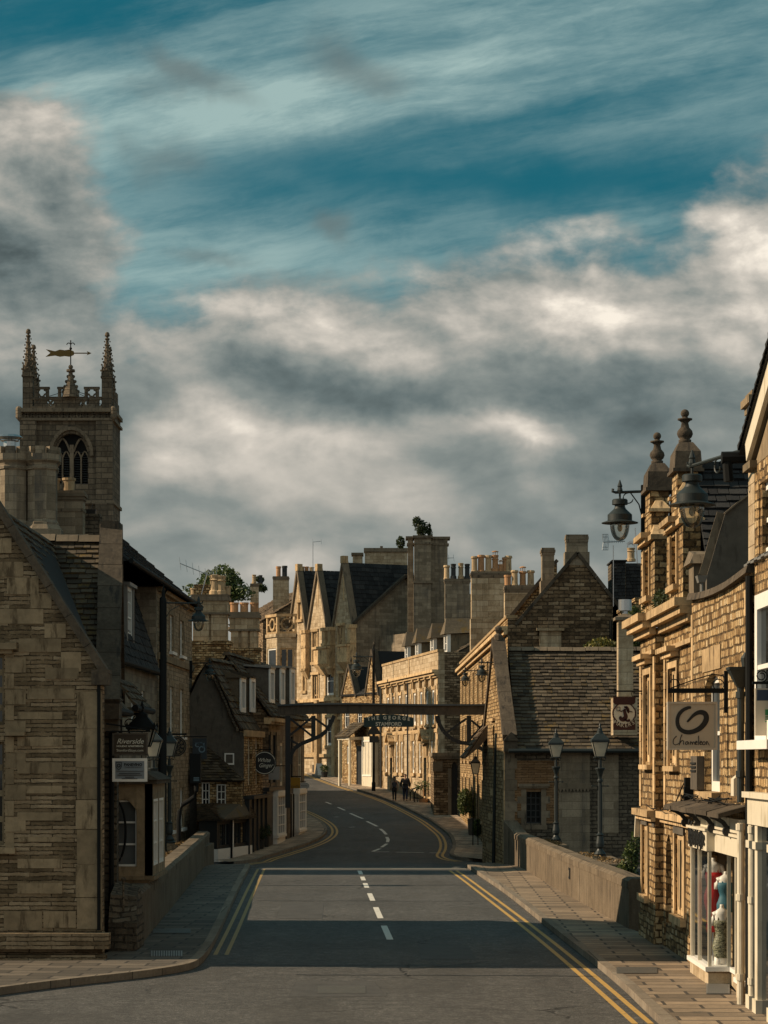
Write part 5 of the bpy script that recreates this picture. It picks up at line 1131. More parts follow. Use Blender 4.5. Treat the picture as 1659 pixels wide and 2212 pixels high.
# pale flue stack
c_ = MB(); c_.box(X_(1335, 75.7), X_(1367, 75.7), 75.6, 76.1, Z_(1508, 75.7), Z_(1340, 75.7)); c_.box(X_(1323, 75.7), X_(1375, 75.7), 75.45, 76.2, Z_(1588, 75.7), Z_(1508, 75.7)-.002); co = c_.build('chimney', M['pale_ashlar'], h)
k_ = MB(); xm = X_(1351, 75.7); zc = Z_(1340, 75.7); k_.box(xm-.36, xm+.36, 75.48, 76.22, zc+.002, zc+.1); k_.hexa([(xm-.36, 75.48, zc+.1), (xm+.36, 75.48, zc+.1), (xm+.36, 76.22, zc+.1), (xm-.36, 76.22, zc+.1)], [(xm-.1, 75.7, zc+.22), (xm+.1, 75.7, zc+.22), (xm+.1, 75.95, zc+.22), (xm-.1, 75.95, zc+.22)]); k_.build('cap', M['dressed_dark'], co)
k_ = MB(); k_.lathe([(.09, 0), (.09, .12), (.22, .13), (.22, .5), (.2, .5), (.2, .15)], (xm, 75.85, zc+.2), 14); k_.build('chimney_pot', M['zinc'], co)

# ---- coaching inn range behind
h = thing('coaching_inn', 'long stone inn range with brown rubble gable and massive chimneys behind the slate roofed cottage', 'inn', (6, 105, 0))
IA, IB = (4.5, 134), (4.9, 90.0); F = frame(IA, IB); LI = flen(IA, IB); ix = lambda Y: (134-Y)*LI/44.0
ws = []
for k, Y in enumerate((130.5, 126.5, 122, 117.5, 113, 108.5, 104, 99.5)):
    ws += [(ix(Y)-.6, ix(Y)+.6, 6.3, 8.0), (ix(Y)-.6, ix(Y)+.6, 3.5, 5.4), (ix(Y)-.6, ix(Y)+.6, .6, 2.5)]
mb = MB(F); facade(mb, LI, -1.2, 9.1, ws, .25, .4); mb.build('street_wall', M['gold_block'], h)
for w in ws: window(h, F, *w, y=.12, nx=3, nz=4, mat='cream' if w[2] > 3 else 'wood_dark', fw=.07)
tr = MB(F)
for w in ws: tr.box(w[0]-.14, w[0]-.002, -.03, .02, w[2]-.1, w[3]+.2); tr.box(w[1]+.002, w[1]+.14, -.03, .02, w[2]-.1, w[3]+.2); tr.box(w[0], w[1], -.03, .02, w[3]+.002, w[3]+.2); tr.box(w[0]-.2, w[1]+.2, -.1, .02, w[2]-.22, w[2]-.102)
tr.box(0, LI+.05, -.3, .0, 8.62, 8.78); tr.box(0, LI+.05, -.16, .0, 8.45, 8.618); tr.box(0, LI+.02, -.06, .4, 9.1, 9.22)
tr.build('trim', M['gold_dressed'], h)
ap = (7.67, 11.62); er = (10.6, 7.9); el = (5.34, 8.9)
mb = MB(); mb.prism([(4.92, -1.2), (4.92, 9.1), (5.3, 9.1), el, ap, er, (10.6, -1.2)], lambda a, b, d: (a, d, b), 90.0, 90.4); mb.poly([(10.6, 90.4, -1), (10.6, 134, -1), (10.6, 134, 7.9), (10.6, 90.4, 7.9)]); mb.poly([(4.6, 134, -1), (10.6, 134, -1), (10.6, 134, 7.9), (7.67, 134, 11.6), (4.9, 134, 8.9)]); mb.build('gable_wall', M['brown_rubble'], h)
rf = MB(); random.seed(25)
slates(rf, (4.75, 134, 8.75), (5.2, 90.45, 8.75), (7.67, 90.45, 11.55), (7.67, 134, 11.55), .32, .45, .05); rf.poly([(4.8, 134, 8.72), (5.2, 90.45, 8.72), (7.67, 90.45, 11.5), (7.67, 134, 11.5)]); rf.poly([(10.6, 134, 7.9), (10.6, 90.45, 7.9), (7.67, 90.45, 11.5), (7.67, 134, 11.5)]); rf.build('roof', M['slate_brown'], h)
cp = MB()
for a, b, n in ((Vector((el[0]-.12, 90.15, el[1]-.06)), Vector((ap[0], 90.15, ap[1]+.08)), 8), (Vector((er[0], 90.15, er[1])), Vector((ap[0], 90.15, ap[1]+.08)), 8)):
    for k in range(n): cp.bar(a.lerp(b, k/n), a.lerp(b, (k+.99)/n), .5, .13)
cp.build('coping', M['coping'], h); cp = MB(); cp.bar((5.2, 97, 9.35), (7.4, 97, 12.0), .5, .15); cp.build('coping', M['coping'], h)
mb = MB(); mb.prism([(5.2, 8.5), (7.4, 8.5), (7.4, 11.9), (5.2, 9.25)], lambda a, b, d: (a, d, b), 97, 97.4); mb.build('cross_wall', M['gold_block'], h)
chimney(h, X_(1246, 90.2), 90.35, .86, .6, 11.2, Z_(1157, 90), [], 'grey_ashlar', cap=.03, band=False, wide=.06)
chimney(h, X_(1184, 94), 94.3, .5, .7, 9.8, Z_(1186, 94), [], 'grey_ashlar', cap=.05, band=False, wide=.06)
chimney(h, X_(1121, 105), 105, 1.35, .9, 8.5, Z_(1268, 105), [(-.52, .5, .15, 'terracotta', False, 2), (-.2, .72, .16, 'pot_buff', False, 0), (.18, .68, .16, 'terracotta', True, 0), (.55, .72, .17, 'pot_buff', False, 0)], 'gold_ashlar', cap=.04, band=False)
chimney(h, X_(1060, 122), 122, 2.1, 1.1, 9.0, Z_(1238, 122), [(-.88, .85, .17, 'pot_buff', False, 0), (-.52, .92, .19, 'terracotta', False, 0), (-.12, .9, .19, 'pot_buff', False, 0), (.24, .92, .19, 'terracotta', True, 1), (.55, .42, .14, 'terracotta', True, 2), (.78, .8, .16, 'terracotta', False, 0), (.95, .88, .19, 'pot_buff', False, 0)], 'gold_ashlar', cap=.06, band=False, wide=.05)
pn = MB(frame((4.9, 90), (10, 90))); pn.box(X_(1165, 90)-4.9, X_(1212, 90)-4.9, -.10, .0, 7.0, Z_(1363, 90)); pn.box(X_(1158, 90)-4.9, X_(1218, 90)-4.9, -.24, .0, Z_(1363, 90)+.002, Z_(1357, 90)); pn.build('blocked_panel', M['gold_ashlar'], h)
gt = MB(); gt.tube([(X_(1320, 89.8), 89.85, Z_(1340, 90)), (X_(1320, 89.8), 89.85, 6)], .07, 6); gt.build('drainpipe', M['black'], h)
# porch block with the gothic door
h = thing('stone_porch', 'small stone porch block with flat moulded cap and tall gothic door beside the steps', 'porch', (3.6, 137, 0))
PY = 136.0; F = frame((X_(937, PY), PY), (X_(990, PY), PY)); LP_ = X_(990, PY)-X_(937, PY); pz = lambda v: Z_(v, PY)
wd = (X_(975, PY)-X_(937, PY), X_(988, PY)-X_(937, PY), 0.05, pz(1645))
mb = MB(F); facade(mb, LP_, -.3, pz(1634), [wd], .3, .4); arch_fill(mb, wd[0], wd[1], pz(1662), pz(1645), 'pointed', 0, .3); mb.box(0, LP_, .4, 9, -.3, pz(1634)); mb.build('wall', M['brown_rubble'], h)
window(h, F, *wd, y=.25, style='door', mat='wood_dark')
tr = MB(F); tr.box(-.1, LP_+.1, -.12, 9, pz(1634), pz(1626)); tr.box(-.06, LP_+.06, -.08, -.001, pz(1640), pz(1634)-.001); tr.box(-.05, .55, -.05, .4, pz(1634)-.9, pz(1634)-.3); tr.box(wd[0]-.2, wd[0]-.002, -.05, .01, .05, pz(1660)); tr.build('trim', M['dressed_dark'], h)
sp = MB(F); sp.box(wd[0]-.3, wd[1]+.2, -1.0, -.002, -.3, .08); sp.build('step', M['dressed_dark'], h)

# ---- golden Georgian terrace
h = thing('georgian_terrace', 'sunlit golden stone terrace with parapet, tall sashes and two pedimented doors', 'terrace', (1.8, 158, .9))
NA, NB = (-.12, 170.0), (3.50, 146.6); F = frame(NA, NB); LN = flen(NA, NB)
def nx_(u):
    k = (u-CU)/FP; s_ = (NB[0]-NA[0])/(NB[1]-NA[1]); Y = (NA[0]-s_*NA[1])/(k-s_); return (170.0-Y)*LN/(170.0-146.6)
zg = .5; ptop = 10.45
up = [nx_(u) for u in (839.2, 851, 864.3, 878.7, 896.7, 911, 924, 936.8)]
ws = [(x-.55, x+.55, 5.85, 8.05) for x in up]
gx_ = [nx_(u) for u in (835, 858, 869, 894, 908, 934)]; dx_ = [nx_(847.5), nx_(921)]
gw = [(x-.5, x+.5, 2.55, 4.75) for x in gx_]; dw = [(x-.6, x+.6, .75, 3.6) for x in dx_]
mb = MB(F); facade(mb, LN, -.3, ptop, ws+gw+dw, .16, .4); mb.poly([(LN, .4, -.5), (LN, 11, -.5), (LN, 11, ptop-.02), (LN, .4, ptop-.02)]); mb.poly([(0, .4, -.5), (0, 11, -.5), (0, 11, ptop-.02), (0, .4, ptop-.02)]); mb.poly([(0, 11, -.5), (LN, 11, -.5), (LN, 11, ptop-.02), (0, 11, ptop-.02)])
mb.build('wall', M['gold_ashlar'], h)
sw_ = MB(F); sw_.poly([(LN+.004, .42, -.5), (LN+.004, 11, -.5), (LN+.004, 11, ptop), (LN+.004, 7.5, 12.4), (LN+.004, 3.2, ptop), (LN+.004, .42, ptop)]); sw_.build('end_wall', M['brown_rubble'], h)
for w in ws+gw: window(h, F, *w, y=.05, nx=2, nz=2, mat='white', fw=.17)
for w in dw: window(h, F, *w, y=.12, style='door', mat='wood_dark')
tr = MB(F)
tr.box(-.1, LN+.12, -.42, .0, 9.12, 9.3); tr.box(-.08, LN+.1, -.28, .0, 8.95, 9.118); tr.box(-.05, LN+.06, -.14, .0, 8.8, 8.948); tr.box(-.05, LN+.06, -.06, .4, ptop, ptop+.16)
tr.box(0, LN, -.08, .0, 5.25, 5.48); tr.box(0, LN, -.10, .0, .9, 1.02) ; tr.box(LN*.52-.1, LN*.52+.1, -.05, .0, 9.31, ptop)
for xq in (0.0, nx_(887), LN-.35):
    for k in range(24): z = .1+k*.36; w_ = .42 if k % 2 else .28; tr.box(xq, xq+w_, -.05-.004*(k % 2), .0, z, z+.34)
for i, w in enumerate(ws):
    x = (w[0]+w[1])/2; tr.box(w[0]-.2, w[0]-.002, -.06, .0, w[2]-.1, w[3]+.25); tr.box(w[1]+.002, w[1]+.2, -.06, .0, w[2]-.1, w[3]+.25); tr.box(w[0], w[1], -.06, .0, w[3]+.002, w[3]+.25)
    tr.box(x-.16, x+.16, -.2, .0, w[3]+.251, w[3]+.75); tr.box(x-.24, x+.24, -.26, .0, w[3]+.75, w[3]+.9); tr.box(w[0]-.3, w[1]+.3, -.16, .0, w[2]-.25, w[2]-.101)
for w in gw:
    for k in range(6):
        z = w[2]+k*.38; e = .24 if k % 2 else .14; tr.box(w[0]-e, w[0]-.002, -.07, .0, z, z+.36); tr.box(w[1]+.002, w[1]+e, -.07, .0, z, z+.36)
    for k in range(5): a = (k-2)*.24; x = (w[0]+w[1])/2+a; tr.hexa([(x-.08, -.09, w[3]+.002), (x+.08, -.09, w[3]+.002), (x+.08, 0, w[3]+.002), (x-.08, 0, w[3]+.002)], [(x-.09+a*.35, -.09, w[3]+.62), (x+.09+a*.35, -.09, w[3]+.62), (x+.09+a*.35, 0, w[3]+.62), (x-.09+a*.35, 0, w[3]+.62)])
    tr.box(w[0]-.3, w[1]+.3, -.16, .0, w[2]-.22, w[2]-.002)
for w in dw:
    x = (w[0]+w[1])/2
    for k in range(7): z = .8+k*.42; e = .34 if k % 2 else .22; tr.box(w[0]-e, w[0]-.002, -.09, .0, z, z+.4); tr.box(w[1]+.002, w[1]+e, -.09, .0, z, z+.4)
    for k in range(5): a = (k-2)*.26; tr.hexa([(x+a-.09, -.12, w[3]+.002), (x+a+.09, -.12, w[3]+.002), (x+a+.09, 0, w[3]+.002), (x+a-.09, 0, w[3]+.002)], [(x+a*1.3-.11, -.12, w[3]+.9), (x+a*1.3+.11, -.12, w[3]+.9), (x+a*1.3+.11, 0, w[3]+.9), (x+a*1.3-.11, 0, w[3]+.9)])
    tr.box(x-.95, x+.95, -.45, .0, w[3]+.95, w[3]+1.1); tr.bar((x-1.0, -.22, w[3]+1.14), (x, -.22, w[3]+1.85), .45, .14); tr.bar((x+1.0, -.22, w[3]+1.14), (x, -.22, w[3]+1.85), .45, .14)
    tr.box(x-.16, x+.16, -.3, .0, w[3]+1.101, w[3]+1.6)
tr.build('dressings', M['gold_dressed'], h)
rf = MB(); random.seed(27); p = lambda x, y, z: F @ Vector((x, y, z))
slates(rf, p(8, 1.0, 10.2), p(LN-.2, 1.0, 10.2), p(LN-.2, 6.5, 13.6), p(8, 6.5, 13.6), .5, .6, .06); rf.poly([p(0, 1.0, 10.15), p(LN-.2, 1.0, 10.15), p(LN-.2, 6.5, 13.5), p(0, 6.5, 13.5)]); rf.poly([p(0, 11, 10.15), p(LN-.2, 11, 10.15), p(LN-.2, 6.5, 13.5), p(0, 6.5, 13.5)]); rf.poly([p(LN-.2, 1, 10.15), p(LN-.2, 11, 10.15), p(LN-.2, 6.5, 13.5)]); rf.poly([p(0, 1, 10.15), p(0, 11, 10.15), p(0, 6.5, 13.5)])
rf.build('roof', M['slate'], h)
for u in (880, 906, 937, 966):                                         # four white dormers with lead-edged slate caps
    yy = 1.2; x = {880: 4.4, 906: 9.0, 937: 15.2, 966: 20.4}[u]; z0, z1 = 10.55, 11.75
    d = MB(F); d.box(x-.6, x-.48, yy+.12, yy+2, z0, z1); d.box(x+.48, x+.6, yy+.12, yy+2, z0, z1); d.box(x-.6, x+.6, yy+.12, yy+2, z0-.1, z0); do = d.build('dormer', M['buff_render'], h); d = MB(F); d.box(x-.62, x-.44, yy-.12, yy+.118, z0, z1); d.box(x+.44, x+.62, yy-.12, yy+.118, z0, z1); d.build('dormer_front', M['white'], do)
    window(do, F, x-.48, x+.48, z0, z1, y=yy-.05, nx=2, nz=2, mat='white', fw=.1, style='plain')
    d = MB(F); d.hexa([(x-.8, yy-.35, z1), (x+.8, yy-.35, z1), (x+.8, yy+3.6, z1+.2), (x-.8, yy+3.6, z1+.2)], [(x-.1, yy-.1, z1+1.05), (x+.1, yy-.1, z1+1.05), (x+.1, yy+3.6, z1+1.15), (x-.1, yy+3.6, z1+1.15)]); d.build('dormer_roof', M['slate'], do)
chimney(h, X_(988, 152), 152.5, 1.65, 1.2, 9.5, Z_(1252, 152), [(-.7, .95, .2, 'pot_buff', False, 0), (-.25, 1.05, .19, 'wood_dark', False, 1), (.25, 1.1, .19, 'pot_buff', False, 1), (.68, 1.05, .19, 'wood_dark', False, 1)], 'grey_ashlar', cap=.06, band=False)
gt = MB(F); gt.tube([(.1, -.12, 9.0), (.1, -.12, .9)], .10, 6); gt.tube([(LN*.52, -.12, 9.0), (LN*.52, -.12, .5)], .06, 6); gt.build('drainpipe', M['wood_dark'], h)
fr = thing('entrance_steps', 'stone entrance steps with curved iron railings in front of the golden terrace', 'steps', tuple(F @ Vector((dx_[1], -1, zg))))
s_ = MB(F); x = dx_[1]; s_.box(x-1.0, x+1.0, -.85, -.001, -.2, .42); s_.box(x-1.3, x+1.3, -1.15, -.851, -.2, .24); s_.box(x-.9, x+.9, -.55, -.002, .421, .72); s_.build('stone_steps', M['dressed_dark'], fr)
r_ = MB(F)
for e in (-.85, .85):
    r_.tube([(x+e, -.95, .4), (x+e, -.95, 1.25), (x+e, -.8, 1.5), (x+e, -.1, 1.75)], .045, 5)
    for k in range(4): r_.tube([(x+e, -.75+.2*k, .45), (x+e, -.75+.2*k, 1.5+.06*k)], .025, 4)
r_.build('railing', M['black'], fr)
foliage_pot = thing('potted_shrub', 'sparse potted shrub at the top of the terrace steps', 'shrub', tuple(F @ Vector((x+1.2, -1.0, .7))))
q = F @ Vector((x+1.2, -.4, 1.75)); foliage('leaves', [(q.x, q.y, q.z, .75, .5, .35)], 260, .07, 'leaf_olive', foliage_pot); s_ = MB(); s_.tube([q-Vector((0, 0, .05)), q-Vector((0, 0, 1.0))], .03, 5); s_.lathe([(.25, 0), (.32, .45)], (q.x, q.y, q.z-1.32), 10); s_.build('pot', M['terracotta'], foliage_pot)

# ---- low house with two steep gablets before the mansion
h = thing('gablet_house', 'small house with two needle steep rubble gablets and a shop porch beside the golden terrace', 'house', (-1.4, 175, 1.4))
GA, GB = (-3.3, 178.5), (-.35, 171.2); F = frame(GA, GB); LQ = flen(GA, GB)
z_ = lambda v, Y=174: Z_(v, Y)
mb = MB(F); ws = [(.5, 1.6, z_(1572), z_(1520)), (3.3, 4.3, z_(1572), z_(1522)), (1.0, 2.0, z_(1650), z_(1612))]
facade(mb, LQ, 0, z_(1500), ws, .25, .4); mb.box(0, LQ, .4, 7, 0, z_(1500)); mb.build('wall', M['gold_rubble'], h)
for w in ws: window(h, F, *w, y=.1, nx=2, nz=2, mat='white', fw=.1, style='plain')
for xa, xb, vt in ((.1, 3.1, 1436), (5.2, 7.8, 1408)):
    g = MB(F); g.prism([(xa, z_(1502)), (xb, z_(1502)), ((xa+xb)/2, z_(vt))], lambda a, b, d: (a, d, b), -.05, .3); g.build('gablet', M['gold_rubble'], h)
    g = MB(F); xm = (xa+xb)/2
    for x in (xa-.1, xb+.1): g.bar((x, .12, z_(1504)), (xm, .12, z_(vt)+.12), .5, .2)
    g.lathe([(.12, 0), (.05, .3), (.1, .5), (.01, .8)], (xm, .12, z_(vt)), 6); g.build('coping', M['coping'], h)
rf = MB(); random.seed(29); p = lambda x, y, z: F @ Vector((x, y, z))
for xa, xb, vt in ((.1, 3.1, 1436), (5.2, 7.8, 1408)): 
    xm = (xa+xb)/2
    rf.poly([p(xa, .3, z_(1502)), p(xm, .3, z_(vt)), p(xm, 6, z_(vt)), p(xa, 6, z_(1502))]); rf.poly([p(xb, .3, z_(1502)), p(xm, .3, z_(vt)), p(xm, 6, z_(vt)), p(xb, 6, z_(1502))])
slates(rf, p(0, -.1, z_(1500)), p(LQ, -.1, z_(1500)), p(LQ, 3.5, z_(1445)), p(0, 3.5, z_(1445)), .35, .5, .05); rf.poly([p(0, -.1, z_(1502)), p(LQ, -.1, z_(1502)), p(LQ, 3.5, z_(1447)), p(0, 3.5, z_(1447))]); rf.poly([p(0, 7, z_(1502)), p(LQ, 7, z_(1502)), p(LQ, 3.5, z_(1447)), p(0, 3.5, z_(1447))]); rf.build('roof', M['slate_dark'], h)
pc = MB(F); pc.box(2.6, 5.2, -1.4, -.002, z_(1598), z_(1592)); pc.box(2.7, 2.9, -1.35, -1.2, 1, z_(1598)-.001); pc.box(4.9, 5.1, -1.35, -1.2, 1, z_(1598)-.001); po = pc.build('porch', M['cream'], h)
rf = MB(); slates(rf, p(2.4, -1.6, z_(1592)), p(5.6, -1.6, z_(1592)), p(5.6, 0, z_(1560)), p(2.4, 0, z_(1560)), .3, .4, .05); rf.poly([p(2.4, -1.55, z_(1592)), p(5.6, -1.55, z_(1592)), p(5.6, 0, z_(1562)), p(2.4, 0, z_(1562))]); rf.build('porch_roof', M['slate'], po)
dr = MB(F); dr.box(3.2, 4.6, -.04, -.002, 1.2, z_(1612)); dr.build('door', M['wood_dark'], h)
sh = MB(F); sh.box(5.5, 7.7, -.5, -.002, 1.1, z_(1592)); sh.build('shopfront', M['cream'], h)
window(h, F, 5.65, 7.55, 2.2, z_(1600), y=-.52, nx=3, nz=1, mat='white', style='plain', fw=.1, glass='glass_grey')

# ---- gabled mansion closing the view
h = thing('gabled_mansion', 'tall sunlit stone mansion with three needle sharp gables and a balustraded bay', 'mansion', (-6, 196, 2.2))
QA, QB = (X_(603, 204), 204.0), (X_(764, 190), 190.0); F = frame(QA, QB); LM = flen(QA, QB)
def mx_(u):
    k = (u-CU)/FP; s_ = (QB[0]-QA[0])/(QB[1]-QA[1]); Y = (QA[0]-s_*QA[1])/(k-s_); return (204.0-Y)*LM/14.0
def mY(x): return 204.0-x*14.0/LM
mz = lambda v, x: Z_(v, mY(x))
ez = mz(1348, LM)
gs = [(mx_(627), mx_(662), 1232), (mx_(668), mx_(707), 1232), (mx_(722), mx_(763), 1215)]
ws = []
def mw(u0, u1, v0, v1): xa, xb = mx_(u0), mx_(u1); xm = (xa+xb)/2; return (xa, xb, mz(v1, xm), mz(v0, xm))
spec = [(645, 652, 1302, 1338, 'mull'), (676, 686, 1365, 1430, 'mull'), (732, 742, 1352, 1408, 'mull'), (676, 688, 1458, 1545, 'mull'), (704, 722, 1440, 1502, 'sash'), (734, 745, 1455, 1535, 'mull'), (655, 661, 1448, 1492, 'mull'), (704, 722, 1550, 1610, 'sash'), (732, 744, 1555, 1615, 'mull'), (676, 688, 1560, 1625, 'mull'), (750, 758, 1440, 1480, 'sash')]
for s_ in spec: ws.append(mw(*s_[:4])+(s_[4],))
tops = [(0, ez)]
for a, b, vt in gs: tops += [(a, ez), ((a+b)/2, mz(vt, (a+b)/2)), (b, ez)]
tops += [(LM, ez)]
mb = MB(F); low = [w for w in ws]; facade(mb, LM, 0, tops, [w[:4] for w in low], .3, .4)
hw_ = 4.8; az = 18.9
mb.poly([(LM, 0.0, 0), (LM, 2*hw_, 0), (LM, 2*hw_, ez), (LM, hw_, az), (LM, 0.0, ez)]); mb.poly([(0, .4, 0), (0, 2*hw_, 0), (0, 2*hw_, ez), (0, hw_, az), (0, .4, ez)]); mb.poly([(0, 2*hw_, 0), (LM+8, 2*hw_, 0), (LM+8, 2*hw_, ez), (0, 2*hw_, ez)])
mb.build('wall', M['gold_ashlar'], h)
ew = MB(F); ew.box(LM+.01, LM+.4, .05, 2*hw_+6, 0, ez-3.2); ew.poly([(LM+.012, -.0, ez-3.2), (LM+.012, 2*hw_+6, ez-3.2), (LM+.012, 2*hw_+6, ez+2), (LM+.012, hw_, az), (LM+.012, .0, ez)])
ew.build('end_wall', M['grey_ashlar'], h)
for w in ws: window(h, F, *w[:4], y=.14, nx=2 if w[4] == 'mull' else 1, nz=2, mat='gold_dressed' if w[4] == 'mull' else 'white', style=w[4], fw=.16, glass='glass')
tr = MB(F)
for a, b, vt in gs:
    xm = (a+b)/2; zt2 = mz(vt, xm)
    cg = MB(F)
    for x in (a-.12, b+.12): cg.bar((x, .1, ez-.1), (xm, .1, zt2+.15), .55, .22)
    cg.build('gable_coping', M['dressed_dark'], h)
    for x in (a-.1, b+.1):                                               # stepped kneeler columns
        tr.box(x-.28, x+.28, -.45, .1, ez-3.4, ez-.35); tr.box(x-.36, x+.36, -.55, .15, ez-.349, ez-.05); tr.box(x-.34, x+.34, -.52, .1, ez-1.6, ez-1.4); tr.box(x-.36, x+.36, -.55, .12, ez-3.6, ez-3.401); tr.hexa([(x-.1, -.1, ez-4.3), (x+.1, -.1, ez-4.3), (x+.1, 0, ez-4.3), (x-.1, 0, ez-4.3)], [(x-.32, -.5, ez-3.601), (x+.32, -.5, ez-3.601), (x+.32, 0, ez-3.601), (x-.32, 0, ez-3.601)])
    tr.box(xm-.25, xm+.25, -.2, .3, zt2-.05, zt2+.55); tr.box(xm-.06, xm+.06, -.03, .02, zt2-3.2, zt2-1.2)
for w in ws: tr.box(w[0]-.25, w[1]+.25, -.14, .0, w[3]+.02, w[3]+.24); tr.box(w[0]-.22, w[0]-.002, -.06, .01, w[2], w[3]); tr.box(w[1]+.002, w[1]+.22, -.06, .01, w[2], w[3]); tr.box(w[0]-.25, w[1]+.25, -.16, .0, w[2]-.25, w[2]-.002)
for v in (1512, 1632): z = mz(v, LM*.6); tr.box(0, LM+.1, -.22, .0, z-.14, z+.14)
z1 = mz(1415, LM*.8)
for a, b in ((mx_(693), mx_(722)), (mx_(745), mx_(765))):
    tr.box(a, b, -.7, .0, z1-.7, z1+.6); tr.box(a-.1, b+.1, -.85, .0, z1+.6, z1+.8); tr.hexa([(a+.2, -.1, z1-1.6), (b-.2, -.1, z1-1.6), (b-.2, 0, z1-1.6), (a+.2, 0, z1-1.6)], [(a, -.75, z1-.7), (b, -.75, z1-.7), (b, 0, z1-.7), (a, 0, z1-.7)])
for x in (mx_(690), mx_(728), mx_(748)): tr.box(x-.3, x+.3, -.4, .0, 2, mz(1512, x))
tr.build('dressings', M['gold_dressed'], h)
bb = MB(F); xa, xb, pj = mx_(600), mx_(641), 1.5; zb0, zb1 = 4.0, mz(1378, (xa+xb)/2)     # polygonal bay
foot = [(xa, 0), (xa+.9, -pj), (xb-.9, -pj), (xb, 0)]
pw = [tuple((F @ Vector((q[0], q[1], 0)))[:2]) for q in foot]
bays = []
for a, b in zip(pw, pw[1:]):
    Fq = frame(a, b); bb.M = Fq; Lq = flen(a, b); zz = ((mz(1502, 1), mz(1400, 1)),) ; wq = [(.25, Lq-.25, mz(1515, 1.5), mz(1402, 1.5))]; facade(bb, Lq, zb0, zb1, wq, .22, .3); bays.append((Fq, wq[0]))
bb.M = F; bb.prism(foot, lambda a, b, d: (a, b, d), zb0-.3, zb0); bb.prism([(a-.1*(i == 0)+.1*(i == 3), b-.12) for i, (a, b) in enumerate(foot)], lambda a, b, d: (a, b, d), zb1, zb1+.3); bo = bb.build('bay', M['gold_ashlar'], h)
for Fq, w in bays: window(bo, Fq, *w, y=.1, nx=2 if w[1] < 2 else 1, nz=2, mat='gold_dressed' if w[1] < 2 else 'white', style='mull' if w[1] < 2 else 'sash', fw=.14)
bal = MB(F); zb2 = zb1+.301; zb3 = zb2+1.5
for a, b in zip(pw, pw[1:]):
    bal.M = frame(a, b); Lq = flen(a, b); bal.box(0, Lq, -.02, .22, zb2, zb2+.18); bal.box(-.05, Lq+.05, -.08, .26, zb3, zb3+.25); bal.box(0, .2, 0, .2, zb2+.18, zb3); bal.box(Lq-.2, Lq, 0, .2, zb2+.18, zb3); c_ = (Lq/2, (zb2+zb3)/2+.09); pp = arc(c_[0], c_[1], .5, 0, 360, 14)
    for i, j in zip(pp, pp[1:]): bal.bar((i[0], .1, i[1]), (j[0], .1, j[1]), .14, .16)
    for s_ in (-1, 1): bal.bar((c_[0]+s_*.5, .1, c_[1]), (c_[0]+s_*(Lq/2-.2), .1, c_[1]), .12, .14); bal.bar((c_[0], .1, c_[1]+s_*.5), (c_[0], .1, c_[1]+s_*.66), .12, .14)
bal.build('balustrade', M['gold_dressed'], bo)
rf = MB(); p = lambda x, y, z: F @ Vector((x, y, z)); random.seed(31)
slates(rf, p(0, .2, ez), p(LM, .2, ez), p(LM, hw_, az), p(0, hw_, az), .4, .5, .04); rf.poly([p(0, .25, ez-.05), p(LM, .25, ez-.05), p(LM, hw_, az-.05), p(0, hw_, az-.05)]); rf.poly([p(0, 2*hw_, ez-.05), p(LM, 2*hw_, ez-.05), p(LM, hw_, az-.05), p(0, hw_, az-.05)])
for a, b, vt in gs:
    xm = (a+b)/2; zt2 = mz(vt, xm); slates(rf, p(b, 0.3, ez), p(b, 6.5, ez), p(xm, 6.5, zt2), p(xm, .3, zt2), .4, .5, .04); rf.poly([p(b, .3, ez), p(b, 6.5, ez), p(xm, 6.5, zt2-.1), p(xm, .3, zt2-.1)]); rf.poly([p(a, .3, ez), p(a, 6.5, ez), p(xm, 6.5, zt2-.1), p(xm, .3, zt2-.1)])
rf.build('roof', M['slate_dark'], h)
vg = MB(F); vg.bar((LM+.1, -.1, ez+.05), (LM+.1, hw_, az+.15), .5, .22); vg.bar((LM+.1, 2*hw_, ez+.05), (LM+.1, hw_, az+.15), .5, .22); vg.build('verge', M['coping'], h)
bk = MB(F); bk.box(LM+.4, LM+6, 2.2, 10, 0, ez-1.0); bk.build('rear_wing', M['grey_ashlar'], h)
# the great chimney and the broad stack behind
Yc = 187.5
mb = MB(); xa, xb, xc, xd = X_(876, Yc), X_(898, Yc), X_(931, Yc), X_(970, Yc)
zc0, zc1 = 8.0, Z_(1164, Yc)
mb.box(X_(881, Yc), X_(893, Yc), Yc-.1, Yc+1, zc0, zc1); mb.box(X_(895, Yc), xc, Yc-.8, Yc+1.2, zc0, zc1); mb.box(xc+.002, X_(967, Yc), Yc+.2, Yc+1.6, zc0, zc1); mb.box(X_(893, Yc), xc+.001, Yc-1.0, Yc+1.3, zc0, Z_(1262, Yc)); mb.box(X_(894, Yc), X_(936, Yc), Yc-1.2, Yc+1.3, zc0, Z_(1375, Yc)); co = mb.build('chimney', M['grey_ashlar'], h)
k_ = MB()
for x0, x1, y0 in ((X_(878, Yc), X_(895, Yc), Yc-.25), (X_(893, Yc), X_(933, Yc), Yc-1.0), (X_(934, Yc), X_(971, Yc), Yc+.05)): k_.box(x0-.06, x1+.06, y0, Yc+1.7, zc1+.002, zc1+.2); k_.box(x0+.04, x1-.04, y0+.1, Yc+1.6, zc1-.5, zc1-.35)
k_.box(X_(892, Yc), X_(934, Yc), Yc-1.15, Yc+1.35, Z_(1262, Yc)+.002, Z_(1262, Yc)+.2); k_.box(X_(902, Yc), X_(908, Yc), Yc, Yc+.3, zc1+.2, zc1+.75); k_.build('cap', M['dressed_dark'], co)
Yc = 202.0
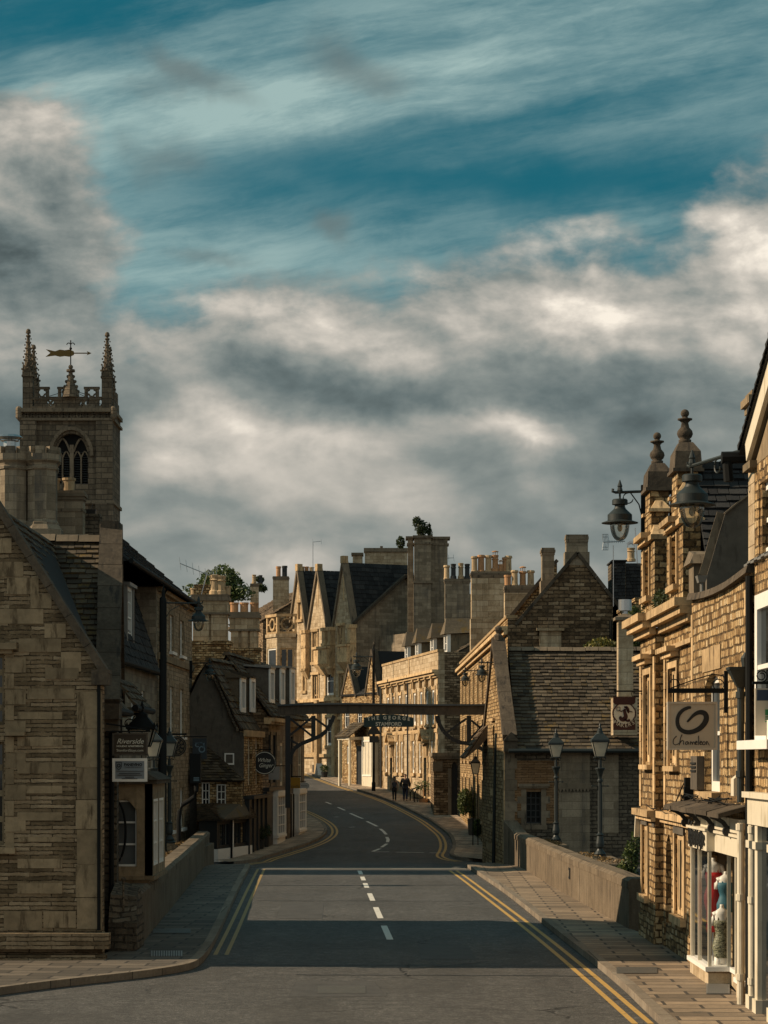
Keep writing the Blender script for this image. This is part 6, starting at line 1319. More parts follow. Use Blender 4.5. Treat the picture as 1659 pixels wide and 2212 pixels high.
mb = MB(); mb.box(X_(762, Yc), X_(783, Yc), Yc-.4, Yc+1, 14, Z_(1200, Yc)); mb.box(X_(788, Yc), X_(880, Yc), Yc, Yc+1.4, 14, Z_(1192, Yc)); co = mb.build('chimney', M['gold_ashlar'], h)
k_ = MB(); k_.box(X_(759, Yc), X_(785, Yc), Yc-.6, Yc+1.2, Z_(1200, Yc)+.002, Z_(1195, Yc)); k_.box(X_(786, Yc), X_(882, Yc), Yc-.2, Yc+1.6, Z_(1192, Yc)+.002, Z_(1184, Yc)); k_.box(X_(821, Yc), X_(827, Yc), Yc+.2, Yc+.5, Z_(1184, Yc), Z_(1179, Yc)); k_.build('cap', M['dressed_dark'], co)
chimney(h, X_(662, 206), 206.5, 1.5, .9, 18, Z_(1236, 206), [(-.4, .5, .2, 'pot_buff', False, 2), (0, .5, .18, 'terracotta', False, 2), (.45, .45, .2, 'pot_buff', False, 2)], 'gold_ashlar', cap=.06, band=False)
dk = MB(F); bx = mx_(694)
for u0, u1, v0, v1 in ((676, 684, 1652, 1668), (686, 694, 1652, 1668), (744, 756, 1650, 1676)):
    xa, xb = mx_(u0), mx_(u1); dk.box(xa, xb, -.05, -.002, mz(v1, xa), mz(v0, xa))
dk.build('basement_window', M['wood_dark'], h)

# ---- brown roofed house on the skyline
h = thing('skyline_house', 'house with broad brown stone roof and brown rubble gable left of the mansion', 'house', (-10, 220, 5))
SA, SB = (X_(500, 230), 230.0), (X_(568, 216), 216.0); F = frame(SA, SB); LS = flen(SA, SB); sz = lambda v: Z_(v, 216)
mb = MB(F); mb.poly([(0, 0, 0), (LS, 0, 0), (LS, 0, sz(1340)), (0, 0, sz(1340))]); mb.poly([(LS, 0, 0), (LS, 12, 0), (LS, 12, sz(1340)), (LS, 6, sz(1258)), (LS, 0, sz(1340))]); mb.poly([(0, 0, 0), (0, 12, 0), (0, 12, sz(1340)), (0, 6, sz(1258)), (0, 0, sz(1340))]); mb.build('wall', M['brown_rubble'], h)
rf = MB(); random.seed(33); p = lambda x, y, z: F @ Vector((x, y, z))
slates(rf, p(-4, -.2, sz(1342)), p(LS+.2, -.2, sz(1342)), p(LS+.2, 6, sz(1256)), p(-4, 6, sz(1256)), .5, .7, .06); rf.poly([p(-4, -.1, sz(1344)), p(LS+.1, -.1, sz(1344)), p(LS+.1, 6, sz(1257)), p(-4, 6, sz(1257))]); rf.poly([p(-4, 12, sz(1344)), p(LS+.1, 12, sz(1344)), p(LS+.1, 6, sz(1257)), p(-4, 6, sz(1257))]); ro = rf.build('roof', M['slate_brown'], h)
chimney(h, X_(607, 219), 219, 1.5, 1.2, sz(1320), Z_(1247, 219), [(-.25, 1.0, .22, 'terracotta', False, 2), (.35, 1.05, .24, 'wood_dark', False, 2)], 'gold_ashlar', cap=.05, band=False)
chimney(h, X_(550, 226), 226, .8, .7, sz(1330), Z_(1262, 226), [(-.05, .9, .22, 'pot_buff', False, 1), (.6, .85, .2, 'wood_dark', False, 1)], 'gold_ashlar', cap=.04, band=False)
wl = MB(F); wl.box(LS*.2, LS*.75, -.06, -.002, sz(1400), sz(1372)); wl.build('window', M['white'], h)

# ---- golden shop house with two finialled dormer gables, and its rubble neighbour
h = thing('gabled_shop_house', 'sunlit golden stone house with two tall dormer gables topped by ball finials', 'house', (5.1, 40.5, 0))
XA, XB = 4.95, 5.10
F1 = frame((XA, 43.8), (XA, 41.4)); L1_ = 2.4; F2 = frame((XB, 41.4), (XB, 37.1)); L2_ = 4.3
mb = MB(F1); w1 = (.9, 1.9, 3.45, 5.08); g1 = (.45, 1.25, .95, 2.25)
facade(mb, L1_, -.1, 5.9, [w1, g1], .16, .3)
mb.M = F2; w2 = (1.0, 2.1, 3.43, 5.10); n2 = (.35, 1.15, .55, 2.15); g2 = (1.75, 2.9, .8, 2.2)
facade(mb, L2_, -.1, 5.9, [w2, n2, g2], .16, .3); arch_fill(mb, n2[0], n2[1], 1.75, 2.15, 'pointed', 0, .16)
mb.M = ID; mb.box(XA+.01, 9, 43.79, 43.8, -2.6, 5.9); mb.box(5.42, 9.5, 37.2, 43.78, -.1, 5.88)
mb.poly([(XA, 41.39, -.1), (5.12, 41.39, -.1), (5.12, 41.39, 5.9), (XA, 41.39, 5.9)])
mb.build('wall', M['gold_block'], h)
rw = MB(F1); rw.box(-.02, L1_, -.03, -.001, -.1, .55); rw.M = F2; rw.box(.0, .34, -.03, -.001, -.1, .55); rw.box(1.16, L2_, -.03, -.001, -.1, .55); rw.build('rubble_base', M['gold_rubble'], h)
for Fq, w in ((F1, w1), (F2, w2)): window(h, Fq, *w, y=.06, nx=2, nz=2, mat='gold_dressed', style='mull', fw=.10)
for Fq, w in ((F1, g1), (F2, g2)): window(h, Fq, *w, y=.06, nx=3, nz=1, mat='gold_dressed', style='mull', fw=.10)
nb = MB(F2); nb.box(n2[0], n2[1], .17, .3, n2[2], n2[3]); nb.build('niche_back', M['dressed'], h)
tr = MB()
def both(fn):
    for Fq, Lq, e in ((F1, L1_, 0), (F2, L2_, 1)): tr.M = Fq; fn(Lq, e)
def bands(Lq, e):
    x0 = -.06 if e == 0 else .17; x1 = Lq+.05 if e == 0 else Lq-.1
    tr.box(x0-.12, x1+.14*(1-e), -.34, .0, 6.02, 6.16); tr.box(x0-.08, x1+.1*(1-e), -.25, .0, 5.9, 6.018); tr.box(x0-.04, x1+.05*(1-e), -.12, .0, 5.78, 5.898); tr.box(x0, x1, -.08, .0, 5.42, 5.50)
    tr.box(x0-.05, x1, -.16, .0, 2.44, 2.56); tr.box(x0-.02, x1, -.09, .0, 2.36, 2.438)
both(bands)
for Fq, w in ((F1, w1), (F2, w2)):                                     # architraves and cornice hoods
    tr.M = Fq
    for s_ in (0, 1):
        x = w[0]-.13 if s_ == 0 else w[1]+.002; tr.box(x, x+.128, -.05, .0, w[2]-.05, w[3]+.15)
    tr.box(w[0]-.002, w[1]+.002, -.05, .0, w[3]+.002, w[3]+.15); tr.box(w[0]-.22, w[1]+.22, -.24, .0, w[3]+.27, w[3]+.36); tr.box(w[0]-.17, w[1]+.17, -.16, .0, w[3]+.18, w[3]+.268)
    tr.box(w[0]-.18, w[1]+.18, -.12, .0, w[2]-.14, w[2]-.052)
for Fq, w in ((F1, g1), (F2, g2)):
    tr.M = Fq; tr.box(w[0]-.16, w[0]-.002, -.03, .0, w[2], w[3]); tr.box(w[1]+.002, w[1]+.16, -.03, .0, w[2], w[3]); tr.box(w[0]-.2, w[1]+.2, -.1, .0, w[2]-.14, w[2]-.002)
tr.M = F2
for xq in (.17, L2_-.35):
    for k in range(9): z = 2.6+k*.31; tr.box(xq, xq+(.26 if k % 2 else .18), -.02-.003*(k % 2), .0, z, z+.302)
tr.M = F1
for xq in (0, L1_-.24):
    for k in range(9): z = 2.6+k*.31; tr.box(xq, xq+(.30 if k % 2 else .22), -.02-.003*(k % 2), .0, z, z+.302)
tr.build('dressings', M['gold_dressed'], h)
gp_ = MB(F1); gp_.box(.40, 1.35, -.04, -.001, 2.26, 2.36); gp_.box(L1_-.4, L1_-.02, -.02, -.0, 2.26, 2.36); gp_.M = F2; gp_.box(1.65, 3.0, -.04, -.001, 2.21, 2.36); gp_.build('fascia_board', M['render'], h)
def dormer_gable(Fq, xc, w, lo):
    g = MB(Fq); th = .36
    win = (xc-.42, xc+.42, 6.55, 7.42)
    for a, b, c, d in ((xc-w, win[0], 6.16, 7.52), (win[1], xc+w, 6.16, 7.52), (win[0], win[1], 6.16, win[2]), (win[0], win[1], win[3], 7.52)): g.box(a, b, .0, th-.06, c, d)
    g.box(xc-.52, xc+.52, .01, th-.03, 7.52, 8.08); g.box(xc-.36, xc+.36, 0, th, 8.08, 8.50)
    go = g.build('dormer_gable', M['gold_block'], h)
    window(go, Fq, *win, y=.10, nx=2, nz=1, mat='gold_dressed', style='mull', fw=.09)
    c = MB(Fq)
    for s_ in (-1, 1):
        x = xc+s_*(w-.0)
        c.box(min(x, xc+s_*.5), max(x, xc+s_*.5)+.0, -.07, th+.02, 7.53, 7.62); c.hexa([(xc+s_*.5, -.05, 7.62), (x, -.05, 7.62), (x, th, 7.62), (xc+s_*.5, th, 7.62)], [(xc+s_*.5, .05, 7.86), (xc+s_*.62, .05, 7.8), (xc+s_*.62, th-.1, 7.8), (xc+s_*.5, th-.1, 7.86)])
        x2 = xc+s_*.60; c.box(min(x2, xc+s_*.36), max(x2, xc+s_*.36), -.05, th+.03, 8.09, 8.15)
        c.hexa([(xc+s_*.36, 0, 8.15), (xc+s_*.58, 0, 8.15), (xc+s_*.58, th, 8.15), (xc+s_*.36, th, 8.15)], [(xc+s_*.36, .1, 8.32), (xc+s_*.40, .1, 8.30), (xc+s_*.40, th-.1, 8.30), (xc+s_*.36, th-.1, 8.32)])
    c.box(win[0]-.22, win[1]+.22, -.20, -.0, 7.60, 7.70); c.box(win[0]-.16, win[1]+.16, -.12, -.0, 7.52, 7.598); c.box(win[0]-.14, win[1]+.14, -.1, .0, 6.44, 6.54)
    for x in (win[0]-.1, win[1]+.002): c.box(x, x+.098, -.04, .0, 6.54, 7.44)
    c.build('hood', M['gold_dressed'], go)
    c = MB(Fq)
    c.box(xc-.42, xc+.42, -.08, th+.1, 8.501, 8.56); c.hexa([(xc-.40, -.05, 8.56), (xc+.40, -.05, 8.56), (xc+.40, th+.07, 8.56), (xc-.40, th+.07, 8.56)], [(xc-.36, -.03, 8.86), (xc+.36, -.03, 8.86), (xc+.36, th+.05, 8.86), (xc-.36, th+.05, 8.86)])
    c.hexa([(xc-.36, -.03, 8.861), (xc+.36, -.03, 8.861), (xc+.36, th+.05, 8.861), (xc-.36, th+.05, 8.861)], [(xc-.17, .06, 9.04), (xc+.17, .06, 9.04), (xc+.17, th-.06, 9.04), (xc-.17, th-.06, 9.04)])
    c.build('gable_cap', M['coping'], go)
    f = MB(Fq); f.smooth = True
    f.lathe([(r_*.86, 9.03+(z_-9.04)*.60) for r_, z_ in ((.13, 9.04), (.13, 9.16), (.09, 9.17), (.14, 9.24), (.165, 9.33), (.15, 9.42), (.09, 9.52), (.07, 9.66), (.11, 9.72), (.15, 9.74), (.15, 9.78), (.06, 9.80), (.06, 9.83))], (xc, th/2, 0), 16)
    f.sphere((xc, th/2, 9.565), .075, 14, 10); f.build('finial', M['coping'], go)
    return go
dormer_gable(F1, 1.2, 1.1, 0); dormer_gable(F2, 1.6, 1.1, 0)
pdl = MB(F2); pdl.box(3.45, 4.05, .0, .42, 6.16, 6.72); pdl.hexa([(3.35, -.08, 6.72), (4.15, -.08, 6.72), (4.15, .5, 6.72), (3.35, .5, 6.72)], [(3.45, .0, 6.98), (4.0, .0, 6.88), (4.0, .42, 6.88), (3.45, .42, 6.98)]); pdl.build('pedestal', M['dressed_dark'], h)
rf = MB(); random.seed(41); rz = 8.62
for yc in (42.6, 39.8):
    slates(rf, (5.4, yc-2.5, 6.1), (9.2, yc-2.5, 6.1), (9.2, yc, rz), (5.4, yc, rz), .19, .28, .035)
    rf.poly([(5.4, yc-2.5, 6.08), (9.2, yc-2.5, 6.08), (9.2, yc, rz-.02), (5.4, yc, rz-.02)]); rf.poly([(5.4, yc+2.0, 6.08), (9.2, yc+2.0, 6.08), (9.2, yc, rz-.02), (5.4, yc, rz-.02)])
    ridge_tiles(rf, (5.4, yc, rz+.05), (9.2, yc, rz+.05), .14)
rf.build('roof', M['slate_dark'], h)
gw_ = MB(); cv = [(5.28, 5.9), (5.28, 6.50), (5.36, 6.76), (5.46, 7.12), (5.58, 7.52), (5.8, 7.70), (6.02, 7.86), (6.8, 8.35), (9.0, 7.0), (9.0, 5.9)]
gw_.prism(cv, lambda a, b, d: (a, d, b), 37.1, 37.3); gw_.build('end_gable', M['render'], h)
vg = MB()
for a, b in zip(cv[1:6], cv[2:7]): vg.bar((a[0]-.01, 37.15, a[1]), (b[0]-.01, 37.15, b[1]), .24, .025)
vg.build('verge', M['dressed_dark'], h)
for i, (x, y, z, n) in enumerate(((5.0, 40.9, 6.35, 420), (5.0, 42.9, 6.25, 160))):
    t_ = thing('ledge_weeds', ('straggly weeds growing on the cornice between the two dormer gables', 'small tuft of weeds on the cornice below the farther dormer gable')[i], 'weeds', (x, y, 6.16)); foliage('leaves', [(x, y, z, .18, .5, .22)], n, .035, 'leaf_dark', t_)

h = thing('rubble_shop', 'golden rubble shop building with arched white window, curved parapet and lingerie shopfront', 'shop', (5.1, 34, 0))
XR = 5.03; F = frame((XR, 37.08), (XR, 31.0)); LR = 6.08; wr = (1.5, 3.1, 3.0, 4.82)
mb = MB(F); facade(mb, LR, -.1, [(0, 6.10), (2, 6.0), (4, 5.98), (LR, 6.05)], [wr, (1.1, 5.5, .0, 2.62)], .26, .4); arch_fill(mb, wr[0], wr[1], 4.62, 4.82, 'flat', 0, .26); mb.box(1.0, LR, .4, 4, 2.7, 5.9); mb.build('wall', M['gold_block'], h)
window(h, F, wr[0], wr[1], wr[2], 4.80, y=.14, nx=2, nz=2, mat='white', fw=.12, sill=False)
tr = MB(F); tr.box(1.35, 3.25, -.02, .0, 4.86, 5.22); tr.box(1.4, 3.2, -.14, .14, 2.9, 2.998)
for k in range(8): z = 2.9+k*.37; tr.box(LR-(.55 if k % 2 else .38), LR, -.016-.003*(k % 2), .0, z, z+.362); tr.box(0, .2, -.012-.003*(k % 2), .0, z, z+.362)
tr.build('dressings', M['gold_dressed'], h)
cp = MB(F); ps = [(0, 6.10), (1, 6.04), (2, 6.0), (3, 5.98), (4, 5.98), (5, 6.01), (LR, 6.05)]
for a, b in zip(ps, ps[1:]): cp.hexa([(a[0], -.09, a[1]), (b[0]-.01, -.09, b[1]), (b[0]-.01, .45, b[1]), (a[0], .45, a[1])], [(a[0], -.06, a[1]+.11), (b[0]-.01, -.06, b[1]+.11), (b[0]-.01, .4, b[1]+.15), (a[0], .4, a[1]+.15)])
cp.build('parapet_coping', M['coping'], h)
co = chimney(h, 5.62, 33.0, .55, .55, 6.0, 8.78, [], 'gold_ashlar', cap=.10, dress='dressed')
# the projecting shop window
XS, XI = 4.86, 5.20
sf = MB()
sf.box(XS, 5.42, 34.0, 36.0, -.1, .32); sf.box(XI, 5.42, 32.2, 33.998, -.1, .32); sf.box(5.0, 5.22, 31.55, 32.2, -.1, .34); sf.build('stall_riser', M['gold_ashlar'], h)
sl = MB(); sl.box(XS-.05, XI, 33.94, 36.03, .322, .39); sl.box(4.96, 5.24, 31.5, 32.22, .342, .41); sl.box(XI-.03, XI+.1, 32.22, 33.93, .322, .39); sl.build('sill', M['white'], h)
fr_ = MB()
for x, y, q in ((XS, 35.9, .07), (XS, 35.1, .03), (XS, 34.0, .05)): fr_.box(x, x+q, y, y+q, .391, 2.12)
fr_.box(XI-.05, XI, 34.0, 34.06, .391, 2.12); fr_.box(4.98, 5.05, 31.56, 31.63, .411, 2.12); fr_.box(4.98, 5.05, 32.15, 32.21, .411, 2.12); fr_.box(5.21, 5.26, 32.22, 32.3, .391, 2.12)
fr_.box(XS-.03, XI, 33.97, 36.03, 2.121, 2.42); fr_.box(4.95, 5.25, 31.5, 33.968, 2.121, 2.40); fr_.box(XS-.06, XI+.02, 33.94, 36.06, 2.421, 2.46); fr_.box(4.91, 5.27, 31.45, 33.938, 2.401, 2.44)
fr_.box(4.93, 5.3, 31.4, 36.1, 2.461, 2.66); fr_.box(4.90, 5.0, 36.031, 36.11, -.1, 2.46)
so = fr_.build('shopfront', M['cream'], h)
gl = MB(); gl.poly([(XS+.03, 34.06, .39), (XS+.03, 35.9, .39), (XS+.03, 35.9, 2.12), (XS+.03, 34.06, 2.12)]); gl.build('pane', M['shop_glass'], so); gl = MB(); gl.poly([(XS+.06, 34.03, .39), (XI-.05, 34.03, .39), (XI-.05, 34.03, 2.12), (XS+.06, 34.03, 2.12)]); gl.build('pane', M['shop_glass'], so); gl = MB(); gl.poly([(5.02, 31.63, .41), (5.02, 32.15, .41), (5.02, 32.15, 2.12), (5.02, 31.63, 2.12)]); gl.build('pane', M['shop_glass'], so)
iw = MB(); iw.poly([(5.9, 34.0, .32), (5.9, 36, .32), (5.9, 36, 2.2), (5.9, 34, 2.2)]); iw.poly([(XS, 36.0, .32), (5.9, 36, .32), (5.9, 36, 2.2), (XS, 36, 2.2)]); iw.poly([(XI+.02, 34.0, .32), (5.9, 34, .32), (5.9, 34, 2.2), (XI+.02, 34, 2.2)]); iw.build('interior', M['buff_render'], h)
iw = MB(); iw.poly([(5.24, 32.3, .32), (5.24, 33.95, .32), (5.24, 33.95, 2.12), (5.24, 32.3, 2.12)]); iw.build('door', M['wood_dark'], h)
# slated canopy on scrolled brackets
cn = MB(); random.seed(43); yy = 37.35
while yy > 31.35:
    w_ = random.uniform(.8, 1.2); a, b = yy, max(yy-w_, 31.3); j = random.uniform(-.012, .012); o_ = random.uniform(-.02, .02)
    cn.hexa([(5.03, b+.01, 2.80), (5.03, a, 2.80), (4.62+o_, a, 2.68+j), (4.62+o_, b+.01, 2.68+j)], [(5.03, b+.01, 2.86), (5.03, a, 2.86), (4.62+o_, a, 2.745+j), (4.62+o_, b+.01, 2.745+j)]); yy -= w_
cn.build('canopy', M['coping'], h)
bk = MB()
for y in (36.9, 35.4, 33.9, 32.4):
    pts = [(4.96, 2.50), (4.90, 2.52), (4.84, 2.60), (4.74, 2.66), (4.66, 2.68)]
    for a, b in zip(pts, pts[1:]): bk.bar((a[0], y, a[1]), (b[0], y, b[1]), .07, .06)
    bk.M = Matrix.Translation((4.91, y, 2.47)) @ Matrix.Rotation(R(90), 4, 'X'); bk.lathe([(.075, -.05), (.075, .05)], (0, 0, 0), 12); bk.lathe([(.04, -.065), (.04, .065)], (0, 0, 0), 10); bk.M = ID
bk.build('bracket', M['wood_dark'], h)
lt = MB(frame((XS-.035, 36.0), (XS-.035, 34.0)))                        # illegible ornate black lettering on the fascia
random.seed(44); x = .15
for k in range(16):
    hh = random.uniform(.16, .34); z0 = 2.2-(hh-.16)*.5; stroke(lt, [(x, z0+hh), (x+.03, z0+hh*.5), (x+random.uniform(-.02, .06), z0)], .018, .012, flat=.02); 
    if k % 3 == 0:
        stroke(lt, arc(x+.05, z0+hh*.5, .06, 0, 330, 10, .07), .014, flat=.02)
    x += random.uniform(.09, .13)
for x, z in ((.25, 2.42), (.55, 2.4)): stroke(lt, arc(x, z, .13, 60, 300, 10, .12), .02, .012, flat=.02)
lt.build('lettering', M['wood_dark'], so)
# mannequins in the window
def torso(name, label, x, y, z0, z1, top_mat, zc0, zc1, w=.16):
    t_ = thing(name, label, 'mannequin', (x, y, z0)); H = z1-z0; m_ = MB(); m_.smooth = True
    pf_ = [(.60, .0), (.70, .08), (.92, .20), (1.0, .28), (.95, .36), (.62, .50), (.70, .58), (.93, .66), (.97, .70), (.88, .76), (.90, .82), (.88, .865), (.70, .90), (.42, .925), (.28, .94), (.24, .965), (.23, 1.0)]
    m_.lathe([(.001, z0)]+[(r*w, z0+f*H) for r, f in pf_]+[(.001, z1)], (x, y, 0), 18, sx=1.0, sy=.72); 
    for s_ in (-1, 1): m_.tube([(x+s_*w*.55, y, z0+.875*H), (x+s_*w*1.0, y, z0+.84*H), (x+s_*w*1.16, y, z0+.76*H), (x+s_*w*1.22, y, z0+.64*H)], [w*.2, w*.28, w*.27, w*.22], 10)
    if z0 < .9:
        for s_ in (-1, 1): m_.tube([(x+s_*w*.45, y, z0+.14*H), (x+s_*w*.5, y, z0-.02), (x+s_*w*.42, y-.01, .34)], [w*.46, w*.45, w*.36], 12)
    mo = m_.build('body', M['mannequin'], t_)
    g_ = MB(); g_.smooth = True; n = 14; prof = []
    for k in range(n+1):
        f = zc0+(zc1-zc0)*k/n
        for (r0, f0), (r1, f1) in zip(pf_, pf_[1:]):
            if f0 <= f <= f1: r = r0+(r1-r0)*(f-f0)/(f1-f0); break
        else: r = .6+.2*(0-f) if f < 0 else .3
        prof.append((r*w*1.05+(.012 if f >= 0 else .02)+.003*math.sin(k*2.1), z0+f*H))
    g_.lathe(prof, (x, y, 0), 18, sx=1.0, sy=.74)
    for s_ in (-1, 1): g_.tube([(x+s_*w*.5, y-w*.55, z0+zc1*H-.01), (x+s_*w*.42, y-w*.3, z0+.88*H), (x+s_*w*.3, y, z0+.92*H)], .012, 5)
    g_.build('clothing', M[top_mat], t_); st_ = MB(); st_.tube([(x, y, .33), (x, y, z0+.05)], .015, 6); st_.lathe([(.12, .33), (.12, .345)], (x, y, 0), 12); st_.build('stand', M['zinc'], t_)
M['red_cloth'] = plain('red silk', (.50, .018, .02), .5, 0, .25, .2, 14.0); M['blue_cloth'] = plain('petrol blue cloth', (.035, .125, .17), .6, 0, .2, .1, 10.0)
def camo_m():
    m, t, b = newmat('patterned ruched cloth'); uv = uvv(); n = noise_e(vscale(uv, 5, 16), 2.2, 4, .6, 1.2); setc(b, ramp(n, [(.40, (.02, .022, .014)), (.48, (.14, .14, .07)), (.54, (.42, .40, .28)), (.6, (.05, .055, .03))])); bump(b, n, .6, .02); return m
M['camo'] = camo_m()
torso('mannequin', 'white mannequin torso in a red camisole at the back of the shop window', 5.08, 35.0, 1.1, 1.98, 'red_cloth', -.30, .745, .13)
torso('mannequin', 'white mannequin torso in a petrol blue vest top in the shop window', 5.235, 34.75, 1.02, 1.78, 'blue_cloth', .18, .78, .125)
torso('mannequin', 'white mannequin in a patterned ruched swimsuit at the front of the shop window', 5.12, 34.38, .40, 1.30, 'camo', .10, .735, .125)
# the end building at the right edge
h = thing('end_shop_house', 'building cut off by the right edge, pale bargeboard, white sash and cream pilasters', 'shop', (5.1, 28, 0))
XE = 5.05; F = frame((XE, 30.9), (XE, 22)); we = (.35, 2.6, 3.75, 5.7)
mb = MB(F); facade(mb, 8.9, -.1, 7.5, [we, (.35, 2.6, 6.2, 7.2)], .2, .4); mb.box(0, 8.9, .4, 6, -.1, 7.5); mb.box(0, .5, .02, .4, -.1, 7.5); mb.build('wall', M['gold_block'], h)
window(h, F, *we, y=-.03, nx=2, nz=2, mat='white', fw=.2, sill=True); window(h, F, .35, 2.6, 6.2, 7.2, y=.1, nx=2, nz=1, mat='white', fw=.1)
fb = MB(F); fb.box(-.1, 8, -.10, -.001, 2.62, 2.98); fb.box(-.12, 8, -.16, -.001, 2.981, 3.06)
for x in (.0, .55, 1.7, 2.9): fb.box(x, x+.22, -.09, -.001, .3, 2.61); fb.box(x-.04, x+.26, -.12, -.001, -.1, .3); fb.box(x-.03, x+.25, -.12, -.001, 2.3, 2.4)
fb.build('shopfront', M['cream'], h)
dk = MB(F); dk.box(.2, 3, -.03, -.001, -.1, 2.61); dk.build('shop_window', M['glass'], h)
bb = MB(); 
E0, E1 = Vector((4.97, 31.0, 7.72)), Vector((4.97, 24.5, 10.5))
bb.bar(E0, E1, .06, .34); bb.bar(E0+Vector((.09, 0, -.08)), E1+Vector((.09, 0, -.08)), .10, .16); bb.build('bargeboard', M['cream'], h)
sfb = MB(); sfb.hexa([(4.95, 30.7, 7.45), (5.3, 30.7, 7.45), (5.3, 31.3, 7.45), (4.95, 31.3, 7.45)], [(4.95, 30.7, 7.55), (5.3, 30.7, 7.55), (5.3, 31.3, 7.55), (4.95, 31.3, 7.55)]); sfb.poly([(4.99, 31.0, 7.55), (5.4, 31.0, 7.55), (5.4, 24.5, 10.3), (4.99, 24.5, 10.3)]); sfb.build('soffit', M['buff_render'], h)
gb = MB(); gb.poly([(5.05, 30.9, 7.5), (5.05, 24.5, 10.3), (5.05, 22, 10.3), (5.05, 22, 7.5)]); gb.build('gable', M['dressed'], h)
rf = MB(); random.seed(45); slates(rf, (9, 31.35, 7.78), (4.88, 31.35, 7.78), (4.88, 24.5, 10.72), (9, 24.5, 10.72), .22, .3, .045); rf.poly([(9, 31.35, 7.7), (4.9, 31.35, 7.7), (4.9, 24.5, 10.62), (9, 24.5, 10.62)]); rf.build('roof', M['slate_dark'], h)
gt = MB(); gt.tube([(4.68, 31.45, 7.68), (5.6, 31.45, 7.70)], .085, 8); gt.tube([(4.76, 31.45, 7.62), (4.78, 31.45, 7.35)], .07, 8); gt.tube([(5.16, 31.05, 7.4), (5.16, 31.02, 3.1)], .05, 8); gt.tube([(4.98, 30.95, 6.0), (4.98, 30.95, .1)], .05, 8); gt.build('gutter', M['black'], h)
lf = MB(frame((XR, 31.4), (XE, 29)))
for k in range(9): lf.hexa([(.27*k, -.05, 6.16+.02*(k % 2)), (.27*k+.26, -.05, 6.16+.02*(k % 2)), (.27*k+.26, .3, 6.2), (.27*k, .3, 6.2)], [(.27*k, -.05, 6.19+.02*(k % 2)), (.27*k+.26, -.05, 6.19+.02*(k % 2)), (.27*k+.26, .3, 6.4), (.27*k, .3, 6.4)])
lf.build('lead_flashing', M['lead'], h)
bp = MB(); bp.box(4.97, 5.03, 31.02, 31.05, 3.05, 4.05); bp.build('side_board', M['wood_beam'], h)
def pipe(label, x, y, z0, z1, mat, r=.055, hop=False):
    t_ = thing('drainpipe', label, 'drainpipe', (x, y, z0)); m_ = MB(); m_.tube([(x, y, z0), (x, y, z1)], r, 10)
    for k in range(int((z1-z0)/1.1)+1): zz = z0+.35+k*1.1; m_.lathe([(r*1.35, 0), (r*1.35, .09)], (x, y, min(zz, z1-.1)), 10)
    o = m_.build('pipe', M[mat], t_)
    if hop:
        m_ = MB(); m_.hexa([(x-r, y-r, z1), (x+r, y-r, z1), (x+r, y+r, z1), (x-r, y+r, z1)], [(x-.17, y-.14, z1+.24), (x+.08, y-.14, z1+.24), (x+.08, y+.14, z1+.24), (x-.17, y+.14, z1+.24)]); m_.box(x-.18, x+.1, y-.16, y+.16, z1+.24, z1+.28); m_.lathe([(.06, 0), (.075, .12), (.02, .2)], (x+.05, y-.15, z1+.28), 6); m_.build('hopper', M[mat], o)
pipe('dark green drainpipe with hopper head on the sunlit rubble wall', 4.96, 31.55, 2.9, 4.5, 'green_black', .05, True)
pipe('cream drainpipe beside the lingerie shop window', 4.92, 31.30, .1, 2.62, 'cream', .05)
pipe('cream drainpipe at the corner of the cream pilastered shop', 4.98, 30.7, .1, 2.6, 'cream', .045)

# brick and slate things between cottage and gabled house
h = thing('brick_piers', 'row of three sunlit stone garden piers stepping up behind the cottage roof', 'piers', (9, 84, 5))
mb = MB()
for u0, u1, v in ((1341, 1357, 1322), (1358, 1371, 1311), (1374, 1392, 1298)): mb.box(X_(u0, 86), X_(u1, 86), 86, 87, 4, Z_(v, 86)); mb.box(X_(u0, 86)-.05, X_(u1, 86)+.05, 85.95, 87.05, Z_(v, 86)+.002, Z_(v, 86)+.12)
mb.build('pier', M['gold_rubble'], h)
h = thing('slate_hung_stack', 'dark tile hung chimney block with one cowled pot behind the finialled house', 'chimney', (8.5, 90, 5))
c_ = MB(); c_.box(X_(1324, 90), X_(1352, 90), 90, 92, 5, Z_(1214, 90)); c_.box(X_(1352, 90)+.002, X_(1390, 90), 90.2, 92, 5, Z_(1216, 90)); c_.build('stack', M['dark_rubble'], h)
rf = MB(); slates(rf, (X_(1322, 89.9), 89.95, Z_(1300, 90)), (X_(1351, 89.9), 89.95, Z_(1300, 90)), (X_(1351, 89.9), 89.98, Z_(1214, 90)), (X_(1322, 89.9), 89.98, Z_(1214, 90)), .13, .25, .03); slates(rf, (X_(1353, 89.9), 90.1, Z_(1300, 90)), (X_(1392, 89.9), 90.1, Z_(1300, 90)), (X_(1392, 89.9), 90.15, Z_(1216, 90)), (X_(1353, 89.9), 90.15, Z_(1216, 90)), .13, .25, .03); rf.box(X_(1321, 90), X_(1354, 90), 89.85, 92, Z_(1213, 90), Z_(1210, 90)); rf.build('tile_hanging', M['slate_dark'], h)
p_ = W(1363, 1213, 91); o = pot(h, p_.x, 91, p_.z, .55, .17, 'pot_buff', False, 1); m_ = MB(); pp = arc(p_.x, p_.z+.62, .14, -20, 200, 10)
for a, b in zip(pp, pp[1:]): m_.bar((a[0], 91, a[1]), (b[0], 91, b[1]), .03, .12)
m_.build('cowl', M['zinc'], o)

